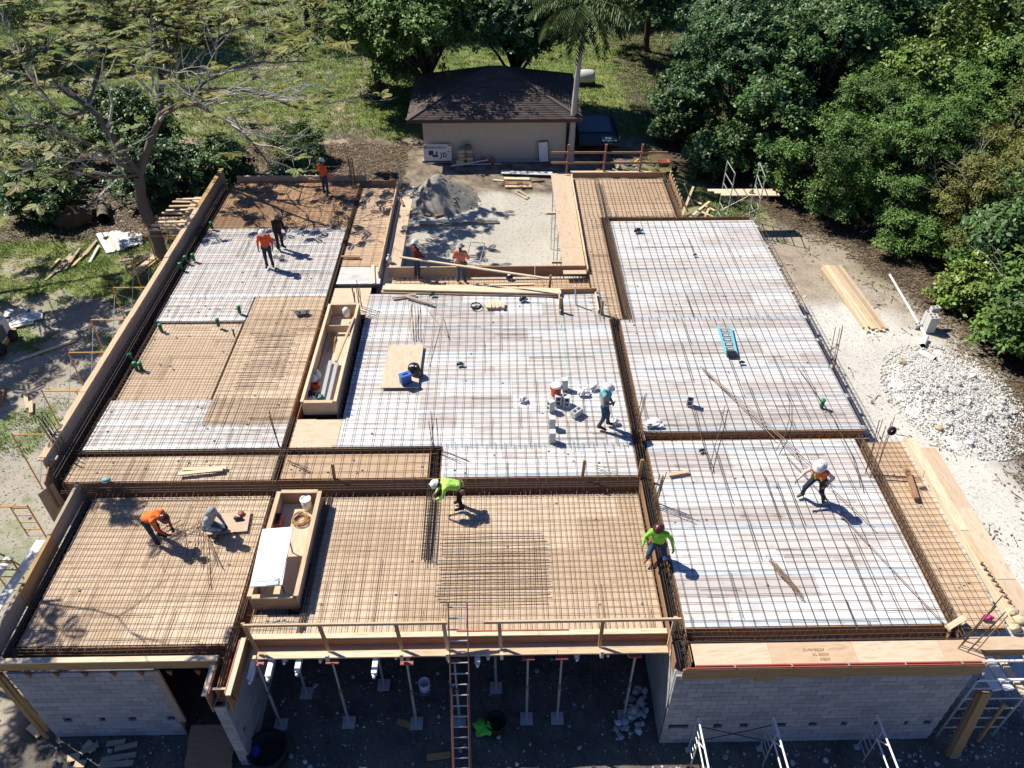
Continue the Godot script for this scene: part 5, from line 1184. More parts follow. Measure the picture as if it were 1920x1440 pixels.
	for i in 6:
		var f := (i + 0.5) / 6.0
		stick(t, "step", l[0].lerp(l[2], f), l[1].lerp(l[3], f), 0.09, 0.03, M.galvanised)
	stick(t, "top_cap", l[2] + Vector3(0, 0.02, 0), l[3] + Vector3(0, 0.02, 0), 0.22, 0.08, M.plastic_black)
	for k in [[l[0], l[2]], [l[1], l[3]]]: stick(t, "rear_rail", k[0] + Vector3(0.03, -0.045, 0), k[1] + Vector3(0.03, -0.045, 0), 0.05, 0.03, M.glass_fibre_blue)
	# small tools
	for e in [[Vector3(6.04, 3.78, -30.57), "black cable reel dropped on the far white deck", 0.3], [Vector3(8.16, 3.78, -28.48), "small black drill lying on the far white deck", 0.14], [Vector3(8.36, 3.78, -21.19), "small dark drill below the blue step ladder", 0.16], [Vector3(-2.68, 3.78, -25.63), "dark green tool by the long planks", 0.2], [Vector3(0.84, 3.78, -25.24), "black saw beside the wedge blocks", 0.26], [Vector3(-1.46, 3.78, -21.26), "pair of dark grey gloves in the middle of the white deck", 0.2], [Vector3(6.09, 3.78, -16.89), "black pouch near the right deck starter bars", 0.16]]:
		t = thing("hand_tool", e[1], "tool", e[0])
		var s: float = e[2]
		lump(t, "tool_body", e[0], Vector3(s, s * 0.6, s * 0.7), M.plastic_black, 0.35)
		wbox(t, "grip", e[0] + Vector3(s * 0.5, s * 0.18, s * 0.2), Vector3(s * 0.55, s * 0.25, s * 0.25), M.plastic_teal, Basis(Vector3.UP, 0.6))
		lathe(t, "knob", [[0.0, 0.0], [s * 0.2, 0.0], [s * 0.2, s * 0.3], [0.0, s * 0.35]], e[0] + Vector3(-s * 0.35, 0, s * 0.3), M.plastic_black, 8)
	t = thing("cable_coil", "coiled black cable lying left of the wedge blocks", "coil", Vector3(-0.95, 3.78, -24.83))
	for i in 3: poly(t, "loop", ring_pts(Vector3(-0.95, 3.79, -24.81) + Vector3(rr(-0.02, 0.02), i * 0.025, 0), 0.21 - 0.015 * i, Vector3(0.03, 1, 0.02), 20), 0.016, M.rubber, 6, true)
	t = thing("wedge_blocks", "row of pale timber wedges on the white deck", "wedges", Vector3(-0.30, 3.78, -24.89))
	for i in 6: wbox(t, "wedge", Vector3(-0.57, 3.79, -24.88) + Vector3(i * 0.13, 0.03, rr(-0.05, 0.05)), Vector3(0.10, 0.06, 0.42), M.lumber_pale, Basis(Vector3.UP, rr(-0.15, 0.25)))
	t = thing("rag", "dark crumpled rag on the plywood above the timber box", "rag", Vector3(-7.57, 3.77, -24.46))
	lump(t, "cloth", Vector3(-7.57, 3.77, -24.46), Vector3(0.5, 0.16, 0.3), M.hat_grey, 0.45, true)
	# sleeves
	var sl := [Vector3(-12.60, 3.64, -23.62), Vector3(-13.07, 3.64, -21.84), Vector3(-12.73, 3.64, -21.36), Vector3(-12.55, 3.64, -21.35), Vector3(-10.53, 3.72, -23.81), Vector3(-9.91, 3.78, -24.55), Vector3(10.42, 3.78, -18.85), Vector3(-13.03, 3.78, -28.24), Vector3(-12.77, 3.78, -28.40), Vector3(-9.81, 3.64, -23.24), Vector3(-13.08, 3.78, -27.70), Vector3(-12.77, 3.78, -31.13)]
	var sn := ["green pipe sleeve alone near the far left corner of the sunken plywood", "tallest green pipe sleeve of the group of three", "green pipe sleeve in the middle of the group of three", "short green pipe sleeve at the end of the group of three", "green pipe sleeve on the edge behind the sunken plywood", "green pipe sleeve in the white strip near the plywood", "green pipe sleeve alone on the right white deck", "green pipe sleeve in shade at the left edge of the white deck", "second green pipe sleeve in shade by the left beam", "pair of small dark conduits in the sunken plywood", "low green sleeve by the left beam cage", "green sleeve where white and brown decks meet"]
	for i in sl.size():
		t = thing("pipe_sleeve", sn[i], "pipe sleeve", sl[i])
		var r := 0.065 if i != 9 else 0.03
		lathe(t, "tube", [[0.0, 0.0], [r, 0.0], [r, 0.3], [0.0, 0.3]], sl[i] - Vector3(0, 0.02, 0), M.plastic_green, 12)
		lathe(t, "cap", [[r + 0.012, 0.27], [r + 0.012, 0.32], [r * 0.6, 0.335], [0.0, 0.335]], sl[i] - Vector3(0, 0.02, 0), mat("cap_green", lin(0.02, 0.26, 0.10), 0.4), 12)
	# stakes and short boards
	for e in [[Vector3(-4.99, 3.72, -15.97), "upright stake on the middle plywood strip", 0.62], [Vector3(2.35, 3.72, -15.87), "upright stake at the edge of the white deck beside thin rods", 0.75], [Vector3(4.02, 3.72, -15.86), "upright stake where the white deck meets the dividing beam", 0.75], [Vector3(1.94, 3.6, -26.33), "upright stake in the courtyard edge beam", 0.6]]:
		t = thing("timber_stake", e[1], "stake", e[0])
		stick(t, "stake", e[0], e[0] + Vector3(0.03, e[2], 0), 0.09, 0.05, M.lumber_gold)
	for e in [["pale boards lying crossed on the left plywood strip", [[Vector3(-9.55, 3.79, -16.35), Vector3(-8.27, 3.79, -16.39)], [Vector3(-9.60, 3.83, -16.12), Vector3(-8.34, 3.83, -16.29)]], "lumber_pale"], ["short tan board on the white deck near the vest worker", [[Vector3(4.91, 3.8, -15.88), Vector3(5.51, 3.8, -16.00)]], "lumber"], ["two grey boards crossed at the top of the white deck", [[Vector3(-4.24, 3.8, -25.44), Vector3(-3.32, 3.8, -25.65)], [Vector3(-3.68, 3.83, -25.46), Vector3(-2.61, 3.83, -24.93)]], "lumber_old"], ["dark board on the ribbed deck", [[Vector3(-6.68, 3.8, -28.57), Vector3(-5.89, 3.8, -28.51)]], "lumber_brown"], ["pale stake standing at the white panel square", [[Vector3(-5.08, 3.75, -26.52), Vector3(-5.29, 3.75, -27.95)]], "lumber_pale"]]:
		t = thing("loose_board", e[0], "board", e[1][0][0])
		for k in e[1]: stick(t, "board", k[0], k[1], 0.12, 0.045, M[e[2]])
	# loose bars
	var lb := [["long pale bars slanting across the right decks to the vest worker", [[Vector3(6.86, 3.86, -20.93), Vector3(8.44, 3.86, -17.30)], [Vector3(6.93, 3.87, -20.80), Vector3(9.04, 3.88, -16.67)], [Vector3(6.88, 3.86, -20.76), Vector3(9.60, 3.88, -15.41)], [Vector3(8.55, 3.86, -17.23), Vector3(10.21, 3.88, -13.71)], [Vector3(8.55, 3.86, -16.65), Vector3(10.86, 3.87, -10.55)]], "rust", 0.013],
		["bundle of straight bars lying on the upper white deck", [[Vector3(-3.57, 3.84, -25.11), Vector3(-3.27, 3.84, -22.80)], [Vector3(-3.44, 3.85, -25.10), Vector3(-3.19, 3.85, -22.78)], [Vector3(-3.32, 3.84, -25.07), Vector3(-3.10, 3.84, -22.80)], [Vector3(-3.20, 3.85, -24.91), Vector3(-3.02, 3.85, -22.72)]], "lumber_old", 0.014],
		["long thin rods crossing right of the bar bundle", [[Vector3(-2.95, 3.85, -24.83), Vector3(-1.98, 3.85, -22.89)], [Vector3(-2.28, 3.86, -24.17), Vector3(-1.98, 3.86, -22.82)], [Vector3(-2.35, 3.84, -23.85), Vector3(-2.61, 3.84, -21.29)]], "lumber_old", 0.012],
		["thin dark rods bent beside the right deck block", [[Vector3(6.21, 3.85, -18.85), Vector3(6.18, 3.85, -17.40)], [Vector3(6.18, 3.85, -17.40), Vector3(6.21, 3.85, -16.03)], [Vector3(7.27, 3.84, -18.89), Vector3(6.15, 3.84, -16.04)]], "steel", 0.012],
		["small bundle of short rods on the middle plywood strip", [[Vector3(-6.52, 3.82, -16.67), Vector3(-5.85, 3.82, -16.26)], [Vector3(-6.47, 3.83, -16.61), Vector3(-5.77, 3.83, -16.29)], [Vector3(-6.39, 3.82, -16.58), Vector3(-5.79, 3.82, -16.21)]], "steel", 0.012],
		["fan of loose rusty rods on the left terrace", [[Vector3(-8.67, 3.5, -14.63), Vector3(-8.43, 3.48, -13.28)], [Vector3(-8.64, 3.5, -14.73), Vector3(-8.13, 3.48, -13.03)], [Vector3(-8.44, 3.5, -14.34), Vector3(-7.76, 3.48, -13.10)], [Vector3(-8.37, 3.5, -14.22), Vector3(-7.56, 3.48, -12.95)], [Vector3(-8.31, 3.5, -14.05), Vector3(-7.74, 3.48, -12.38)], [Vector3(-9.10, 3.5, -14.44), Vector3(-8.59, 3.48, -13.34)], [Vector3(-9.11, 3.5, -14.01), Vector3(-8.43, 3.5, -14.72)], [Vector3(-9.23, 3.52, -14.18), Vector3(-8.38, 3.5, -14.45)], [Vector3(-9.40, 3.5, -14.35), Vector3(-8.41, 3.5, -14.15)]], "rust", 0.012],
		["dark cut rods under the bending worker's hands", [[Vector3(-9.64, 3.5, -14.26), Vector3(-9.16, 3.5, -14.64)], [Vector3(-9.53, 3.5, -14.17), Vector3(-9.14, 3.5, -14.35)], [Vector3(-9.51, 3.52, -14.43), Vector3(-8.93, 3.5, -14.16)]], "steel_dark", 0.013],
		["long curved rods near the yard side strip", [[Vector3(10.20, 3.86, -20.76), Vector3(10.57, 3.86, -18.30)], [Vector3(10.57, 3.86, -18.30), Vector3(10.58, 3.86, -16.39)], [Vector3(10.58, 3.86, -16.39), Vector3(10.39, 3.86, -15.20)]], "steel", 0.013],
		["thin twisted tie wires on the white deck by the stakes", [[Vector3(2.72, 3.8, -16.31), Vector3(3.45, 3.8, -16.12)], [Vector3(2.74, 3.81, -16.13), Vector3(3.40, 3.8, -15.91)], [Vector3(2.83, 3.8, -16.22), Vector3(3.26, 3.8, -15.80)]], "rust", 0.008]]
	for e in lb:
		t = thing("loose_rebar", e[0], "rebar", e[1][0][0])
		for k in e[1]: bar(t, "rod", k[0], k[1], e[3], M[e[2]])
	t = thing("curved_bar", "bent hoop of thin bar on the right white deck", "rebar", Vector3(9.32, 3.84, -18.86))
	poly(t, "hoop", [Vector3(9.43, 3.84, -19.61), Vector3(9.42, 3.84, -19.07), Vector3(9.17, 3.84, -18.22), Vector3(8.83, 3.84, -17.49), Vector3(8.35, 3.84, -16.79)], 0.011, M.steel, 5)
	t = thing("stirrup_bundle", "bundle of rusty bent stirrups lying slantwise near the vest worker", "rebar", Vector3(7.42, 3.78, -12.16))
	for i in 14:
		var a := Vector3(7.06, 3.8, -12.83).lerp(Vector3(7.65, 3.8, -11.44), i / 14.0 * 0.7) + Vector3(rr(-0.05, 0.05), rr(0, 0.06), rr(-0.05, 0.05))
		var dd := (Vector3(7.65, 3.8, -11.44) - Vector3(7.06, 3.8, -12.83)).normalized()
		var sd := dd.cross(Vector3.UP) * rr(0.05, 0.09)
		poly(t, "stirrup", [a, a + dd * 0.4, a + dd * 0.4 + sd + Vector3(0, 0.04, 0), a + sd + Vector3(0, 0.04, 0)], 0.010, M.rust, 4, true)
	# inside the long box
	t = thing("white_jug_pair", "two white plastic jugs in the timber box", "jugs", Vector3(-6.33, 3.74, -20.46))
	for q in [Vector3(-6.36, 3.745, -20.43), Vector3(-6.27, 3.745, -20.65)]: jug(t, q, M.plastic_white)
	wbox(t, "carton", Vector3(-6.40, 3.745, -20.26) + Vector3(0, 0.14, 0), Vector3(0.2, 0.28, 0.22), M.plastic_white)
	t = thing("orange_case", "orange tool case in the timber box", "case", Vector3(-6.27, 3.74, -20.12))
	wbox(t, "shell", Vector3(-6.27, 3.745, -20.12) + Vector3(0, 0.09, 0), Vector3(0.26, 0.18, 0.2), M.plastic_orange, Basis(Vector3.UP, 0.4)); wbox(t, "red_base", Vector3(-6.39, 3.745, -20.09) + Vector3(0, 0.05, 0), Vector3(0.24, 0.1, 0.24), M.red_paint)
	wbox(t, "handle", Vector3(-6.27, 3.745, -20.12) + Vector3(0, 0.2, 0), Vector3(0.12, 0.03, 0.03), M.plastic_black)
	t = thing("tool_heap", "heap of black and teal power tools in the timber box", "tools", Vector3(-6.24, 3.74, -19.55))
	for e in [[Vector3(-6.41, 3.745, -19.71), 0.3, "plastic_black"], [Vector3(-6.13, 3.745, -19.62), 0.26, "plastic_black"], [Vector3(-5.99, 3.745, -19.54), 0.24, "plastic_teal"], [Vector3(-6.23, 3.745, -19.49), 0.24, "cloth_white"], [Vector3(-6.36, 3.745, -19.44), 0.18, "plastic_white"]]: lump(t, "tool", e[0], Vector3(e[1], e[1] * 0.9, e[1]), M[e[2]], 0.3)
	t = thing("twine_heap", "tangle of tan twine and rods in the timber box", "twine", Vector3(-6.09, 3.74, -22.72))
	for i in 7: poly(t, "strand", [Vector3(-6.38, 3.76, -23.69) + Vector3(rr(0, 0.3), 0.01, 0), Vector3(-6.12, 3.78, -22.83) + Vector3(rr(-0.2, 0.2), 0.02, 0), Vector3(-6.23, 3.76, -22.07) + Vector3(rr(-0.1, 0.3), 0, 0)], 0.01, M.cable, 5)
	t = thing("white_bottle", "white bottle at the far end of the timber box rim", "bottle", Vector3(-5.82, 3.8, -24.49))
	lathe(t, "bottle_body", [[0.0, 0.0], [0.12, 0.0], [0.13, 0.28], [0.06, 0.36], [0.0, 0.36]], Vector3(-5.76, 3.98, -23.98), M.plastic_white, 10)
	wbox(t, "spout", Vector3(-5.76, 3.98, -23.98) + Vector3(0.1, 0.25, 0.04), Vector3(0.08, 0.04, 0.04), M.plastic_white)
	# table with drawings, bucket and cables in the terrace box
	t = thing("folding_table", "white folding table covered with drawings on the terrace box", "table", Vector3(-6.0, 3.43, -12.9))
	var q := [Vector3(-6.45, 4.22, -13.67), Vector3(-5.72, 4.22, -13.68), Vector3(-6.37, 4.22, -11.86), Vector3(-5.59, 4.22, -11.82)]
	var tc: Vector3 = (q[0] + q[1] + q[2] + q[3]) / 4.0
	var td: Vector3 = ((q[2] + q[3]) - (q[0] + q[1])) / 2.0
	var tb := Basis(Vector3.UP, atan2(td.x, td.z))
	wbox(t, "table_top", tc, Vector3(0.80, 0.045, td.length()), M.plastic_white, tb)
	for sx in [-0.3, 0.3]:
		for sz in [-0.38, 0.38]: tube(t, "leg", Vector3(tc.x, 3.44, tc.z) + tb * Vector3(sx, 0, sz * td.length()), tc + tb * Vector3(sx, -0.02, sz * td.length()), 0.018, M.hat_grey)
	t = thing("drawing_sheets", "large white drawing sheets spread on the folding table", "drawings", tc + Vector3(0, 0.03, 0))
	wbox(t, "sheet", tc + tb * Vector3(0.0, 0.03, -0.45), Vector3(0.74, 0.006, 0.95), M.paper, tb * Basis(Vector3.UP, 0.03)); wbox(t, "sheet", tc + tb * Vector3(0.02, 0.036, 0.35), Vector3(0.72, 0.006, 0.9), M.paper, tb * Basis(Vector3.UP, -0.04))
	t = thing("clipboard", "pale green clipboard on the corner of the folding table", "clipboard", Vector3(-5.85, 4.27, -11.94))
	wbox(t, "board", Vector3(-5.83, 4.275, -11.94), Vector3(0.30, 0.01, 0.22), M.sheet_green, Basis(Vector3.UP, 0.1)); wbox(t, "clip", Vector3(-5.75, 4.29, -11.99), Vector3(0.1, 0.02, 0.03), M.galvanised, Basis(Vector3.UP, 0.1))
	t = thing("white_bucket", "white bucket with lid in the terrace box beside cables", "bucket", Vector3(-5.68, 3.44, -15.17))
	lathe(t, "pail", [[0.0, 0.0], [0.13, 0.0], [0.155, 0.36], [0.0, 0.36]], Vector3(-5.67, 3.44, -15.09), M.plastic_white, 16)
	lathe(t, "lid", [[0.165, 0.35], [0.165, 0.39], [0.13, 0.40], [0.12, 0.385], [0.0, 0.385]], Vector3(-5.67, 3.44, -15.09), M.plastic_white, 16)
	t = thing("cable_bundle", "tan looped extension cable in the terrace box", "cable", Vector3(-5.81, 3.44, -14.63))
	for i in 8: poly(t, "loop", ring_pts(Vector3(-5.80, 3.46, -14.62) + Vector3(rr(-0.06, 0.06), 0.015 * i, rr(-0.04, 0.04)), 0.2 + rr(-0.04, 0.04), Vector3(rr(-0.1, 0.1), 1, rr(-0.1, 0.1)), 16), 0.012, M.cable, 5, true)
	t = thing("red_crate", "small red edged crate at the head of the folding table", "crate", Vector3(-6.41, 3.44, -14.45))
	for e in [[Vector3(-0.14, 0.15, 0), Vector3(0.03, 0.3, 0.4)], [Vector3(0.14, 0.15, 0), Vector3(0.03, 0.3, 0.4)], [Vector3(0, 0.15, -0.185), Vector3(0.25, 0.3, 0.03)], [Vector3(0, 0.15, 0.185), Vector3(0.25, 0.3, 0.03)]]: wbox(t, "side", Vector3(-6.41, 3.44, -14.45) + e[0], e[1], M.red_paint)
	wbox(t, "crate_bottom", Vector3(-6.41, 3.44, -14.45) + Vector3(0, 0.015, 0), Vector3(0.25, 0.03, 0.34), M.lumber)
	t = thing("seat_board", "plywood offcut laid on the rebar under the kneeling worker", "plywood", Vector3(-7.75, 3.49, -14.43))
	wbox(t, "sheet", Vector3(-7.80, 3.49, -14.53), Vector3(1.15, 0.02, 0.75), M.ply_a, Basis(Vector3.UP, 0.1))
	t = thing("grinder", "black hand grinder with red disc in front of the kneeling worker", "tool", Vector3(-7.49, 3.5, -14.61))
	lathe(t, "motor", [[0.0, -0.14], [0.05, -0.14], [0.055, 0.1], [0.0, 0.12]], Vector3(-7.54, 3.56, -14.62), M.plastic_black, 10, Basis(Vector3(0, 0, 1), 1.3)); lathe(t, "disc", [[0.0, -0.006], [0.09, -0.006], [0.09, 0.006], [0.0, 0.006]], Vector3(-7.50, 3.56, -14.82), M.red_paint, 14)
	t = thing("blue_can", "blue paint can on the edge beam of the left strip", "can", Vector3(-11.69, 3.75, -15.99))
	lathe(t, "tin", [[0.0, -0.1], [0.06, -0.1], [0.06, 0.1], [0.0, 0.1]], Vector3(-11.66, 3.8, -15.94), M.glass_fibre_blue, 10, Basis(Vector3(0, 0, 1), 1.5)); lathe(t, "lid", [[0.0, 0.1], [0.05, 0.1], [0.05, 0.115], [0.0, 0.115]], Vector3(-11.66, 3.8, -15.94), M.plastic_white, 10, Basis(Vector3(0, 0, 1), 1.5))
	t = thing("chalk_line", "faint green snapped chalk line across the white deck", "marking", Vector3(2.15, 3.7, -20.23))
	stick(t, "line", Vector3(2.23, 3.703, -24.25), Vector3(2.34, 3.703, -17.00), 0.018, 0.002, M.chalk_green)

# ---------------------------------------------------------------- people
func nets(bones: Array, cell: float, k: float) -> Array:
	var lo := Vector3(1e9, 1e9, 1e9)
	var hi := -lo
	for b in bones:
		var r := maxf(b[2], b[3]) + cell * 3.0
		lo = lo.min(b[0] - Vector3.ONE * r).min(b[1] - Vector3.ONE * r)
		hi = hi.max(b[0] + Vector3.ONE * r).max(b[1] + Vector3.ONE * r)
	var nx := int((hi.x - lo.x) / cell) + 2
	var ny := int((hi.y - lo.y) / cell) + 2
	var nz := int((hi.z - lo.z) / cell) + 2
	var f := PackedFloat32Array(); f.resize(nx * ny * nz); f.fill(9.0)
	var best := PackedFloat32Array(); best.resize(nx * ny * nz); best.fill(9.0)
	var id := PackedByteArray(); id.resize(nx * ny * nz)
	for bi in bones.size():
		var b: Array = bones[bi]
		var A: Vector3 = b[0]
		var ab: Vector3 = b[1] - b[0]
		var ra: float = b[2]
		var rb: float = b[3]
		var l2 := maxf(ab.length_squared(), 1e-9)
		var m := maxf(ra, rb) + k + cell * 2.0
		var p0: Vector3 = (A.min(b[1]) - Vector3.ONE * m - lo) / cell
		var p1: Vector3 = (A.max(b[1]) + Vector3.ONE * m - lo) / cell
		for z in range(maxi(0, int(p0.z)), mini(nz, int(p1.z) + 2)):
			for y in range(maxi(0, int(p0.y)), mini(ny, int(p1.y) + 2)):
				for x in range(maxi(0, int(p0.x)), mini(nx, int(p1.x) + 2)):
					var q := lo + Vector3(x, y, z) * cell - A
					var h := clampf(q.dot(ab) / l2, 0.0, 1.0)
					var d := (q - ab * h).length() - lerpf(ra, rb, h)
					var i := (z * ny + y) * nx + x
					if d < best[i]:
						best[i] = d
						id[i] = bi
					var e := f[i]
					var w := maxf(k - absf(e - d), 0.0) / k
					f[i] = minf(e, d) - w * w * k * 0.25
	var at := {}
	var V := PackedVector3Array(); var C := PackedColorArray()
	var off := [0, 1, nx, nx + 1, nx * ny, nx * ny + 1, nx * ny + nx, nx * ny + nx + 1]
	var crn := [Vector3(0, 0, 0), Vector3(1, 0, 0), Vector3(0, 1, 0), Vector3(1, 1, 0), Vector3(0, 0, 1), Vector3(1, 0, 1), Vector3(0, 1, 1), Vector3(1, 1, 1)]
	var edges := [[0, 1], [2, 3], [4, 5], [6, 7], [0, 2], [1, 3], [4, 6], [5, 7], [0, 4], [1, 5], [2, 6], [3, 7]]
	for z in nz - 1:
		for y in ny - 1:
			var base := (z * ny + y) * nx
			for x in nx - 1:
				var i := base + x
				if absf(f[i]) > cell * 2.2: continue
				var neg := 0
				for o in off:
					if f[i + o] < 0.0: neg += 1
				if neg == 0 or neg == 8: continue
				var s := Vector3.ZERO
				var n := 0
				for e in edges:
					var fa := f[i + off[e[0]]]
					var fb := f[i + off[e[1]]]
					if (fa < 0.0) != (fb < 0.0):
						s += crn[e[0]].lerp(crn[e[1]], fa / (fa - fb))
						n += 1
				at[i] = V.size()
				V.append(lo + (Vector3(x, y, z) + s / n) * cell)
				C.append(bones[id[i]][4])
	var I := PackedInt32Array()
	var sx := 1
	var sy := nx
	var sz := nx * ny
	var N := PackedVector3Array(); N.resize(V.size())
	for i in at:
		for ax in 3:
			var d: int = [sx, sy, sz][ax]
			var u: int = [sy, sz, sx][ax]
			var v: int = [sz, sx, sy][ax]
			if (f[i] < 0.0) == (f[i + d] < 0.0): continue
			if not (at.has(i - u) and at.has(i - v) and at.has(i - u - v)): continue
			var a: int = at[i]; var b: int = at[i - u]; var c: int = at[i - u - v]; var e: int = at[i - v]
			# outwards is +axis where i is inside
			if f[i] < 0.0: I.append_array([a, c, b, a, e, c])
			else: I.append_array([a, b, c, a, c, e])
	return [V, C, I]

func nets_mesh(bones: Array, cell: float, k: float) -> ArrayMesh:
	var r := nets(bones, cell, k)
	var st := SurfaceTool.new(); st.begin(Mesh.PRIMITIVE_TRIANGLES)
	for i in r[0].size():
		st.set_color(r[1][i]); st.set_smooth_group(0); st.add_vertex(r[0][i])
	for i in r[2]: st.add_index(i)
	st.generate_normals()
	return st.commit()

var head_mesh := {}
var hand_mesh := {}
func get_head(skin: Color, hair: Color) -> ArrayMesh:
	var key := str(skin) + str(hair)
	if not head_mesh.has(key):
		var dark := Color(0.02, 0.015, 0.012)
		var lip := skin * Color(0.75, 0.5, 0.5)
		var b := [[Vector3(0, 0.03, -0.015), Vector3(0, 0.045, 0.0), 0.088, 0.085, skin], [Vector3(0, -0.07, 0.045), Vector3(0, -0.02, 0.03), 0.045, 0.06, skin], [Vector3(0, 0.0, 0.085), Vector3(0, -0.03, 0.104), 0.011, 0.016, skin],
			[Vector3(0.085, -0.01, 0.0), Vector3(0.088, 0.02, -0.005), 0.018, 0.022, skin], [Vector3(-0.085, -0.01, 0.0), Vector3(-0.088, 0.02, -0.005), 0.018, 0.022, skin],
			[Vector3(0.033, 0.008, 0.078), Vector3(0.034, 0.008, 0.079), 0.012, 0.012, dark], [Vector3(-0.033, 0.008, 0.078), Vector3(-0.034, 0.008, 0.079), 0.012, 0.012, dark], [Vector3(-0.022, -0.055, 0.083), Vector3(0.022, -0.055, 0.083), 0.009, 0.009, lip],
			[Vector3(0, 0.05, -0.04), Vector3(0, 0.0, -0.05), 0.085, 0.07, hair], [Vector3(0, 0.085, 0.0), Vector3(0, 0.07, -0.04), 0.06, 0.07, hair], [Vector3(0, -0.1, -0.02), Vector3(0, -0.16, -0.03), 0.055, 0.058, skin]]
		head_mesh[key] = nets_mesh(b, 0.010, 0.012)
	return head_mesh[key]

# wrist at the origin, fingers down -y, palm towards +z, thumb on the side +x
func get_hand(col: Color, curl: float, side: float) -> ArrayMesh:
	var key := str(col) + str(curl) + str(side)
	if not hand_mesh.has(key):
		var b := [[Vector3(-0.02, -0.02, 0), Vector3(-0.025, -0.085, 0), 0.021, 0.019, col], [Vector3(0.018, -0.02, 0), Vector3(0.022, -0.085, 0), 0.022, 0.019, col], [Vector3(0, 0.02, 0), Vector3(0, -0.03, 0), 0.028, 0.028, col]]
		var ln := [0.066, 0.076, 0.072, 0.056]
		for i in 4:
			var r := Vector3(0.033 - i * 0.022, -0.092, 0.0)
			var m: Vector3 = r + Vector3(0.003 * (1.5 - i), -cos(curl), sin(curl)) * ln[i] * 0.55
			var t: Vector3 = m + Vector3(0, -cos(curl * 2.2), sin(curl * 2.2)) * ln[i] * 0.5
			b.append([r, m, 0.0098, 0.0092, col]); b.append([m, t, 0.0092, 0.008, col])
		b.append([Vector3(0.03, -0.03, 0.005), Vector3(0.058, -0.062, 0.022), 0.014, 0.0105, col]); b.append([Vector3(0.058, -0.062, 0.022), Vector3(0.062, -0.092, 0.034 + 0.01 * curl), 0.0105, 0.009, col])
		for e in b:
			e[0] = e[0] * Vector3(side, 1, 1)
			e[1] = e[1] * Vector3(side, 1, 1)
		hand_mesh[key] = nets_mesh(b, 0.0055, 0.006)
	return hand_mesh[key]

func stand_pose() -> Dictionary:
	return {"pel": Vector3(0, 0.95, 0), "che": Vector3(0, 1.30, 0.0), "nek": Vector3(0, 1.47, 0.0), "hed": Vector3(0, 1.62, 0.025), "shL": Vector3(0.185, 1.42, 0), "shR": Vector3(-0.185, 1.42, 0), "elL": Vector3(0.25, 1.14, -0.02), "elR": Vector3(-0.25, 1.14, -0.02), "wrL": Vector3(0.26, 0.89, 0.05), "wrR": Vector3(-0.26, 0.89, 0.05),
		"hiL": Vector3(0.09, 0.91, 0), "hiR": Vector3(-0.09, 0.91, 0), "knL": Vector3(0.11, 0.50, 0.03), "knR": Vector3(-0.11, 0.50, 0.03), "anL": Vector3(0.12, 0.09, -0.01), "anR": Vector3(-0.12, 0.09, -0.01), "toL": Vector3(0.145, 0.04, 0.13), "toR": Vector3(-0.145, 0.04, 0.13)}

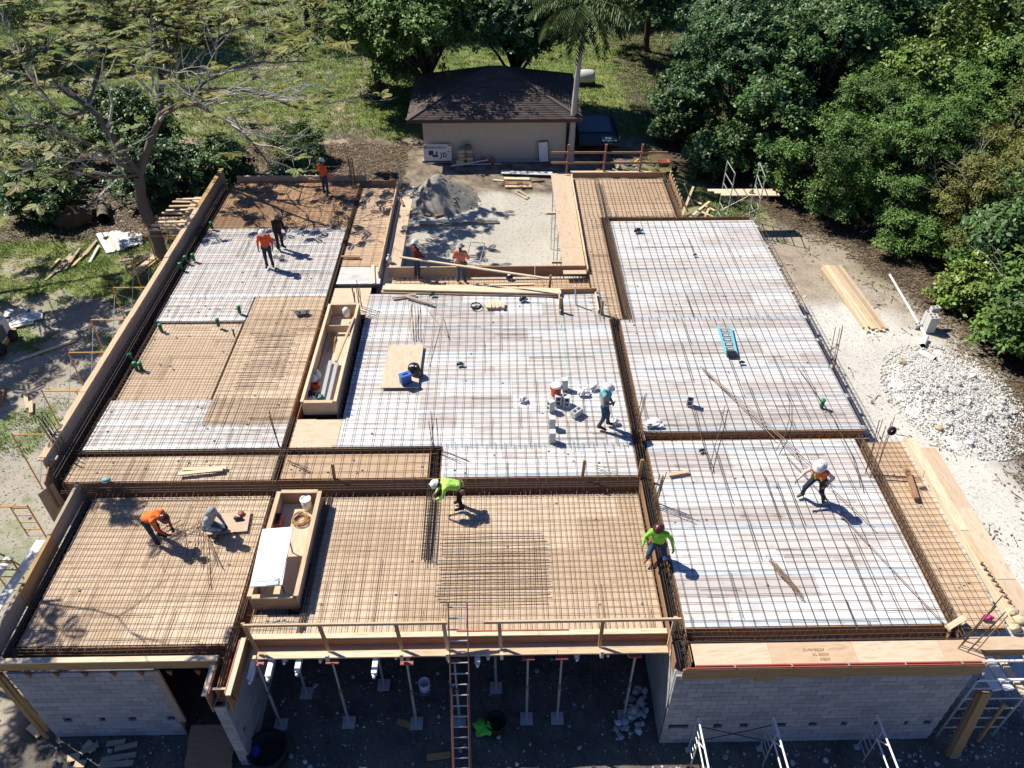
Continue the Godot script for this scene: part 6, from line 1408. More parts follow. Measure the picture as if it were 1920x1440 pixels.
func person(label: String, at: Vector3, yaw: float, c: Dictionary, pose: Dictionary, look := Vector3(0, 0, 1)):
	var J := stand_pose()
	for k in pose: J[k] = pose[k]
	var t := thing("person", label, "person", at)
	var skin: Color = c.get("skin", Color(0.30, 0.16, 0.09))
	var hair := Color(0.02, 0.016, 0.013)
	var sh: Color = c.shirt
	var pa: Color = c.pants
	var bo: Color = c.get("boots", Color(0.16, 0.09, 0.05))
	var ar: Color = c.get("sleeve", sh)
	var fo: Color = c.get("forearm", ar)
	var gl: Color = c.get("hand", skin)
	var sw: Vector3 = (J.shL - J.shR).normalized()
	var hw: Vector3 = (J.hiL - J.hiR).normalized()
	var B := [[J.hiL, J.hiR, 0.112, 0.112, pa], [J.pel + hw * 0.05, J.che + sw * 0.075, 0.112, 0.118, sh], [J.pel - hw * 0.05, J.che - sw * 0.075, 0.112, 0.118, sh], [J.shL, J.shR, 0.078, 0.078, sh], [J.che, J.nek, 0.12, 0.062, sh],
		[J.nek, J.hed + Vector3(0, -0.05, -0.01), 0.058, 0.052, c.get("neck", skin)],
		[J.shL, J.elL, 0.066, 0.052, ar], [J.shR, J.elR, 0.066, 0.052, ar], [J.elL, J.wrL, 0.050, 0.035, fo], [J.elR, J.wrR, 0.050, 0.035, fo],
		[J.hiL, J.knL, 0.098, 0.070, pa], [J.hiR, J.knR, 0.098, 0.070, pa], [J.knL, J.anL, 0.069, 0.052, pa], [J.knR, J.anR, 0.069, 0.052, pa],
		[J.anL, J.toL, 0.052, 0.042, bo], [J.anR, J.toR, 0.052, 0.042, bo], [J.anL, J.anL + Vector3(0, 0.06, 0), 0.055, 0.055, bo], [J.anR, J.anR + Vector3(0, 0.06, 0), 0.055, 0.055, bo]]
	var st := SurfaceTool.new(); st.begin(Mesh.PRIMITIVE_TRIANGLES)
	st.append_from(nets_mesh(B, 0.022, 0.035), 0, Transform3D())
	# head turned to where the person looks
	var z := look.normalized()
	var x := Vector3.UP.cross(z).normalized()
	var hb := Basis(x, z.cross(x), z)
	st.append_from(get_head(skin, hair), 0, Transform3D(hb, J.hed))
	for s in ["L", "R"]:
		var d: Vector3 = (J["wr" + s] - J["el" + s]).normalized()
		var sg := 1.0 if s == "L" else -1.0
		var pz: Vector3 = -sw * sg
		pz = (pz - d * pz.dot(d)).normalized()
		var hy := -d
		st.append_from(get_hand(gl, c.get("curl", 0.55), sg), 0, Transform3D(Basis(hy.cross(pz), hy, pz), J["wr" + s] + d * 0.02))
	var R := Transform3D(Basis(Vector3.UP, yaw), at)
	put(t, "body", st.commit(), M.person, R)
	var hp := R * Transform3D(hb, J.hed)
	var hat: String = c.get("hat", "")
	if hat in ["hard", "brim"]:
		var br := 0.145 if hat == "hard" else 0.185
		var h := put(t, "hard_hat", lathe_mesh([[0.112, 0.055], [br, 0.048], [br + 0.004, 0.056], [0.122, 0.078], [0.118, 0.11], [0.095, 0.155], [0.05, 0.18], [0.0, 0.186]], 20), M[c.hatm], hp * Transform3D(Basis(Vector3.RIGHT, -0.05).scaled(Vector3(1, 1, 1.12)), Vector3(0, 0, -0.005)))
		put(h, "ridge", box_mesh(Vector3(0.03, 0.012, 0.19)), M[c.hatm], hp * Transform3D(Basis(), Vector3(0, 0.184, -0.005)))
	elif hat == "cap":
		var h := put(t, "cap", lathe_mesh([[0.112, 0.04], [0.114, 0.08], [0.095, 0.125], [0.05, 0.145], [0.0, 0.15]], 16), M[c.hatm], hp)
		put(h, "peak", box_mesh(Vector3(0.15, 0.012, 0.10)), M[c.hatm], hp * Transform3D(Basis(Vector3.RIGHT, 0.2), Vector3(0, 0.05, 0.14)))
	elif hat == "hood":
		put(t, "hood", nets_mesh([[Vector3(0, 0.05, -0.02), Vector3(0, -0.04, -0.03), 0.122, 0.115, Color(0.34, 0.39, 0.42)], [Vector3(0, -0.08, -0.03), Vector3(0, -0.17, -0.05), 0.1, 0.1, Color(0.34, 0.39, 0.42)]], 0.016, 0.03), M.person, hp)
	if c.has("belt"):
		var bw: Vector3 = J.pel + (J.che - J.pel) * 0.12
		var bt := Basis(hw, (J.che - J.pel).normalized(), hw.cross((J.che - J.pel).normalized()))
		put(t, "tool_belt", lathe_mesh([[0.150, -0.035], [0.158, -0.035], [0.158, 0.035], [0.150, 0.035], [0.150, -0.035]], 20), M[c.belt], R * Transform3D(bt.scaled_local(Vector3(1.22, 1, 0.93)), bw))
		for s in [-1.0, 1.0]: put(t, "tool_pouch", lump_mesh(Vector3(0.11, 0.2, 0.16), 0.12, 6, 5), M.leather, R * Transform3D(bt, bw + bt * Vector3(0.2 * s, -0.1, 0.02)))
	if c.has("scarf"): put(t, "neck_scarf", lathe_mesh([[0.075, 0.09], [0.085, 0.02], [0.15, -0.07], [0.19, -0.13], [0.17, -0.13], [0.10, -0.03]], 14), M[c.scarf], R * Transform3D(Basis(), J.nek + Vector3(0, 0.03, 0)))
	if c.has("vest"):
		var vt := Basis(sw, (J.che - J.pel).normalized(), sw.cross((J.che - J.pel).normalized()))
		for s in [-1.0, 1.0]: put(t, "vest_stripe", box_mesh(Vector3(0.045, 0.36, 0.012)), M.cloth_lime_stripe, R * Transform3D(vt, J.pel.lerp(J.che, 0.62) + vt * Vector3(0.085 * s, 0, 0.128)))
	return t

func build_people():
	var jean := Color(0.035, 0.065, 0.12)
	var orange := Color(0.80, 0.115, 0.025)
	var lime := Color(0.28, 0.78, 0.07)
	var tan := Color(0.34, 0.20, 0.10)
	var Z := 3.765
	person("worker in orange shirt and white brimmed hat at the far rear edge", Vector3(-8.27, 3.77, -34.39), 2.6, {"shirt": orange, "pants": jean, "hat": "brim", "hatm": "hat_white", "boots": Color(0.1, 0.1, 0.1)}, {"wrL": Vector3(0.2, 0.95, 0.2), "elL": Vector3(0.27, 1.15, 0.05), "toL": Vector3(0.14, 0.04, 0.14)}, Vector3(0, -0.35, 1))
	person("worker dressed all in black with a grey cap", Vector3(-9.36, 3.77, -29.32), 0.9, {"shirt": Color(0.012, 0.010, 0.011), "pants": Color(0.018, 0.015, 0.015), "boots": Color(0.02, 0.02, 0.02), "hat": "cap", "hatm": "hat_grey"}, {"pel": Vector3(0, 0.93, -0.06), "che": Vector3(0, 1.25, 0.06), "nek": Vector3(0, 1.41, 0.1), "hed": Vector3(0, 1.54, 0.16), "shL": Vector3(0.18, 1.36, 0.08), "shR": Vector3(-0.18, 1.36, 0.08), "elL": Vector3(0.24, 1.1, 0.14), "elR": Vector3(-0.24, 1.1, 0.14), "wrL": Vector3(0.2, 0.9, 0.28), "wrR": Vector3(-0.2, 0.9, 0.28)}, Vector3(0, -0.6, 1))
	person("worker in orange shirt and white hard hat looking down", Vector3(-9.49, 3.77, -27.86), 0.15, {"shirt": orange, "pants": Color(0.02, 0.028, 0.05), "hat": "hard", "hatm": "hat_white", "boots": Color(0.03, 0.03, 0.03)}, {"hed": Vector3(0, 1.58, 0.07), "nek": Vector3(0, 1.46, 0.03), "elR": Vector3(-0.28, 1.16, -0.04), "elL": Vector3(0.29, 1.17, -0.02), "wrL": Vector3(0.27, 0.93, 0.08), "wrR": Vector3(-0.3, 0.91, 0.02)}, Vector3(0, -0.8, 1))
	person("worker in maroon shirt and white hard hat at the courtyard edge", Vector3(-3.42, 3.45, -27.37), 2.2, {"shirt": Color(0.11, 0.012, 0.018), "pants": jean, "hat": "hard", "hatm": "hat_white"}, {"wrR": Vector3(-0.22, 1.0, 0.3), "elR": Vector3(-0.27, 1.14, 0.08), "wrL": Vector3(0.22, 1.0, 0.3), "elL": Vector3(0.27, 1.14, 0.08)}, Vector3(0.3, -0.2, 1))
	person("worker in salmon shirt with tool belt carrying a long batten", Vector3(-1.59, 3.45, -27.01), PI - 0.1, {"shirt": Color(0.70, 0.24, 0.15), "pants": Color(0.07, 0.13, 0.22), "hat": "brim", "hatm": "hat_straw", "belt": "leather", "boots": Color(0.2, 0.14, 0.09)}, {"wrR": Vector3(-0.2, 1.02, 0.28), "elR": Vector3(-0.30, 1.14, 0.06), "wrL": Vector3(0.2, 1.02, 0.28), "elL": Vector3(0.30, 1.14, 0.06), "anL": Vector3(0.15, 0.09, 0), "anR": Vector3(-0.15, 0.09, 0)}, Vector3(0, -0.3, 1))
	person("worker in grey shirt with teal neck scarf and white brimmed hard hat", Vector3(3.18, 3.77, -18.02), 1.2, {"shirt": Color(0.30, 0.31, 0.32), "pants": Color(0.03, 0.075, 0.14), "hat": "brim", "hatm": "hat_white", "scarf": "cloth_teal", "neck": Color(0.02, 0.42, 0.50), "boots": Color(0.14, 0.07, 0.035), "forearm": tan}, {"elL": Vector3(0.27, 1.15, 0.02), "wrL": Vector3(0.06, 1.06, 0.2), "elR": Vector3(-0.27, 1.15, 0.02), "wrR": Vector3(-0.06, 1.08, 0.21), "hed": Vector3(0, 1.61, 0.05), "anL": Vector3(0.14, 0.09, 0.12), "knL": Vector3(0.12, 0.5, 0.1), "toL": Vector3(0.16, 0.04, 0.26), "anR": Vector3(-0.13, 0.09, -0.1)}, Vector3(0.2, -0.35, 1))
	person("worker in orange vest and white hard hat pulling a long bar", Vector3(8.88, 3.77, -14.92), -0.75, {"shirt": Color(0.72, 0.13, 0.05), "sleeve": Color(0.62, 0.55, 0.53), "pants": Color(0.018, 0.028, 0.05), "hat": "brim", "hatm": "hat_white", "belt": "hat_dark", "vest": true, "boots": Color(0.13, 0.11, 0.08)}, {"pel": Vector3(0, 0.84, -0.05), "che": Vector3(-0.02, 1.16, 0.12), "nek": Vector3(-0.02, 1.31, 0.18), "hed": Vector3(-0.03, 1.45, 0.24), "shL": Vector3(0.16, 1.26, 0.12), "shR": Vector3(-0.2, 1.26, 0.18), "elR": Vector3(-0.36, 1.03, 0.26), "wrR": Vector3(-0.42, 0.86, 0.46), "elL": Vector3(0.34, 1.08, 0.0), "wrL": Vector3(0.30, 0.92, 0.18), "hiL": Vector3(0.1, 0.80, -0.05), "hiR": Vector3(-0.1, 0.80, -0.05), "knR": Vector3(-0.22, 0.48, 0.2), "anR": Vector3(-0.26, 0.09, 0.12), "toR": Vector3(-0.32, 0.04, 0.25), "knL": Vector3(0.2, 0.45, 0.05), "anL": Vector3(0.26, 0.09, -0.14), "toL": Vector3(0.32, 0.04, -0.02)}, Vector3(-0.2, -0.7, 1))
	person("worker in lime shirt and black trousers bent over the beam cage", Vector3(-1.26, 3.46, -15.04), -PI / 2 + 0.15, {"shirt": Color(0.50, 0.85, 0.16), "pants": Color(0.010, 0.010, 0.011), "hat": "hard", "hatm": "hat_white", "belt": "leather", "boots": Color(0.02, 0.02, 0.02), "hand": Color(0.4, 0.3, 0.2)}, {"pel": Vector3(0, 0.88, -0.05), "che": Vector3(0, 1.02, 0.32), "nek": Vector3(0, 1.04, 0.46), "hed": Vector3(0, 1.04, 0.62), "shL": Vector3(0.18, 1.02, 0.40), "shR": Vector3(-0.18, 1.02, 0.40), "elL": Vector3(0.24, 0.78, 0.48), "elR": Vector3(-0.24, 0.78, 0.48), "wrL": Vector3(0.14, 0.60, 0.64), "wrR": Vector3(-0.12, 0.60, 0.64), "hiL": Vector3(0.09, 0.84, -0.06), "hiR": Vector3(-0.09, 0.84, -0.06), "knL": Vector3(0.13, 0.45, 0.02), "knR": Vector3(-0.13, 0.45, 0.02), "anL": Vector3(0.14, 0.09, -0.06), "anR": Vector3(-0.14, 0.09, 0.0)}, Vector3(0, -0.8, 0.6))
	person("worker in lime shirt and maroon hard hat straddling the dividing beam", Vector3(4.07, 3.6, -12.98), -0.35, {"shirt": lime, "pants": Color(0.035, 0.085, 0.17), "hat": "hard", "hatm": "hat_maroon", "belt": "hat_dark", "boots": Color(0.34, 0.17, 0.06)}, {"pel": Vector3(0, 0.72, 0), "che": Vector3(-0.02, 1.06, 0.05), "nek": Vector3(-0.02, 1.22, 0.08), "hed": Vector3(-0.04, 1.36, 0.12), "shL": Vector3(0.17, 1.17, 0.04), "shR": Vector3(-0.2, 1.17, 0.08), "elR": Vector3(-0.34, 1.0, 0.16), "wrR": Vector3(-0.36, 0.84, 0.32), "elL": Vector3(0.32, 0.96, 0.0), "wrL": Vector3(0.40, 0.72, 0.06), "hiL": Vector3(0.1, 0.68, 0), "hiR": Vector3(-0.1, 0.68, 0), "knL": Vector3(0.27, 0.42, 0.24), "anL": Vector3(0.34, 0.15, -0.02), "toL": Vector3(0.42, 0.1, 0.09), "knR": Vector3(-0.17, 0.40, 0.18), "anR": Vector3(-0.2, 0.06, 0.06), "toR": Vector3(-0.25, -0.0, 0.19)}, Vector3(-0.5, -0.5, 1))
	person("worker in orange shirt and maroon hard hat bending to the rods", Vector3(-9.57, 3.46, -13.97), PI / 2 - 0.35, {"shirt": Color(0.85, 0.19, 0.03), "pants": Color(0.03, 0.05, 0.085), "hat": "hard", "hatm": "hat_maroon", "boots": Color(0.03, 0.03, 0.03), "hand": Color(0.02, 0.02, 0.02), "forearm": Color(0.62, 0.06, 0.02)}, {"pel": Vector3(0, 0.90, -0.12), "che": Vector3(0, 1.10, 0.22), "nek": Vector3(0, 1.13, 0.37), "hed": Vector3(0, 1.10, 0.52), "shL": Vector3(0.18, 1.10, 0.30), "shR": Vector3(-0.18, 1.10, 0.30), "elL": Vector3(0.22, 0.84, 0.38), "elR": Vector3(-0.22, 0.84, 0.38), "wrL": Vector3(0.14, 0.60, 0.50), "wrR": Vector3(-0.12, 0.60, 0.52), "hiL": Vector3(0.09, 0.86, -0.12), "hiR": Vector3(-0.09, 0.86, -0.12), "knL": Vector3(0.12, 0.47, -0.02), "knR": Vector3(-0.12, 0.47, -0.02), "anL": Vector3(0.13, 0.09, -0.04), "anR": Vector3(-0.14, 0.09, 0.06)}, Vector3(0, -0.9, 0.6))
	person("worker in pale blue grey hoodie kneeling over a grinder", Vector3(-8.09, 3.49, -14.15), PI / 2 - 0.3, {"shirt": Color(0.34, 0.39, 0.42), "pants": Color(0.10, 0.16, 0.24), "hat": "hood", "boots": Color(0.12, 0.09, 0.06), "neck": Color(0.34, 0.39, 0.42), "hand": Color(0.03, 0.05, 0.07)}, {"pel": Vector3(0, 0.36, -0.12), "che": Vector3(0, 0.68, 0.06), "nek": Vector3(0, 0.83, 0.12), "hed": Vector3(0, 0.96, 0.18), "shL": Vector3(0.18, 0.78, 0.08), "shR": Vector3(-0.18, 0.78, 0.08), "elL": Vector3(0.24, 0.52, 0.14), "elR": Vector3(-0.24, 0.52, 0.14), "wrL": Vector3(0.12, 0.36, 0.36), "wrR": Vector3(-0.08, 0.36, 0.36), "hiL": Vector3(0.1, 0.32, -0.12), "hiR": Vector3(-0.1, 0.32, -0.12), "knL": Vector3(0.17, 0.12, 0.24), "knR": Vector3(-0.16, 0.36, 0.24), "anL": Vector3(0.15, 0.08, -0.18), "toL": Vector3(0.15, 0.05, -0.3), "anR": Vector3(-0.16, 0.06, 0.1), "toR": Vector3(-0.18, 0.04, 0.24)}, Vector3(0, -0.6, 1))
	var t := thing("long_batten", "long batten carried across the courtyard by two workers", "plank", Vector3(-1.23, 4.5, -26.13))
	stick(t, "batten", Vector3(-4.04, 4.5, -27.30), Vector3(1.77, 4.45, -25.70), 0.09, 0.05, M.lumber_pale)
	t = thing("white_hose_reel", "small white jug hanging at the end of the courtyard board", "jug", Vector3(-4.69, 3.75, -28.27))
	jug(t, Vector3(-4.65, 3.66, -28.30), M.plastic_white)
	lathe(t, "cap", [[0.0, 0.33], [0.04, 0.33], [0.04, 0.38], [0.0, 0.38]], Vector3(-4.65, 3.66, -28.30), M.plastic_white, 8)
	t = thing("hanging_helmet", "black and white helmet resting on the courtyard edge beam", "helmet", Vector3(0.35, 3.5, -27.27))
	lathe(t, "shell", [[0.15, 0.0], [0.14, 0.08], [0.09, 0.15], [0.0, 0.18]], Vector3(0.35, 3.48, -27.30), M.plastic_black, 14); lathe(t, "badge", [[0.09, 0.13], [0.06, 0.175], [0.0, 0.195]], Vector3(0.35, 3.48, -27.30), M.plastic_white, 12)

# ---------------------------------------------------------------- yard
func mound_mesh(rx: float, rz: float, h: float, sd: int, pw := 1.0, rough := 0.12, warp := 0.18, fq := 1.0) -> ArrayMesh:
	var no := FastNoiseLite.new(); no.seed = sd; no.frequency = 0.9; no.fractal_octaves = 4
	var n := 40
	var st := SurfaceTool.new(); st.begin(Mesh.PRIMITIVE_TRIANGLES)
	var at := func(i: int, j: int) -> Vector3:
		var x := (float(i) / n * 2.0 - 1.0) * 1.15
		var z := (float(j) / n * 2.0 - 1.0) * 1.15
		var r := Vector2(x, z).length()
		r += warp * no.get_noise_2d(x * 1.3 + 7.0, z * 1.3)
		var y := h * pow(maxf(0.0, 1.0 - r), pw)
		y += h * rough * no.get_noise_2d(x * 3.0 * fq, z * 3.0 * fq) * clampf((1.1 - r) * 3.0, 0, 1)
		return Vector3(x * rx, y - 0.06 if r > 0.98 else y, z * rz)
	for i in n:
		for j in n:
			var q := [at.call(i, j), at.call(i + 1, j), at.call(i + 1, j + 1), at.call(i, j + 1)]
			for k in [0, 1, 2, 0, 2, 3]: st.add_vertex(q[k])
	st.index(); st.generate_normals()
	return st.commit()

func rubble_mound_y(x: float, z: float) -> float: return maxf(0.0, 1.0 - Vector2(x, z).length())

func build_yard():
	var t: Node3D
	t = thing("sand_pile", "steep grey tan sand pile at the back of the courtyard", "sand pile", Vector3(-3.44, 0, -41.00))
	put(t, "sand", mound_mesh(2.25, 1.9, 1.65, 4, 1.0, 0.045, 0.08, 3.0), M.sand, Transform3D(Basis(), Vector3(-3.45, 0, -41.20)))
	for i in 150:
		var a := rr(0, TAU); var r := rr(0.1, 1.15)
		chunk(t, "clod", Vector3(-3.45, 0, -41.20) + Vector3(cos(a) * r * 2.25, 1.62 * maxf(0.0, 1.0 - r) - 0.02, sin(a) * r * 1.9), rr(0.05, 0.16), M.sand)
	# rubble at the right
	var rc := Vector3(18.22, 0, -23.53)
	t = thing("rubble_pile", "large white pile of broken concrete and rubble beside the wood", "rubble pile", rc)
	put(t, "rubble_base", mound_mesh(2.2, 3.0, 0.26, 12, 0.9, 0.3, 0.3), M.stone_white, Transform3D(Basis(), rc))
	for i in 290:
		var a := rr(0, TAU); var r := sqrt(rng.randf()) * 1.05
		var u := Vector2(cos(a), sin(a)) * r
		var y := 0.5 * pow(maxf(0.0, 1.0 - r), 0.7)
		var s := rr(0.05, 0.15) if rng.randf() < 0.92 else rr(0.2, 0.42)
		chunk(t, "broken_piece", rc + Vector3(u.x * 2.1, y * 0.9, u.y * 2.9), s, M[["stone_white", "stone_white", "block_pale", "stone_white", "stone_grey"][rng.randi() % 5]] if rng.randf() < 0.95 else M.stone_tan)
	var mm := MultiMeshInstance3D.new(); mm.name = "small_rubble"; t.add_child(mm); mm.set_meta("kind", "stuff")
	var m := MultiMesh.new(); m.transform_format = MultiMesh.TRANSFORM_3D; m.mesh = lump_mesh(Vector3(1, 0.6, 0.8), 0.3, 3, 77, true); m.instance_count = 9000
	for i in 9000:
		var a := rr(0, TAU); var r := pow(rng.randf(), 0.6) * 1.2
		var y := 0.48 * pow(maxf(0.0, 1.0 - r), 0.7)
		m.set_instance_transform(i, Transform3D(Basis.from_euler(Vector3(rr(-1, 1), rr(0, 6), rr(-1, 1))).scaled(Vector3.ONE * lerpf(0.02, 0.13, pow(rng.randf(), 2.5))), Vector3(cos(a) * r * 2.2, y * 0.9, sin(a) * r * 3.0)))
	mm.multimesh = m; mm.material_override = M.stone_white
	# gravel as one mass
	gravel("gravel", "pale gravel stones strewn over the right chalk yard", Vector3(11.8, 0, -32), Vector3(19, 0, -9), 9000, M.stone_white, 0.02, 0.075)
	gravel("gravel", "gravel and stone chips strewn over the left yard", Vector3(-26, 0, -36), Vector3(-13.8, 0, -9), 15000, M.stone_grey, 0.025, 0.12)
	gravel("gravel", "stone chips on the courtyard floor", Vector3(-4.6, 0, -42), Vector3(3.4, 0, -27.6), 1800, M.stone_white, 0.025, 0.1)
	gravel("gravel", "fine stones on the dark ground before the front walls", Vector3(-12.5, 0, -12.5), Vector3(13.5, 0, -8.5), 4000, M.stone_grey, 0.015, 0.07)
	litter("dry brown leaf litter along the edge of the wood", Vector3(10.5, 0, -46), Vector3(25, 0, -14), 22000, func(p): return rng.randf() < clampf((p.x - wood_edge(p.z) + 1.0) / 3.5, 0.0, 0.45) + 0.006)
	litter("dry leaves and twigs under the feathery tree", Vector3(-27, 0, -49), Vector3(-6, 0, -37), 16000, func(p): return rng.randf() < 0.8)
	# lumber by the wood
	t = thing("lumber_stack", "flat stack of long pale boards on the dirt beside the wood", "lumber", Vector3(16.79, 0, -30.48))
	var la := Vector3(16.54, 0, -33.49); var lb := Vector3(16.82, 0, -28.21)
	var d := (lb - la).normalized(); var s := d.cross(Vector3.UP)
	for j in 2:
		for i in 7: stick(t, "board", la + s * (i * 0.16 - 0.5) + Vector3(0, 0.04 + j * 0.045, 0) + d * rr(-0.15, 0.15), lb + s * (i * 0.16 - 0.5) + Vector3(0, 0.04 + j * 0.045, 0) + d * rr(-0.2, 0.25), 0.135, 0.042, M[["lumber_pale", "lumber_pale", "lumber", "lumber_old"][rng.randi() % 4]])
	t = thing("lumber_board", "single pale board lying beside the flat board stack", "lumber", Vector3(16.36, 0, -30.71))
	stick(t, "board", Vector3(16.31, 0.06, -33.50), Vector3(16.43, 0.06, -27.97), 0.12, 0.1, M.lumber_pale)
	t = thing("plastic_pipe", "long white drain pipe lying on the dirt near the wood", "pipe", Vector3(19.09, 0, -30.21))
	poly(t, "pipe_length", [Vector3(19.24, 0.06, -32.70), Vector3(18.87, 0.06, -27.61)], 0.055, M.pvc, 10)
	t = thing("plastic_pipe", "short wide white pipe piece below the long drain pipe", "pipe", Vector3(18.65, 0, -27.22))
	poly(t, "pipe_length", [Vector3(18.82, 0.1, -27.47), Vector3(18.40, 0.1, -26.86)], 0.11, M.pvc, 12)
	t = thing("plastic_pipe", "white pipe piece half buried at the top of the rubble", "pipe", Vector3(18.40, 0, -26.34))
	poly(t, "pipe_length", [Vector3(18.09, 0.12, -26.38), Vector3(18.40, 0.2, -25.75)], 0.11, M.pvc, 12)
	# block stack
	var bp := Vector3(19.28, 0, -28.00)
	for j in 4:
		for i in 3: cmu("concrete block in the small grey stack beside the drain pipe", bp + Vector3(-0.1 + (i % 2) * 0.02, j * 0.2, -0.42 + i * 0.21), 0.05 + rr(-0.03, 0.03), false, "blocks in the stack by the drain pipe")
	cmu("concrete block set on top of the small grey stack", bp + Vector3(0.1, 0.8, -0.5), 0.1)
	cmu("concrete block lying on the ground left of the small stack", bp + Vector3(-0.5, 0, -0.35), 0.4)
	# stuff by the tower scaffold
	t = thing("scrap_heap", "heap of leaning boards and offcuts left of the tower scaffold", "scrap wood", Vector3(10.65, 0, -39.35))
	for e in [[Vector3(9.87, 1.2, -39.22), Vector3(10.38, 0.3, -38.90)], [Vector3(10.13, 1.6, -39.69), Vector3(10.78, 0.4, -39.52)], [Vector3(10.34, 0.1, -38.54), Vector3(11.82, 0.3, -40.15)], [Vector3(11.11, 0.1, -39.46), Vector3(11.95, 0.1, -38.51)], [Vector3(11.06, 0.1, -40.75), Vector3(12.01, 0.1, -39.45)], [Vector3(11.22, 0.1, -38.53), Vector3(11.90, 0.1, -40.09)], [Vector3(10.04, 0.1, -38.85), Vector3(10.90, 1, -40.60)]]: stick(t, "board", e[0], e[1], 0.13, 0.04, M[["lumber", "lumber_pale", "lumber_brown"][rng.randi() % 3]])
	t = thing("wheelbarrow", "rusty orange wheelbarrow tray behind the rear guard rail", "wheelbarrow", Vector3(9.85, 0, -44.49))
	var wp := Vector3(9.95, 0, -44.72)
	var tray := lathe(t, "tray", [[0.0, 0.0], [0.34, 0.0], [0.52, 0.3], [0.5, 0.3], [0.33, 0.02]], wp + Vector3(0, 0.38, 0), M.barrow_rust, 4, Basis(Vector3.UP, PI / 4))
	for sx in [-0.22, 0.22]: tube(t, "handle", wp + Vector3(-0.9, 0.55, sx), wp + Vector3(0.7, 0.3, sx * 0.4), 0.02, M.lumber_old)
	lathe(t, "wheel", [[0.0, -0.05], [0.18, -0.05], [0.2, 0.0], [0.18, 0.05], [0.0, 0.05]], wp + Vector3(0.72, 0.2, 0), M.rubber, 12, Basis(Vector3.RIGHT, PI / 2))
	for sx in [-0.2, 0.2]: tube(t, "leg", wp + Vector3(-0.3, 0, sx), wp + Vector3(-0.25, 0.45, sx), 0.018, M.rust)
	t = thing("junk_heap", "jumble of white plastic, yellow sheet and scrap behind the rear rail", "junk", Vector3(7.32, 0, -45.06))
	for i in 16:
		var p := Vector3(5.95, 0, -44.56).lerp(Vector3(9.52, 0, -45.49), rng.randf()) + Vector3(0, 0, rr(-0.8, 0.8))
		var mk: String = ["plastic_white", "tarp", "sack", "plastic_black", "pvc", "yellow_paint"][rng.randi() % 6]
		if i % 2: stick(t, "scrap_length", p + Vector3(0, 0.1, 0), p + Vector3(rr(-0.8, 0.8), rr(0.1, 0.4), rr(-0.4, 0.4)), 0.1, 0.05, M[mk])
		else: lump(t, "scrap_lump", p, Vector3(rr(0.2, 0.6), rr(0.15, 0.35), rr(0.2, 0.5)), M[mk], 0.35, true)
	t = thing("courtyard_planks", "low stack of short brown planks at the back of the courtyard", "planks", Vector3(0.98, 0, -43.19))
	for e in [[Vector3(0.25, 0.05, -43.81), Vector3(1.79, 0.05, -43.71), 0.3], [Vector3(0.34, 0.1, -43.06), Vector3(1.73, 0.1, -42.96), 0.25], [Vector3(0.31, 0.05, -42.74), Vector3(1.85, 0.05, -42.71), 0.25], [Vector3(-0.39, 0.05, -43.61), Vector3(0.25, 0.05, -43.45), 0.15], [Vector3(1.87, 0.05, -43.42), Vector3(2.65, 0.05, -43.55), 0.12]]: stick(t, "plank", e[0], e[1], e[2], 0.09, M[["lumber", "lumber_brown", "lumber_pale"][rng.randi() % 3]])
	t = thing("open_frame", "small pale timber frame lying on the courtyard gravel", "frame", Vector3(1.23, 0, -41.86))
	for e in [[Vector3(0.89, 0.04, -42.06), Vector3(1.46, 0.04, -41.23)], [Vector3(1.08, 0.04, -42.26), Vector3(1.65, 0.04, -41.50)], [Vector3(0.89, 0.05, -42.04), Vector3(1.08, 0.05, -42.24)], [Vector3(1.46, 0.05, -41.21), Vector3(1.65, 0.05, -41.48)]]: stick(t, "rail", e[0], e[1], 0.05, 0.05, M.lumber_pale)
	t = thing("steel_beam", "long grey steel channel lying across the courtyard", "steel beam", Vector3(-2.29, 0, -38.64))
	stick(t, "web", Vector3(-4.43, 0.1, -38.36), Vector3(-0.17, 0.1, -38.66), 0.05, 0.16, M.galvanised); stick(t, "flange", Vector3(-4.41, 0.19, -38.20), Vector3(-0.17, 0.19, -38.49), 0.22, 0.02, M.galvanised); stick(t, "flange", Vector3(-4.45, 0.01, -38.53), Vector3(-0.17, 0.01, -38.83), 0.22, 0.02, M.galvanised)
	t = thing("wire_frame", "galvanised window frame of thin bars standing in the courtyard", "frame", Vector3(-1.62, 0, -35.47))
	var fr := [Vector3(-2.17, 1.1, -34.54), Vector3(-0.78, 1.1, -34.30), Vector3(-2.42, 0.2, -34.35), Vector3(-1.04, 0.2, -34.07)]
	for e in [[0, 1], [2, 3], [0, 2], [1, 3]]: tube(t, "bar", fr[e[0]], fr[e[1]], 0.022, M.white_metal)
	tube(t, "mullion", fr[0].lerp(fr[1], 0.5), fr[2].lerp(fr[3], 0.5), 0.018, M.white_metal)
	for k in [2, 3]: tube(t, "leg", fr[k], Vector3(fr[k].x, 0.0, fr[k].z), 0.018, M.white_metal)
	t = thing("offcut_heap", "scatter of offcuts and blue plastic at the foot of the sand pile", "offcuts", Vector3(-4.15, 0, -40.23))
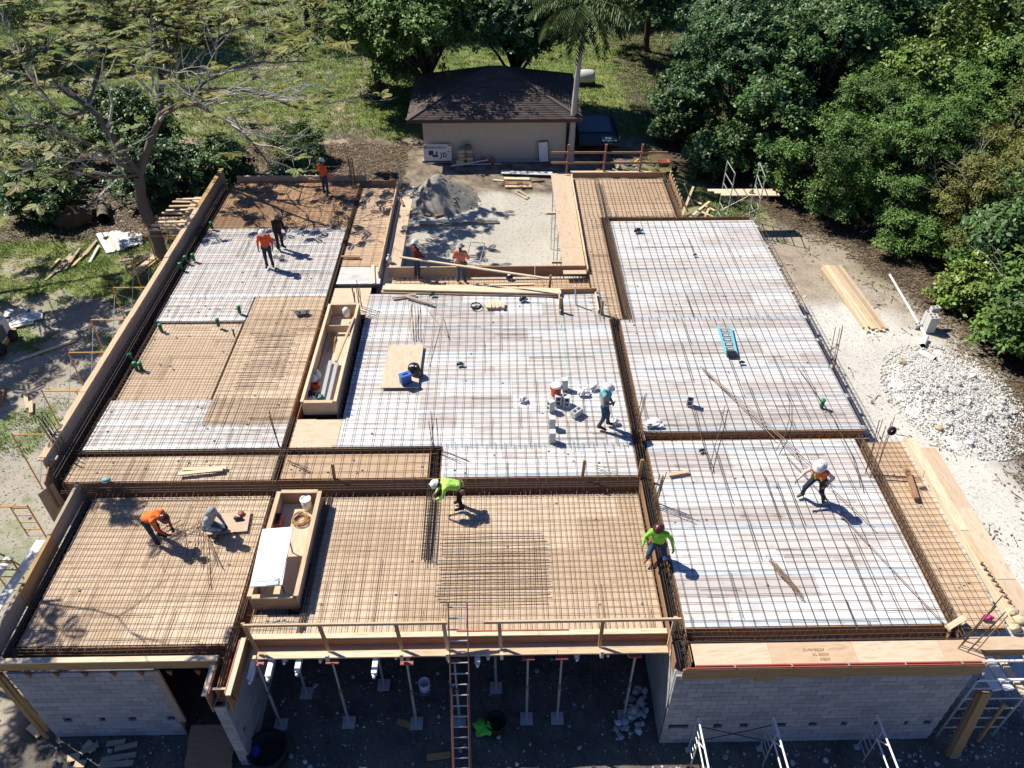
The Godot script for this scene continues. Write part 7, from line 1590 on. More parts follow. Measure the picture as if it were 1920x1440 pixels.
	for e in [[Vector3(-5.07, 0.05, -40.47), 0.5, "plastic_white"], [Vector3(-4.50, 0.05, -40.92), 0.4, "tarp"], [Vector3(-3.95, 0.1, -39.52), 0.6, "lumber"], [Vector3(-3.70, 0.05, -40.25), 0.4, "sack"], [Vector3(-2.95, 0.05, -40.43), 0.35, "tarp"], [Vector3(-2.49, 0.05, -40.23), 0.3, "sign_white"], [Vector3(-4.87, 0.05, -39.83), 0.7, "lumber_pale"], [Vector3(-3.35, 0.03, -39.40), 0.7, "lumber_brown"]]: wbox(t, "offcut", e[0], Vector3(e[1], 0.06, e[1] * 0.5), M[e[2]], Basis.from_euler(Vector3(rr(-0.2, 0.2), rr(0, 3), rr(-0.2, 0.2))))
	for e in [[Vector3(-5.85, 0, -42.95), Vector3(-6.07, 0, -44.99), "thin white pipe standing at the edge of the sand pile"], [Vector3(-7.79, 0, -42.84), Vector3(-8.03, 0, -45.32), "thin white pipe standing behind the ribbed deck"]]:
		t = thing("plastic_pipe", e[2], "pipe", e[0])
		tube(t, "pipe_length", e[0], e[0] + Vector3(-0.05, 1.6, 0), 0.035, M.pvc)
	# left yard
	t = thing("whitewashed_planks", "fanned heap of whitewashed old planks on the grass", "planks", Vector3(-20.06, 0, -36.60))
	for i in 26:
		var f := i / 25.0
		var a := Vector3(-21.60, 0, -37.48).lerp(Vector3(-19.31, 0, -37.44), f) + Vector3(rr(-0.1, 0.1), 0.04 + 0.2 * sin(f * PI) * rng.randf(), 0)
		var b := Vector3(-20.19, 0, -35.46).lerp(Vector3(-18.74, 0, -36.41), f) + Vector3(rr(-0.15, 0.15), 0.04 + 0.15 * sin(f * PI) * rng.randf(), rr(-0.1, 0.1))
		stick(t, "plank", a, b, 0.14, 0.03, M.plastic_white if rng.randf() < 0.75 else M.lumber_pale)
	t = thing("weathered_planks", "row of weathered grey planks beside the whitewashed heap", "planks", Vector3(-21.67, 0, -34.75))
	for e in [[Vector3(-22.59, 0.04, -33.93), Vector3(-22.50, 0.04, -34.95)], [Vector3(-22.13, 0.05, -33.65), Vector3(-22.11, 0.05, -35.41)], [Vector3(-22.05, 0.04, -33.77), Vector3(-21.97, 0.05, -35.19)], [Vector3(-21.78, 0.05, -33.90), Vector3(-21.88, 0.06, -35.98)], [Vector3(-21.55, 0.04, -34.16), Vector3(-21.43, 0.04, -35.20)], [Vector3(-21.33, 0.05, -35.29), Vector3(-21.32, 0.06, -36.80)], [Vector3(-20.81, 0.06, -34.53), Vector3(-20.95, 0.1, -36.17)], [Vector3(-22.35, 0.03, -32.95), Vector3(-22.19, 0.03, -33.79)], [Vector3(-21.43, 0.04, -35.20), Vector3(-21.33, 0.05, -36.54)]]: stick(t, "plank", e[0], e[1], 0.14, 0.04, M[["lumber_old", "lumber", "block_pale"][rng.randi() % 3]])
	t = thing("tan_planks", "stack of tan boards by the yellow scaffold posts", "planks", Vector3(-17.97, 0, -34.17))
	for e in [[Vector3(-19.14, 0.3, -34.36), Vector3(-18.52, 0.3, -34.50), 0.4], [Vector3(-18.12, 0.12, -33.57), Vector3(-17.57, 0.12, -35.11), 0.3], [Vector3(-18.66, 0.08, -33.95), Vector3(-18.12, 0.08, -35.08), 0.3], [Vector3(-18.02, 0.06, -33.47), Vector3(-17.50, 0.06, -34.99), 0.3]]: stick(t, "plank", e[0], e[1], e[2], 0.06, M.lumber)
	for e in [[Vector3(-20.84, 0.06, -26.44), Vector3(-18.82, 0.06, -27.96), "long pale plank lying alone on the gravel of the left yard", "lumber_pale", 0.14], [Vector3(-20.43, 0.06, -28.42), Vector3(-19.92, 0.06, -28.78), "short brown plank on the gravel above the long pale plank", "lumber_old", 0.16], [Vector3(-20.04, 0.06, -23.61), Vector3(-20.51, 0.06, -24.77), "dark board at the edge of the left yard", "lumber_brown", 0.2], [Vector3(-19.30, 0.05, -24.20), Vector3(-18.87, 0.05, -23.44), "pair of tan offcuts lying side by side on the gravel", "lumber", 0.14], [Vector3(-18.93, 0.05, -23.86), Vector3(-18.61, 0.05, -23.16), "second tan offcut of the pair on the gravel", "lumber", 0.14], [Vector3(-19.86, 0.04, -25.76), Vector3(-19.56, 0.04, -25.93), "small square tan board on a grass patch", "lumber", 0.3], [Vector3(-23.04, 0.4, -39.15), Vector3(-21.64, 1.2, -41.74), "grey green felled pole leaning on the brush heap", "block_c", 0.16]]:
		t = thing("loose_board", e[2], "board", e[0])
		stick(t, "board", e[0], e[1], e[4], 0.05, M[e[3]])
	t = thing("root_ball", "brown root ball of a dug out palm lying on the grass", "root ball", Vector3(-23.26, 0, -38.99))
	lump(t, "soil_lump", Vector3(-23.14, 0, -38.68), Vector3(1.9, 1.2, 1.2), M.soil, 0.22, true, 0.5)
	for i in 30:
		var a := rr(0, TAU)
		var p := Vector3(-23.14, 0, -38.68) + Vector3(cos(a) * 0.8, rr(0.1, 0.8), sin(a) * 0.5)
		bar(t, "root", p, p + Vector3(cos(a) * rr(0.1, 0.35), rr(-0.1, 0.15), sin(a) * rr(0.1, 0.3)), 0.012, M.twig)
	t = thing("felled_trunk", "short felled trunk lying behind the root ball", "log", Vector3(-22.24, 0, -39.90))
	poly(t, "log", [Vector3(-21.63, 0.3, -38.70), Vector3(-22.59, 0.3, -40.92)], [0.32, 0.26], M.bark, 10)
	poly(t, "log", [Vector3(-25.53, 0.2, -43.57), Vector3(-24.17, 0.25, -44.16)], [0.2, 0.14], M.bark, 8)
	t = thing("white_bucket", "white bucket tipped over among the brush", "bucket", Vector3(-22.42, 0, -40.99))
	lathe(t, "pail", [[0.0, 0.0], [0.2, 0.0], [0.26, 0.45], [0.23, 0.45], [0.18, 0.03], [0.0, 0.03]], Vector3(-22.05, 0.3, -40.26), M.plastic_white, 14, Basis(Vector3.RIGHT, 1.2))
	wbox(t, "label", Vector3(-22.05, 0.3, -40.26) + Vector3(0, 0.1, 0.25), Vector3(0.16, 0.1, 0.01), M.plastic_black)
	t = thing("white_sheets", "white and blue grey sheets of debris at the far left", "sheets", Vector3(-22.00, 0, -29.90))
	for e in [[Vector3(-22.49, 0.04, -30.19), 1.0], [Vector3(-21.75, 0.08, -29.70), 1.3], [Vector3(-21.84, 0.05, -29.32), 1.0]]: wbox(t, "sheet", e[0], Vector3(e[1], 0.03, e[1] * 0.6), M.aluminium, Basis.from_euler(Vector3(rr(-0.05, 0.05), rr(0.2, 0.8), rr(-0.05, 0.05))))
	for e in [[Vector3(-22.51, 0.15, -29.82), Vector3(-22.10, 0.15, -30.25)], [Vector3(-22.47, 0.2, -30.18), Vector3(-22.03, 0.15, -29.73)]]: stick(t, "slat", e[0], e[1], 0.14, 0.05, M.lumber)
	t = thing("light_plant", "white and yellow machine with a mast at the left edge of the yard", "machine", Vector3(-22.10, 0, -27.59))
	var g := Vector3(-22.13, 0, -27.51)
	wbox(t, "housing", g + Vector3(0, 0.75, 0), Vector3(1.1, 0.9, 1.4), M.plastic_white); wbox(t, "chassis", g + Vector3(0, 0.28, 0), Vector3(1.2, 0.14, 1.9), M.yellow_paint); wbox(t, "door", g + Vector3(0.56, 0.75, 0.1), Vector3(0.02, 0.6, 0.8), M.hat_grey)
	tube(t, "mast", g + Vector3(-0.1, 1.2, -0.4), g + Vector3(-0.1, 3.3, -0.4), 0.06, M.yellow_paint); wbox(t, "lamp_bank", g + Vector3(-0.1, 3.3, -0.4), Vector3(0.9, 0.35, 0.2), M.plastic_white)
	for sz in [-0.5, 0.5]: lathe(t, "wheel", [[0.0, -0.1], [0.26, -0.1], [0.28, 0.0], [0.26, 0.1], [0.0, 0.1]], g + Vector3(0.6, 0.28, sz), M.rubber, 12, Basis(Vector3(0, 0, 1), PI / 2))
	# litter and brush of the left yard
	t = thing("brush_heap", "tangle of cut grey branches and palm litter under the bare tree", "brush", Vector3(-23.27, 0, -43.24))
	for i in 130:
		var p := Vector3(-27.71, 0, -45.50).lerp(Vector3(-20.59, 0, -41.82), rng.randf()) + Vector3(rr(-1.5, 1.5), rr(0.0, 0.5), rr(-2.0, 2.0))
		bar(t, "stick", p, p + Vector3(rr(-1.1, 1.1), rr(-0.1, 0.5), rr(-0.8, 0.8)), rr(0.01, 0.03), M.twig if rng.randf() < 0.6 else M.bark_pale)

func litter(label: String, a: Vector3, b: Vector3, n: int, keep: Callable):
	var o := MultiMeshInstance3D.new(); o.name = numbered("leaf_litter"); add_child(o)
	o.set_meta("kind", "stuff"); o.set_meta("label", label); o.set_meta("category", "leaf litter")
	var st := SurfaceTool.new(); st.begin(Mesh.PRIMITIVE_TRIANGLES)
	for i in 7:
		var an := rr(0, TAU)
		leaf(st, Vector3(rr(-0.3, 0.3), rr(0.01, 0.04), rr(-0.3, 0.3)), Vector3(cos(an), rr(-0.1, 0.3), sin(an)).normalized(), Vector3(rr(-0.4, 0.4), 1, rr(-0.4, 0.4)).normalized(), rr(0.08, 0.17), rr(0.04, 0.08), rr(0.6, 1.5))
	for i in 2:
		var an := rr(0, TAU)
		leaf(st, Vector3(rr(-0.2, 0.2), 0.03, rr(-0.2, 0.2)), Vector3(cos(an), 0.05, sin(an)).normalized(), Vector3.UP, rr(0.3, 0.6), 0.025, 0.8)
	var mm := MultiMesh.new(); mm.transform_format = MultiMesh.TRANSFORM_3D; mm.use_colors = true; mm.mesh = st.commit()
	var xs := []
	for i in n:
		var p := Vector3(rr(a.x, b.x), 0, rr(a.z, b.z))
		if not keep.call(p): continue
		p.y = ground_height(p.x, p.z)
		xs.append(Transform3D(Basis(Vector3.UP, rr(0, 6.28)).scaled(Vector3.ONE * rr(0.7, 1.3)), p))
	mm.instance_count = xs.size()
	for i in xs.size():
		mm.set_instance_transform(i, xs[i])
		var g := rr(0.5, 1.4); mm.set_instance_color(i, Color(g, g, g))
	o.multimesh = mm; o.material_override = M.dry_leaf

func gravel(called: String, label: String, a: Vector3, b: Vector3, n: int, m: Material, s0: float, s1: float):
	var o := MultiMeshInstance3D.new(); o.name = numbered(called); add_child(o)
	o.set_meta("kind", "stuff"); o.set_meta("label", label); o.set_meta("category", "gravel")
	var mm := MultiMesh.new(); mm.transform_format = MultiMesh.TRANSFORM_3D; mm.mesh = lump_mesh(Vector3(1, 0.6, 0.8), 0.3, 3, n, true); mm.instance_count = n
	for i in n:
		var p := Vector3(rr(a.x, b.x), 0, rr(a.z, b.z))
		p.y = ground_height(p.x, p.z)
		var s := lerpf(s0, s1, pow(rng.randf(), 3.0)) * (2.2 if rng.randf() < 0.03 else 1.0)
		mm.set_instance_transform(i, Transform3D(Basis.from_euler(Vector3(rr(-0.6, 0.6), rr(0, 6), rr(-0.6, 0.6))).scaled(Vector3.ONE * s), p))
	o.multimesh = mm; o.material_override = m

# ---------------------------------------------------------------- trees
func leaf(st: SurfaceTool, p: Vector3, d: Vector3, up: Vector3, l: float, w: float, tint: float):
	var s := d.cross(up).normalized()
	var n := s.cross(d).normalized()
	var c := Color(tint * rr(0.9, 1.1), tint, tint * rr(0.85, 1.1))
	var tip := p + d * l - n * l * 0.12
	var L := p + d * l * 0.5 + s * w * 0.5 + n * w * 0.12
	var R := p + d * l * 0.5 - s * w * 0.5 + n * w * 0.12
	for v in [p, tip, L, p, R, tip]:
		st.set_color(c); st.set_normal(n); st.add_vertex(v)

func clump(n: int, rad: float, l: float, w: float, sd: int) -> ArrayMesh:
	var st := SurfaceTool.new(); st.begin(Mesh.PRIMITIVE_TRIANGLES)
	var r2 := RandomNumberGenerator.new(); r2.seed = sd
	for i in n:
		var a := r2.randf() * TAU
		var e := r2.randf_range(-0.3, 0.9)
		var d := Vector3(cos(a), e, sin(a)).normalized()
		var p := Vector3(r2.randf_range(-1, 1), r2.randf_range(-0.6, 0.6), r2.randf_range(-1, 1)) * rad * 0.6
		leaf(st, p, d, Vector3(r2.randf_range(-0.4, 0.4), 1, r2.randf_range(-0.4, 0.4)).normalized(), l * r2.randf_range(0.75, 1.2), w * r2.randf_range(0.8, 1.2), r2.randf_range(0.72, 1.28))
	return st.commit()

var clumps := {}
func tree(called: String, label: String, at: Vector3, h: float, r: float, kind: String, seed_: int, dens := 1.0, low := 0.22, cat := "tree", group := ""):
	rng.seed = seed_ * 7919 + 13
	if clumps.is_empty():
		clumps = {"broad": [clump(13, 0.34, 0.24, 0.115, 1), clump(13, 0.34, 0.24, 0.115, 2)], "fine": [clump(20, 0.30, 0.13, 0.065, 3), clump(20, 0.30, 0.13, 0.065, 4)], "big": [clump(15, 0.42, 0.25, 0.125, 5), clump(15, 0.42, 0.25, 0.125, 6)]}
	var t := thing(called, label, cat, at, group)
	var form: Array = {"dark": ["broad", "leaf_dark"], "deep": ["broad", "leaf_deep"], "mid": ["fine", "leaf_mid"], "light": ["big", "leaf_light"], "almond": ["big", "leaf_mid"], "olive": ["fine", "leaf_olive"]}[kind]
	var lobes := []
	var nl := int(40 * dens)
	for i in nl:
		var a := rr(0, TAU)
		var y := rr(-0.95, 1.0)
		var q := sqrt(maxf(0.0, 1.0 - y * y)) if y > 0 else 1.0 - 0.25 * y * y
		var k := rr(0.45, 0.92)
		lobes.append([Vector3(cos(a) * q * k * r, lerpf(h * low, h * 0.88, (y + 1.0) * 0.5), sin(a) * q * k * r), r * rr(0.13, 0.31)])
	var st := SurfaceTool.new(); st.begin(Mesh.PRIMITIVE_TRIANGLES)
	var lean := Vector3(rr(-0.4, 0.4), 0, rr(-0.4, 0.4))
	sweep(st, [Vector3(0, -0.1, 0), Vector3(lean.x * 0.4, h * 0.18, lean.z * 0.4), lean + Vector3(0, h * 0.4, 0)], [h * 0.026, h * 0.021, h * 0.016], 8)
	for i in range(0, nl, 2):
		var e: Vector3 = lobes[i][0]
		var s := lean * 0.6 + Vector3(0, h * rr(0.2, 0.4), 0)
		sweep(st, [s, s.lerp(e, 0.5) + Vector3(rr(-0.2, 0.2), rr(0.0, 0.3), rr(-0.2, 0.2)), e], [h * 0.012, h * 0.008, h * 0.003], 5)
	put(t, "trunk", st.commit(), M.bark_dark, Transform3D(Basis(), at))
	var per := int(clampf(64 * dens * r / 3.5, 26, 110))
	var o := MultiMeshInstance3D.new(); o.name = "crown"; t.add_child(o); o.set_meta("kind", "stuff")
	var mm := MultiMesh.new(); mm.transform_format = MultiMesh.TRANSFORM_3D; mm.use_colors = true
	mm.mesh = clumps[form[0]][seed_ % 2]; mm.instance_count = nl * per
	for i in nl:
		var lc: Vector3 = lobes[i][0]
		var lr: float = lobes[i][1]
		var tone := rr(0.72, 1.28)
		var stretch := Vector3(rr(0.8, 1.5), rr(0.5, 0.8), rr(0.8, 1.5))
		for j in per:
			var d := Vector3(rr(-1, 1), rr(-0.7, 1.0), rr(-1, 1)).normalized()
			var p: Vector3 = lc + d * stretch * lr * (rr(0.4, 1.1) if j % 5 else rr(1.1, 1.9))
			p.y = maxf(p.y, 0.15)
			var up := (d * 0.7 + Vector3(rr(-0.5, 0.5), 0.8, rr(-0.5, 0.5))).normalized()
			var x := up.cross(Vector3(cos(j * 2.4), 0.1, sin(j * 2.4))).normalized()
			var b := Basis(x, up, x.cross(up)).scaled(Vector3.ONE * rr(0.75, 1.25))
			mm.set_instance_transform(i * per + j, Transform3D(b, p))
			var tn := tone * rr(0.85, 1.15)
			mm.set_instance_color(i * per + j, Color(tn * rr(0.9, 1.15), tn, tn * 0.95))
	o.multimesh = mm; o.material_override = M[form[1]]

func twigs(st: SurfaceTool, p: Vector3, d: Vector3, len_: float, r: float, depth: int, tips: Array):
	var pts := [p]
	var rad := [r]
	var q := p
	var e := d
	for i in 4:
		e = (e + Vector3(rr(-0.35, 0.35), rr(-0.22, 0.25), rr(-0.35, 0.35))).normalized()
		q += e * len_ / 4.0
		pts.append(q); rad.append(r * (1.0 - 0.19 * (i + 1)))
	sweep(st, pts, rad, 5 if depth > 0 else 4)
	if depth == 0:
		tips.append([q, e]); return
	for i in 3:
		var k := 1 + (i + 1) % 4
		var o: Vector3 = pts[mini(k + 1, 4)]
		var dd := (e + Vector3(rr(-0.9, 0.9), rr(-0.25, 0.45), rr(-0.9, 0.9))).normalized()
		twigs(st, o, dd, len_ * rr(0.55, 0.8), r * 0.5, depth - 1, tips)

func fern_clump(sd: int) -> ArrayMesh:
	var st := SurfaceTool.new(); st.begin(Mesh.PRIMITIVE_TRIANGLES)
	var r2 := RandomNumberGenerator.new(); r2.seed = sd
	for f in 6:
		var a := TAU * r2.randf()
		var fl := r2.randf_range(0.55, 1.3)
		var d := Vector3(cos(a), r2.randf_range(-0.05, 0.3), sin(a)).normalized()
		var tint := r2.randf_range(0.75, 1.25)
		for k in 9:
			var p := d * (0.06 + k * 0.052) * fl - Vector3(0, 0.010 * k * k * 0.12, 0)
			var w := 0.16 * sin(PI * (k + 1.5) / 11.0)
			for s in [-1.0, 1.0]:
				var sd2: Vector3 = d.cross(Vector3.UP).normalized() * s
				leaf(st, p, (sd2 + d * 0.45 - Vector3(0, 0.12, 0)).normalized(), Vector3.UP, w * 1.15, 0.075, tint)
	return st.commit()

func bare_tree(called: String, label: String, limbs: Array, radii: Array, dens: int, leafy: Array, at: Vector3):
	var t := thing(called, label, "tree", at)
	var st := SurfaceTool.new(); st.begin(Mesh.PRIMITIVE_TRIANGLES)
	var st2 := SurfaceTool.new(); st2.begin(Mesh.PRIMITIVE_TRIANGLES)
	var tips := []
	var lim := []
	for li in limbs.size():
		var L: Array = limbs[li]
		var cv := Curve3D.new()
		for i in L.size():
			var tn: Vector3 = (L[mini(i + 1, L.size() - 1)] - L[maxi(i - 1, 0)]) / 6.0
			cv.add_point(L[i] - at, -tn, tn)
		var n := 14
		var pts := []; var rad := []
		for i in n + 1:
			pts.append(cv.sample_baked(cv.get_baked_length() * i / n) + Vector3(rr(-0.05, 0.05), rr(-0.05, 0.05), rr(-0.05, 0.05)))
			rad.append(lerpf(radii[li][0], radii[li][1], float(i) / n))
		sweep(st, pts, rad, 8)
		if li == 0: continue
		for i in dens:
			var k := int(lerpf(4, n, (i + 0.5) / dens))
			var dir: Vector3 = (pts[k] - pts[k - 1]).normalized()
			twigs(st2, pts[k], (dir * 0.6 + Vector3(rr(-1, 1), rr(0.0, 0.6), rr(-1, 1))).normalized(), rr(1.4, 2.6), maxf(0.042, rad[k] * 0.6), 2, tips)
		while lim.size() < tips.size(): lim.append(leafy[li % leafy.size()])
	put(t, "trunk", st.commit(), M.bark, Transform3D(Basis(), at))
	put(t, "branches", st2.commit(), M.bark_pale, Transform3D(Basis(), at))
	var o := MultiMeshInstance3D.new(); o.name = "crown"; t.add_child(o); o.set_meta("kind", "stuff")
	var mm := MultiMesh.new(); mm.transform_format = MultiMesh.TRANSFORM_3D; mm.use_colors = true; mm.mesh = fern_clump(3 + limbs.size())
	var xs := []
	for ti in tips.size():
		var tp: Array = tips[ti]
		for c in 3:
			if rng.randf() > lim[ti]: continue
			xs.append(Transform3D(Basis.from_euler(Vector3(rr(-0.25, 0.25), rr(0, 6.28), rr(-0.25, 0.25))).scaled(Vector3.ONE * rr(0.7, 1.2)), tp[0] + Vector3(rr(-0.35, 0.35), rr(-0.1, 0.12), rr(-0.35, 0.35)) - tp[1] * rr(0.0, 0.3)))
	mm.instance_count = xs.size()
	for i in xs.size():
		mm.set_instance_transform(i, xs[i])
		var g := rr(0.7, 1.25)
		var au := rr(0.0, 1.0)
		mm.set_instance_color(i, Color(g * lerpf(0.75, 1.3, au), g, g * 0.9))
	o.multimesh = mm; o.material_override = M.leaf_fern

func grass_patch(label: String, a: Vector3, b: Vector3, n: int, h: float, keep: Callable):
	var o := MultiMeshInstance3D.new(); o.name = numbered("grass"); add_child(o)
	o.set_meta("kind", "stuff"); o.set_meta("label", label); o.set_meta("category", "grass")
	var st := SurfaceTool.new(); st.begin(Mesh.PRIMITIVE_TRIANGLES)
	for i in 16:
		var an := rr(0, TAU)
		var p := Vector3(rr(-1.2, 1.2), 0, rr(-1.2, 1.2))
		leaf(st, p, Vector3(cos(an) * 0.7, 1.0, sin(an) * 0.7).normalized(), Vector3(cos(an), 0.2, sin(an)).normalized(), rr(0.6, 1.1), 0.2, rr(0.7, 1.3))
	var mm := MultiMesh.new(); mm.transform_format = MultiMesh.TRANSFORM_3D; mm.use_colors = true; mm.mesh = st.commit()
	var xs := []
	for i in n:
		var p := Vector3(rr(a.x, b.x), 0, rr(a.z, b.z))
		if not keep.call(p): continue
		p.y = ground_height(p.x, p.z) - 0.01
		var s := h * rr(0.6, 1.3)
		xs.append(Transform3D(Basis(Vector3.UP, rr(0, 6.28)).scaled(Vector3(s * 1.3, s, s * 1.3)), p))
	mm.instance_count = xs.size()
	for i in xs.size():
		mm.set_instance_transform(i, xs[i])
		var g := rr(0.75, 1.2); mm.set_instance_color(i, Color(g * rr(0.8, 1.2), g, g))
	o.multimesh = mm; o.material_override = M.grass

func build_trees():
	rng.seed = 99
	# feathery tree on the left
	var at := Vector3(-17.33, 0, -35.09)
	var F := Vector3(-17.49, 4.10, -35.80)
	var K := Vector3(-16.17, 6.65, -37.00)
	var P := Vector3(-19.18, 7.24, -36.50)
	var R := Vector3(-16.42, 7.60, -39.00)
	bare_tree("flame_tree", "wide spreading feathery tree with pale bare branches behind the left scaffold", [[at, Vector3(-17.45, 1.48, -35.30), Vector3(-17.67, 3.02, -35.60), F], [F, Vector3(-16.85, 5.41, -36.20), K, R, Vector3(-16.49, 8.25, -41.00), Vector3(-16.30, 8.70, -43.00)], [F, Vector3(-17.65, 5.06, -35.50), Vector3(-18.48, 6.55, -36.00), P, Vector3(-21.16, 7.97, -38.00), Vector3(-21.89, 9.33, -40.00)], [F, Vector3(-18.04, 5.76, -34.50), Vector3(-19.14, 6.86, -34.00), Vector3(-20.07, 7.55, -33.50), Vector3(-21.60, 7.44, -33.50)],
		[K, Vector3(-14.37, 7.52, -36.00), Vector3(-12.48, 7.15, -35.00), Vector3(-11.14, 6.09, -34.50), Vector3(-10.52, 4.92, -34.50)], [K, Vector3(-14.04, 7.76, -38.50), Vector3(-12.02, 8.02, -40.00), Vector3(-9.60, 7.82, -41.00)], [R, Vector3(-15.56, 7.72, -41.00), Vector3(-14.58, 8.43, -43.00), Vector3(-12.77, 8.67, -45.00)], [P, Vector3(-19.14, 8.38, -39.00), Vector3(-19.28, 9.00, -42.00), Vector3(-19.95, 9.62, -44.00)], [R, Vector3(-14.30, 7.60, -37.50), Vector3(-12.34, 7.89, -37.00), Vector3(-10.00, 7.13, -37.00), Vector3(-8.17, 6.41, -37.50)], [P, Vector3(-19.59, 7.44, -35.00), Vector3(-20.99, 8.64, -36.00), Vector3(-22.66, 9.20, -38.00)], [F, Vector3(-17.68, 4.57, -34.80), Vector3(-18.72, 4.86, -34.20), Vector3(-19.65, 5.66, -33.60)], [R, Vector3(-17.63, 8.21, -42.00), Vector3(-18.12, 8.96, -45.00)], [K, Vector3(-12.39, 8.36, -34.00), Vector3(-11.17, 7.57, -33.00), Vector3(-10.70, 7.06, -32.50)]],
		[[0.34, 0.24], [0.2, 0.05], [0.18, 0.05], [0.14, 0.04], [0.12, 0.03], [0.12, 0.03], [0.1, 0.03], [0.1, 0.03], [0.1, 0.03], [0.1, 0.03], [0.1, 0.03], [0.1, 0.03], [0.09, 0.03]], 9, [0.0, 0.65, 0.65, 0.2, 0.08, 0.45, 0.75, 0.75, 0.1, 0.5, 0.2, 0.8, 0.04], at)
	# trees left of the frame whose shade falls on the yard and the terrace
	var b2 := Vector3(-27.5, 0, -33.0)
	var f2 := b2 + Vector3(0.5, 3.2, 0)
	bare_tree("flame_tree", "spreading feathery tree beyond the left edge of the yard", [[b2, b2 + Vector3(0.3, 1.6, 0.2), f2], [f2, f2 + Vector3(1.5, 2.0, 1.0), f2 + Vector3(3.0, 3.2, 2.4)], [f2, f2 + Vector3(-1.5, 2.4, 0.5), f2 + Vector3(-3.4, 4.0, 1.0)], [f2, f2 + Vector3(0.3, 2.4, 2.0), f2 + Vector3(0.6, 3.6, 5.0)], [f2, f2 + Vector3(0.2, 2.4, -1.6), f2 + Vector3(1.5, 4.2, -3.2)]], [[0.3, 0.2], [0.15, 0.04], [0.15, 0.04], [0.15, 0.04], [0.15, 0.04]], 6, [0.55], b2)
	var b3 := Vector3(-21.5, 0, -14.5)
	var f3 := b3 + Vector3(0.3, 4.0, 0)
	bare_tree("flame_tree", "feathery tree beside the terrace beyond the left edge", [[b3, b3 + Vector3(0.3, 2.0, 0.1), f3], [f3, f3 + Vector3(1.6, 2.5, 0.3), f3 + Vector3(3.6, 4.2, 0.4), f3 + Vector3(5.6, 5.0, 0.2)], [f3, f3 + Vector3(0.5, 2.5, 1.5), f3 + Vector3(2.2, 4.2, 3.2)], [f3, f3 + Vector3(0.5, 2.5, -1.5), f3 + Vector3(3.0, 4.6, -2.8)], [f3, f3 + Vector3(-1.0, 2.5, 0.5), f3 + Vector3(-2.0, 4.2, 1.0)]], [[0.26, 0.18], [0.13, 0.04], [0.12, 0.04], [0.12, 0.04], [0.12, 0.04]], 5, [0.3], b3)
	# palm
	palm(Vector3(4.42, 0, -46.1))
	# wood on the right
	var W := [
		["glossy dark broadleaf tree nearest the lawn gap right of the palm", 14.6, -48.2, 9.6, 4.1, "deep"], ["tall glossy dark tree behind the tower scaffold", 18.6, -46.0, 10.2, 4.3, "dark"], ["large dark tree deep behind the tower scaffold", 17.0, -54.5, 11.5, 4.6, "deep"],
		["dark tree between the light big leaved tree and the back", 24.5, -52.0, 11.5, 4.8, "dark"], ["big leaved yellow green tree in the middle of the wood", 22.6, -43.6, 8.4, 3.0, "light"], ["fine leaved green tree over the dirt corner", 17.8, -39.6, 5.6, 2.9, "mid"],
		["fine leaved tree behind the dirt corner tree", 22.0, -38.4, 7.2, 3.3, "mid"], ["tall fine leaved tree at the right of the wood", 27.2, -40.5, 9.6, 4.2, "mid"], ["olive toned tree above the board stack", 24.6, -34.0, 6.6, 3.0, "olive"],
		["green bushy tree above the concrete block stack", 23.4, -30.0, 5.6, 2.6, "dark"], ["bright green bush beside the concrete block stack", 23.2, -26.4, 5.0, 2.5, "almond"], ["green bush overhanging the rubble pile", 23.6, -22.8, 4.6, 2.5, "mid"],
		["far dark tree at the top right of the wood", 32.0, -54.0, 12.0, 5.2, "dark"], ["far tree right of the light tree", 32.5, -46.0, 11.0, 4.8, "almond"], ["tree at the right edge behind the bare shrub", 31.0, -36.5, 9.0, 4.2, "mid"], ["bush at the right edge over the chalk yard", 27.5, -29.5, 6.0, 3.2, "mid"],
		["broad dark tree beyond the lawn gap", 12.4, -68.0, 11.0, 5.4, "dark"], ["far dark tree at the back right", 25.0, -64.0, 13.0, 5.6, "deep"], ["far tree at the top right corner", 40.0, -60.0, 13.0, 6.0, "dark"], ["far tree on the right horizon of the wood", 41.0, -47.0, 12.0, 5.4, "mid"],
		["fine leaved tree closing the gap above the dirt corner", 20.4, -42.0, 7.4, 3.0, "mid"], ["dark tree just behind the tower scaffold planks", 15.6, -43.2, 7.0, 2.7, "dark"], ["fine leaved tree over the board stack edge", 26.6, -36.8, 8.2, 3.3, "olive"], ["dark tree behind the bush with the block stack", 26.2, -32.0, 6.8, 3.1, "dark"], ["fine leaved tree behind the bright green bush", 26.4, -25.4, 6.2, 3.1, "almond"], ["tall dark tree between the glossy trees and the light one", 21.4, -48.6, 11.4, 4.0, "dark"], ["tall green tree behind the light big leaved tree", 28.6, -47.0, 11.6, 4.4, "light"],
		["low bush under the glossy dark trees", 12.6, -44.4, 2.6, 1.7, "deep"], ["low bush at the foot of the fine leaved trees", 20.6, -34.8, 2.4, 1.7, "mid"], ["low leafy bush at the edge of the dirt by the drain pipe", 21.9, -30.2, 2.6, 1.5, "light"], ["bush at the edge of the wood behind the rubble", 22.6, -19.4, 3.6, 2.0, "mid"], ["small dark tree on the shaded path right of the trailer", 11.6, -49.5, 5.2, 2.0, "deep"]]
	for i in W.size():
		var e: Array = W[i]
		tree("broadleaf_tree" if e[3] > 4.5 else "bush", e[0], Vector3(e[1], 0, e[2]), e[3], e[4], e[5], 100 + i, 1.0 if e[3] > 4.5 else 0.7, 0.14 if e[2] > -50 else 0.22, "tree" if e[3] > 4.5 else "bush")
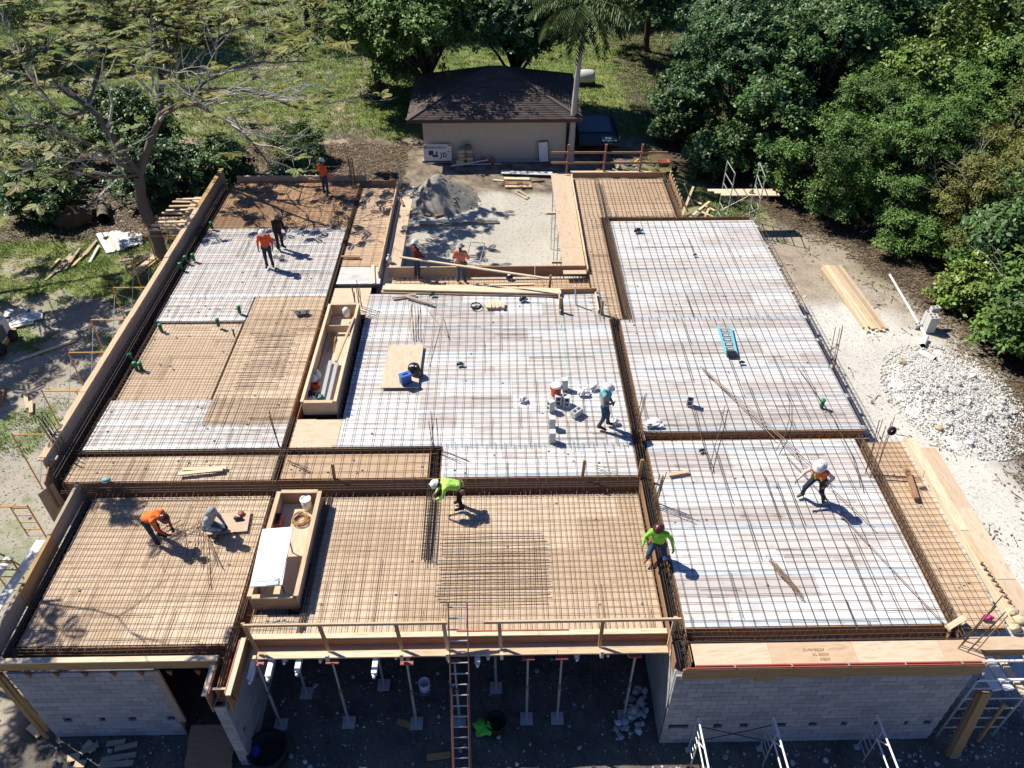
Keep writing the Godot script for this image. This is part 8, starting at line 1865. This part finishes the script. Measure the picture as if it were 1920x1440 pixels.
	# back and left
	var L := [["broad dark tree left of the trees overhanging the house", -8.8, -57.5, 10.8, 5.0, "almond", 0.27], ["leafy tree overhanging the left rear corner of the house", -4.8, -53.9, 10.6, 5.6, "almond", 0.50], ["dark tree behind the house towards the palm", 1.2, -54.4, 10.2, 4.8, "deep", 0.50], ["leafy tree left behind the house", -9.2, -60.5, 9.5, 4.0, "dark", 0.3], ["lush green bush left of the feathery tree", -27.2, -45.0, 4.0, 2.8, "mid", 0.1], ["dense dark bush behind the lush left bush", -23.0, -47.5, 4.6, 2.6, "dark", 0.1],
		["far tree at the top left corner", -42.0, -68.0, 11.0, 5.5, "mid", 0.2], ["far green tree behind the feathery tree", -29.0, -70.0, 11.0, 5.2, "mid", 0.2], ["far green tree above the lawn at the top", -17.0, -74.0, 11.0, 5.0, "mid", 0.2], ["far dark tree at the top centre left", -6.0, -76.0, 11.0, 5.0, "dark", 0.2], ["far dark tree above the palm lawn", 5.0, -80.0, 11.0, 5.0, "dark", 0.2], ["far dark tree closing the lawn gap", 11.5, -79.0, 10.0, 5.0, "deep", 0.2], ["dark shrub under the feathery tree", -16.5, -43.5, 2.6, 2.0, "dark", 0.1], ["dark shrub at the edge of the lawn under branches", -12.6, -46.5, 2.4, 1.8, "mid", 0.1], ["dark thicket behind the fork of the feathery tree", -20.0, -42.5, 3.4, 2.6, "deep", 0.1], ["dark low thicket near the rear left slab corner", -12.2, -41.5, 1.8, 2.0, "deep", 0.1], ["dark thicket at the left under hanging branches", -25.5, -40.0, 2.8, 2.4, "dark", 0.1], ["green shrub at the far left of the yard", -31.0, -38.5, 3.0, 2.2, "olive", 0.1]]
	for i in L.size():
		var e: Array = L[i]
		tree("broadleaf_tree" if e[3] > 4.7 else "bush", e[0], Vector3(e[1], 0, e[2]), e[3], e[4], e[5], 200 + i, (1.35 if e[6] > 0.45 else 1.0) if e[3] > 4.7 else 0.7, e[6], "tree" if e[3] > 4.7 else "bush")
	rng.seed = 321
	# leafless grey shrubs at the right edge
	for e in [[Vector3(23.9, 0, -35.6), 5.2, "leafless grey shrub among the fine leaved trees"], [Vector3(22.8, 0, -28.2), 3.4, "leafless pale shrub above the bright green bush"]]:
		var t := thing("bare_shrub", e[2], "shrub", e[0])
		var st := SurfaceTool.new(); st.begin(Mesh.PRIMITIVE_TRIANGLES)
		var tips := []
		sweep(st, [Vector3.ZERO, Vector3(-0.5, e[1] * 0.4, 0.5), Vector3(-1.2, e[1] * 0.7, 1.2)], [0.07, 0.05, 0.04], 6)
		for i in 10: twigs(st, Vector3(-0.5, e[1] * 0.4, 0.5).lerp(Vector3(-1.2, e[1] * 0.75, 1.2), i / 9.0), Vector3(rr(-1, 0.6), rr(0.1, 0.9), rr(-0.4, 1)).normalized(), rr(1.0, 1.8), 0.026, 2, tips)
		put(t, "branches", st.commit(), M.bark_pale, Transform3D(Basis(), e[0]))
	# red flowers on a thin bush at the left
	var fb := thing("flowering_bush", "thin bare bush with a few pink red flowers at the far left", "bush", Vector3(-25.62, 4.29, -40.00) * Vector3(1, 0, 1))
	var fo: Vector3 = Vector3(-25.62, 4.29, -40.00) * Vector3(1, 0, 1)
	var s3 := SurfaceTool.new(); s3.begin(Mesh.PRIMITIVE_TRIANGLES)
	var tp := []
	for i in 6: twigs(s3, Vector3(0, 0.2, 0), Vector3(rr(-0.6, 0.8), 1.0, rr(-0.5, 0.5)).normalized(), rr(3.0, 4.6), 0.05, 1, tp)
	put(fb, "branches", s3.commit(), M.twig, Transform3D(Basis(), fo))
	for i in 7: lump(fb, "flower", fo + tp[i * 2][0], Vector3(0.3, 0.22, 0.3), M.flower, 0.4, true)
	# grass
	grass_patch("long lawn grass behind the house and under the far trees", Vector3(-48, 0, -84), Vector3(22, 0, -50), 26000, 0.16, func(p): return not (p.z > -55.0 and p.x > -6 and p.x < 5.5))
	grass_patch("rough grass and weeds of the left yard", Vector3(-34, 0, -50), Vector3(-14, 0, -20), 15000, 0.12, func(p): var c := ground_colour(p.x, p.z); return c.y > c.x * 1.02)
	grass_patch("weeds along the edge of the wood", Vector3(11.5, 0, -42), Vector3(22, 0, -18), 14000, 0.13, func(p): var c := ground_colour(p.x, p.z); return c.y > c.x * 1.02)

func palm(at: Vector3):
	var t := thing("palm_tree", "royal palm with slim pale trunk in front of the house corner", "palm tree", at)
	var st := SurfaceTool.new(); st.begin(Mesh.PRIMITIVE_TRIANGLES)
	var pts := []; var rad := []
	for i in 15:
		var f := i / 14.0
		pts.append(Vector3(0.35 * f * f, 8.1 * f - 0.05, 0.0)); rad.append(lerpf(0.21, 0.13, f) + (0.01 if i % 2 else 0.0))
	sweep(st, pts, rad, 10)
	put(t, "trunk", st.commit(), M.palm_bark, Transform3D(Basis(), at))
	var top := at + Vector3(0.36, 8.0, 0)
	lathe(t, "crownshaft", [[0.14, 0.0], [0.16, 0.25], [0.11, 1.0], [0.05, 1.3]], top, M.leaf_palm, 10)
	for i in 22:
		var a := TAU * i / 22.0 * 3.0 + rr(-0.25, 0.25)
		var el := rr(-0.15, 1.2)
		var L := rr(3.2, 4.1)
		var out := Vector3(cos(a), 0, sin(a))
		var s2 := SurfaceTool.new(); s2.begin(Mesh.PRIMITIVE_TRIANGLES)
		var q := Vector3.ZERO
		var ang := el
		var prev := []
		for k in 27:
			prev.append(q)
			q += (out * cos(ang) + Vector3.UP * sin(ang)) * L / 26.0
			ang -= rr(0.05, 0.085) * (0.6 + k * 0.022)
		for k in range(3, 27):
			var d: Vector3 = (prev[k] - prev[k - 1]).normalized()
			var side := d.cross(Vector3.UP).normalized()
			var ll := 0.95 * sin(PI * (k + 3.0) / 32.0) + 0.12
			for sg in [-1.0, 1.0]:
				for dd in 2:
					leaf(s2, prev[k], (side * sg + d * 0.55 - Vector3(0, rr(0.35, 0.85), 0)).normalized(), (Vector3.UP + side * sg * 0.3).normalized(), ll * rr(0.85, 1.1), 0.075, rr(0.75, 1.3))
		var fr := put(t, "frond", s2.commit(), M.leaf_palm, Transform3D(Basis(), top + Vector3(0, 1.15, 0)))
		poly(fr, "midrib", [top + Vector3(0, 1.15, 0) + prev[0], top + Vector3(0, 1.15, 0) + prev[8], top + Vector3(0, 1.15, 0) + prev[16], top + Vector3(0, 1.15, 0) + prev[26]], [0.03, 0.022, 0.015, 0.006], M.leaf_palm, 5)
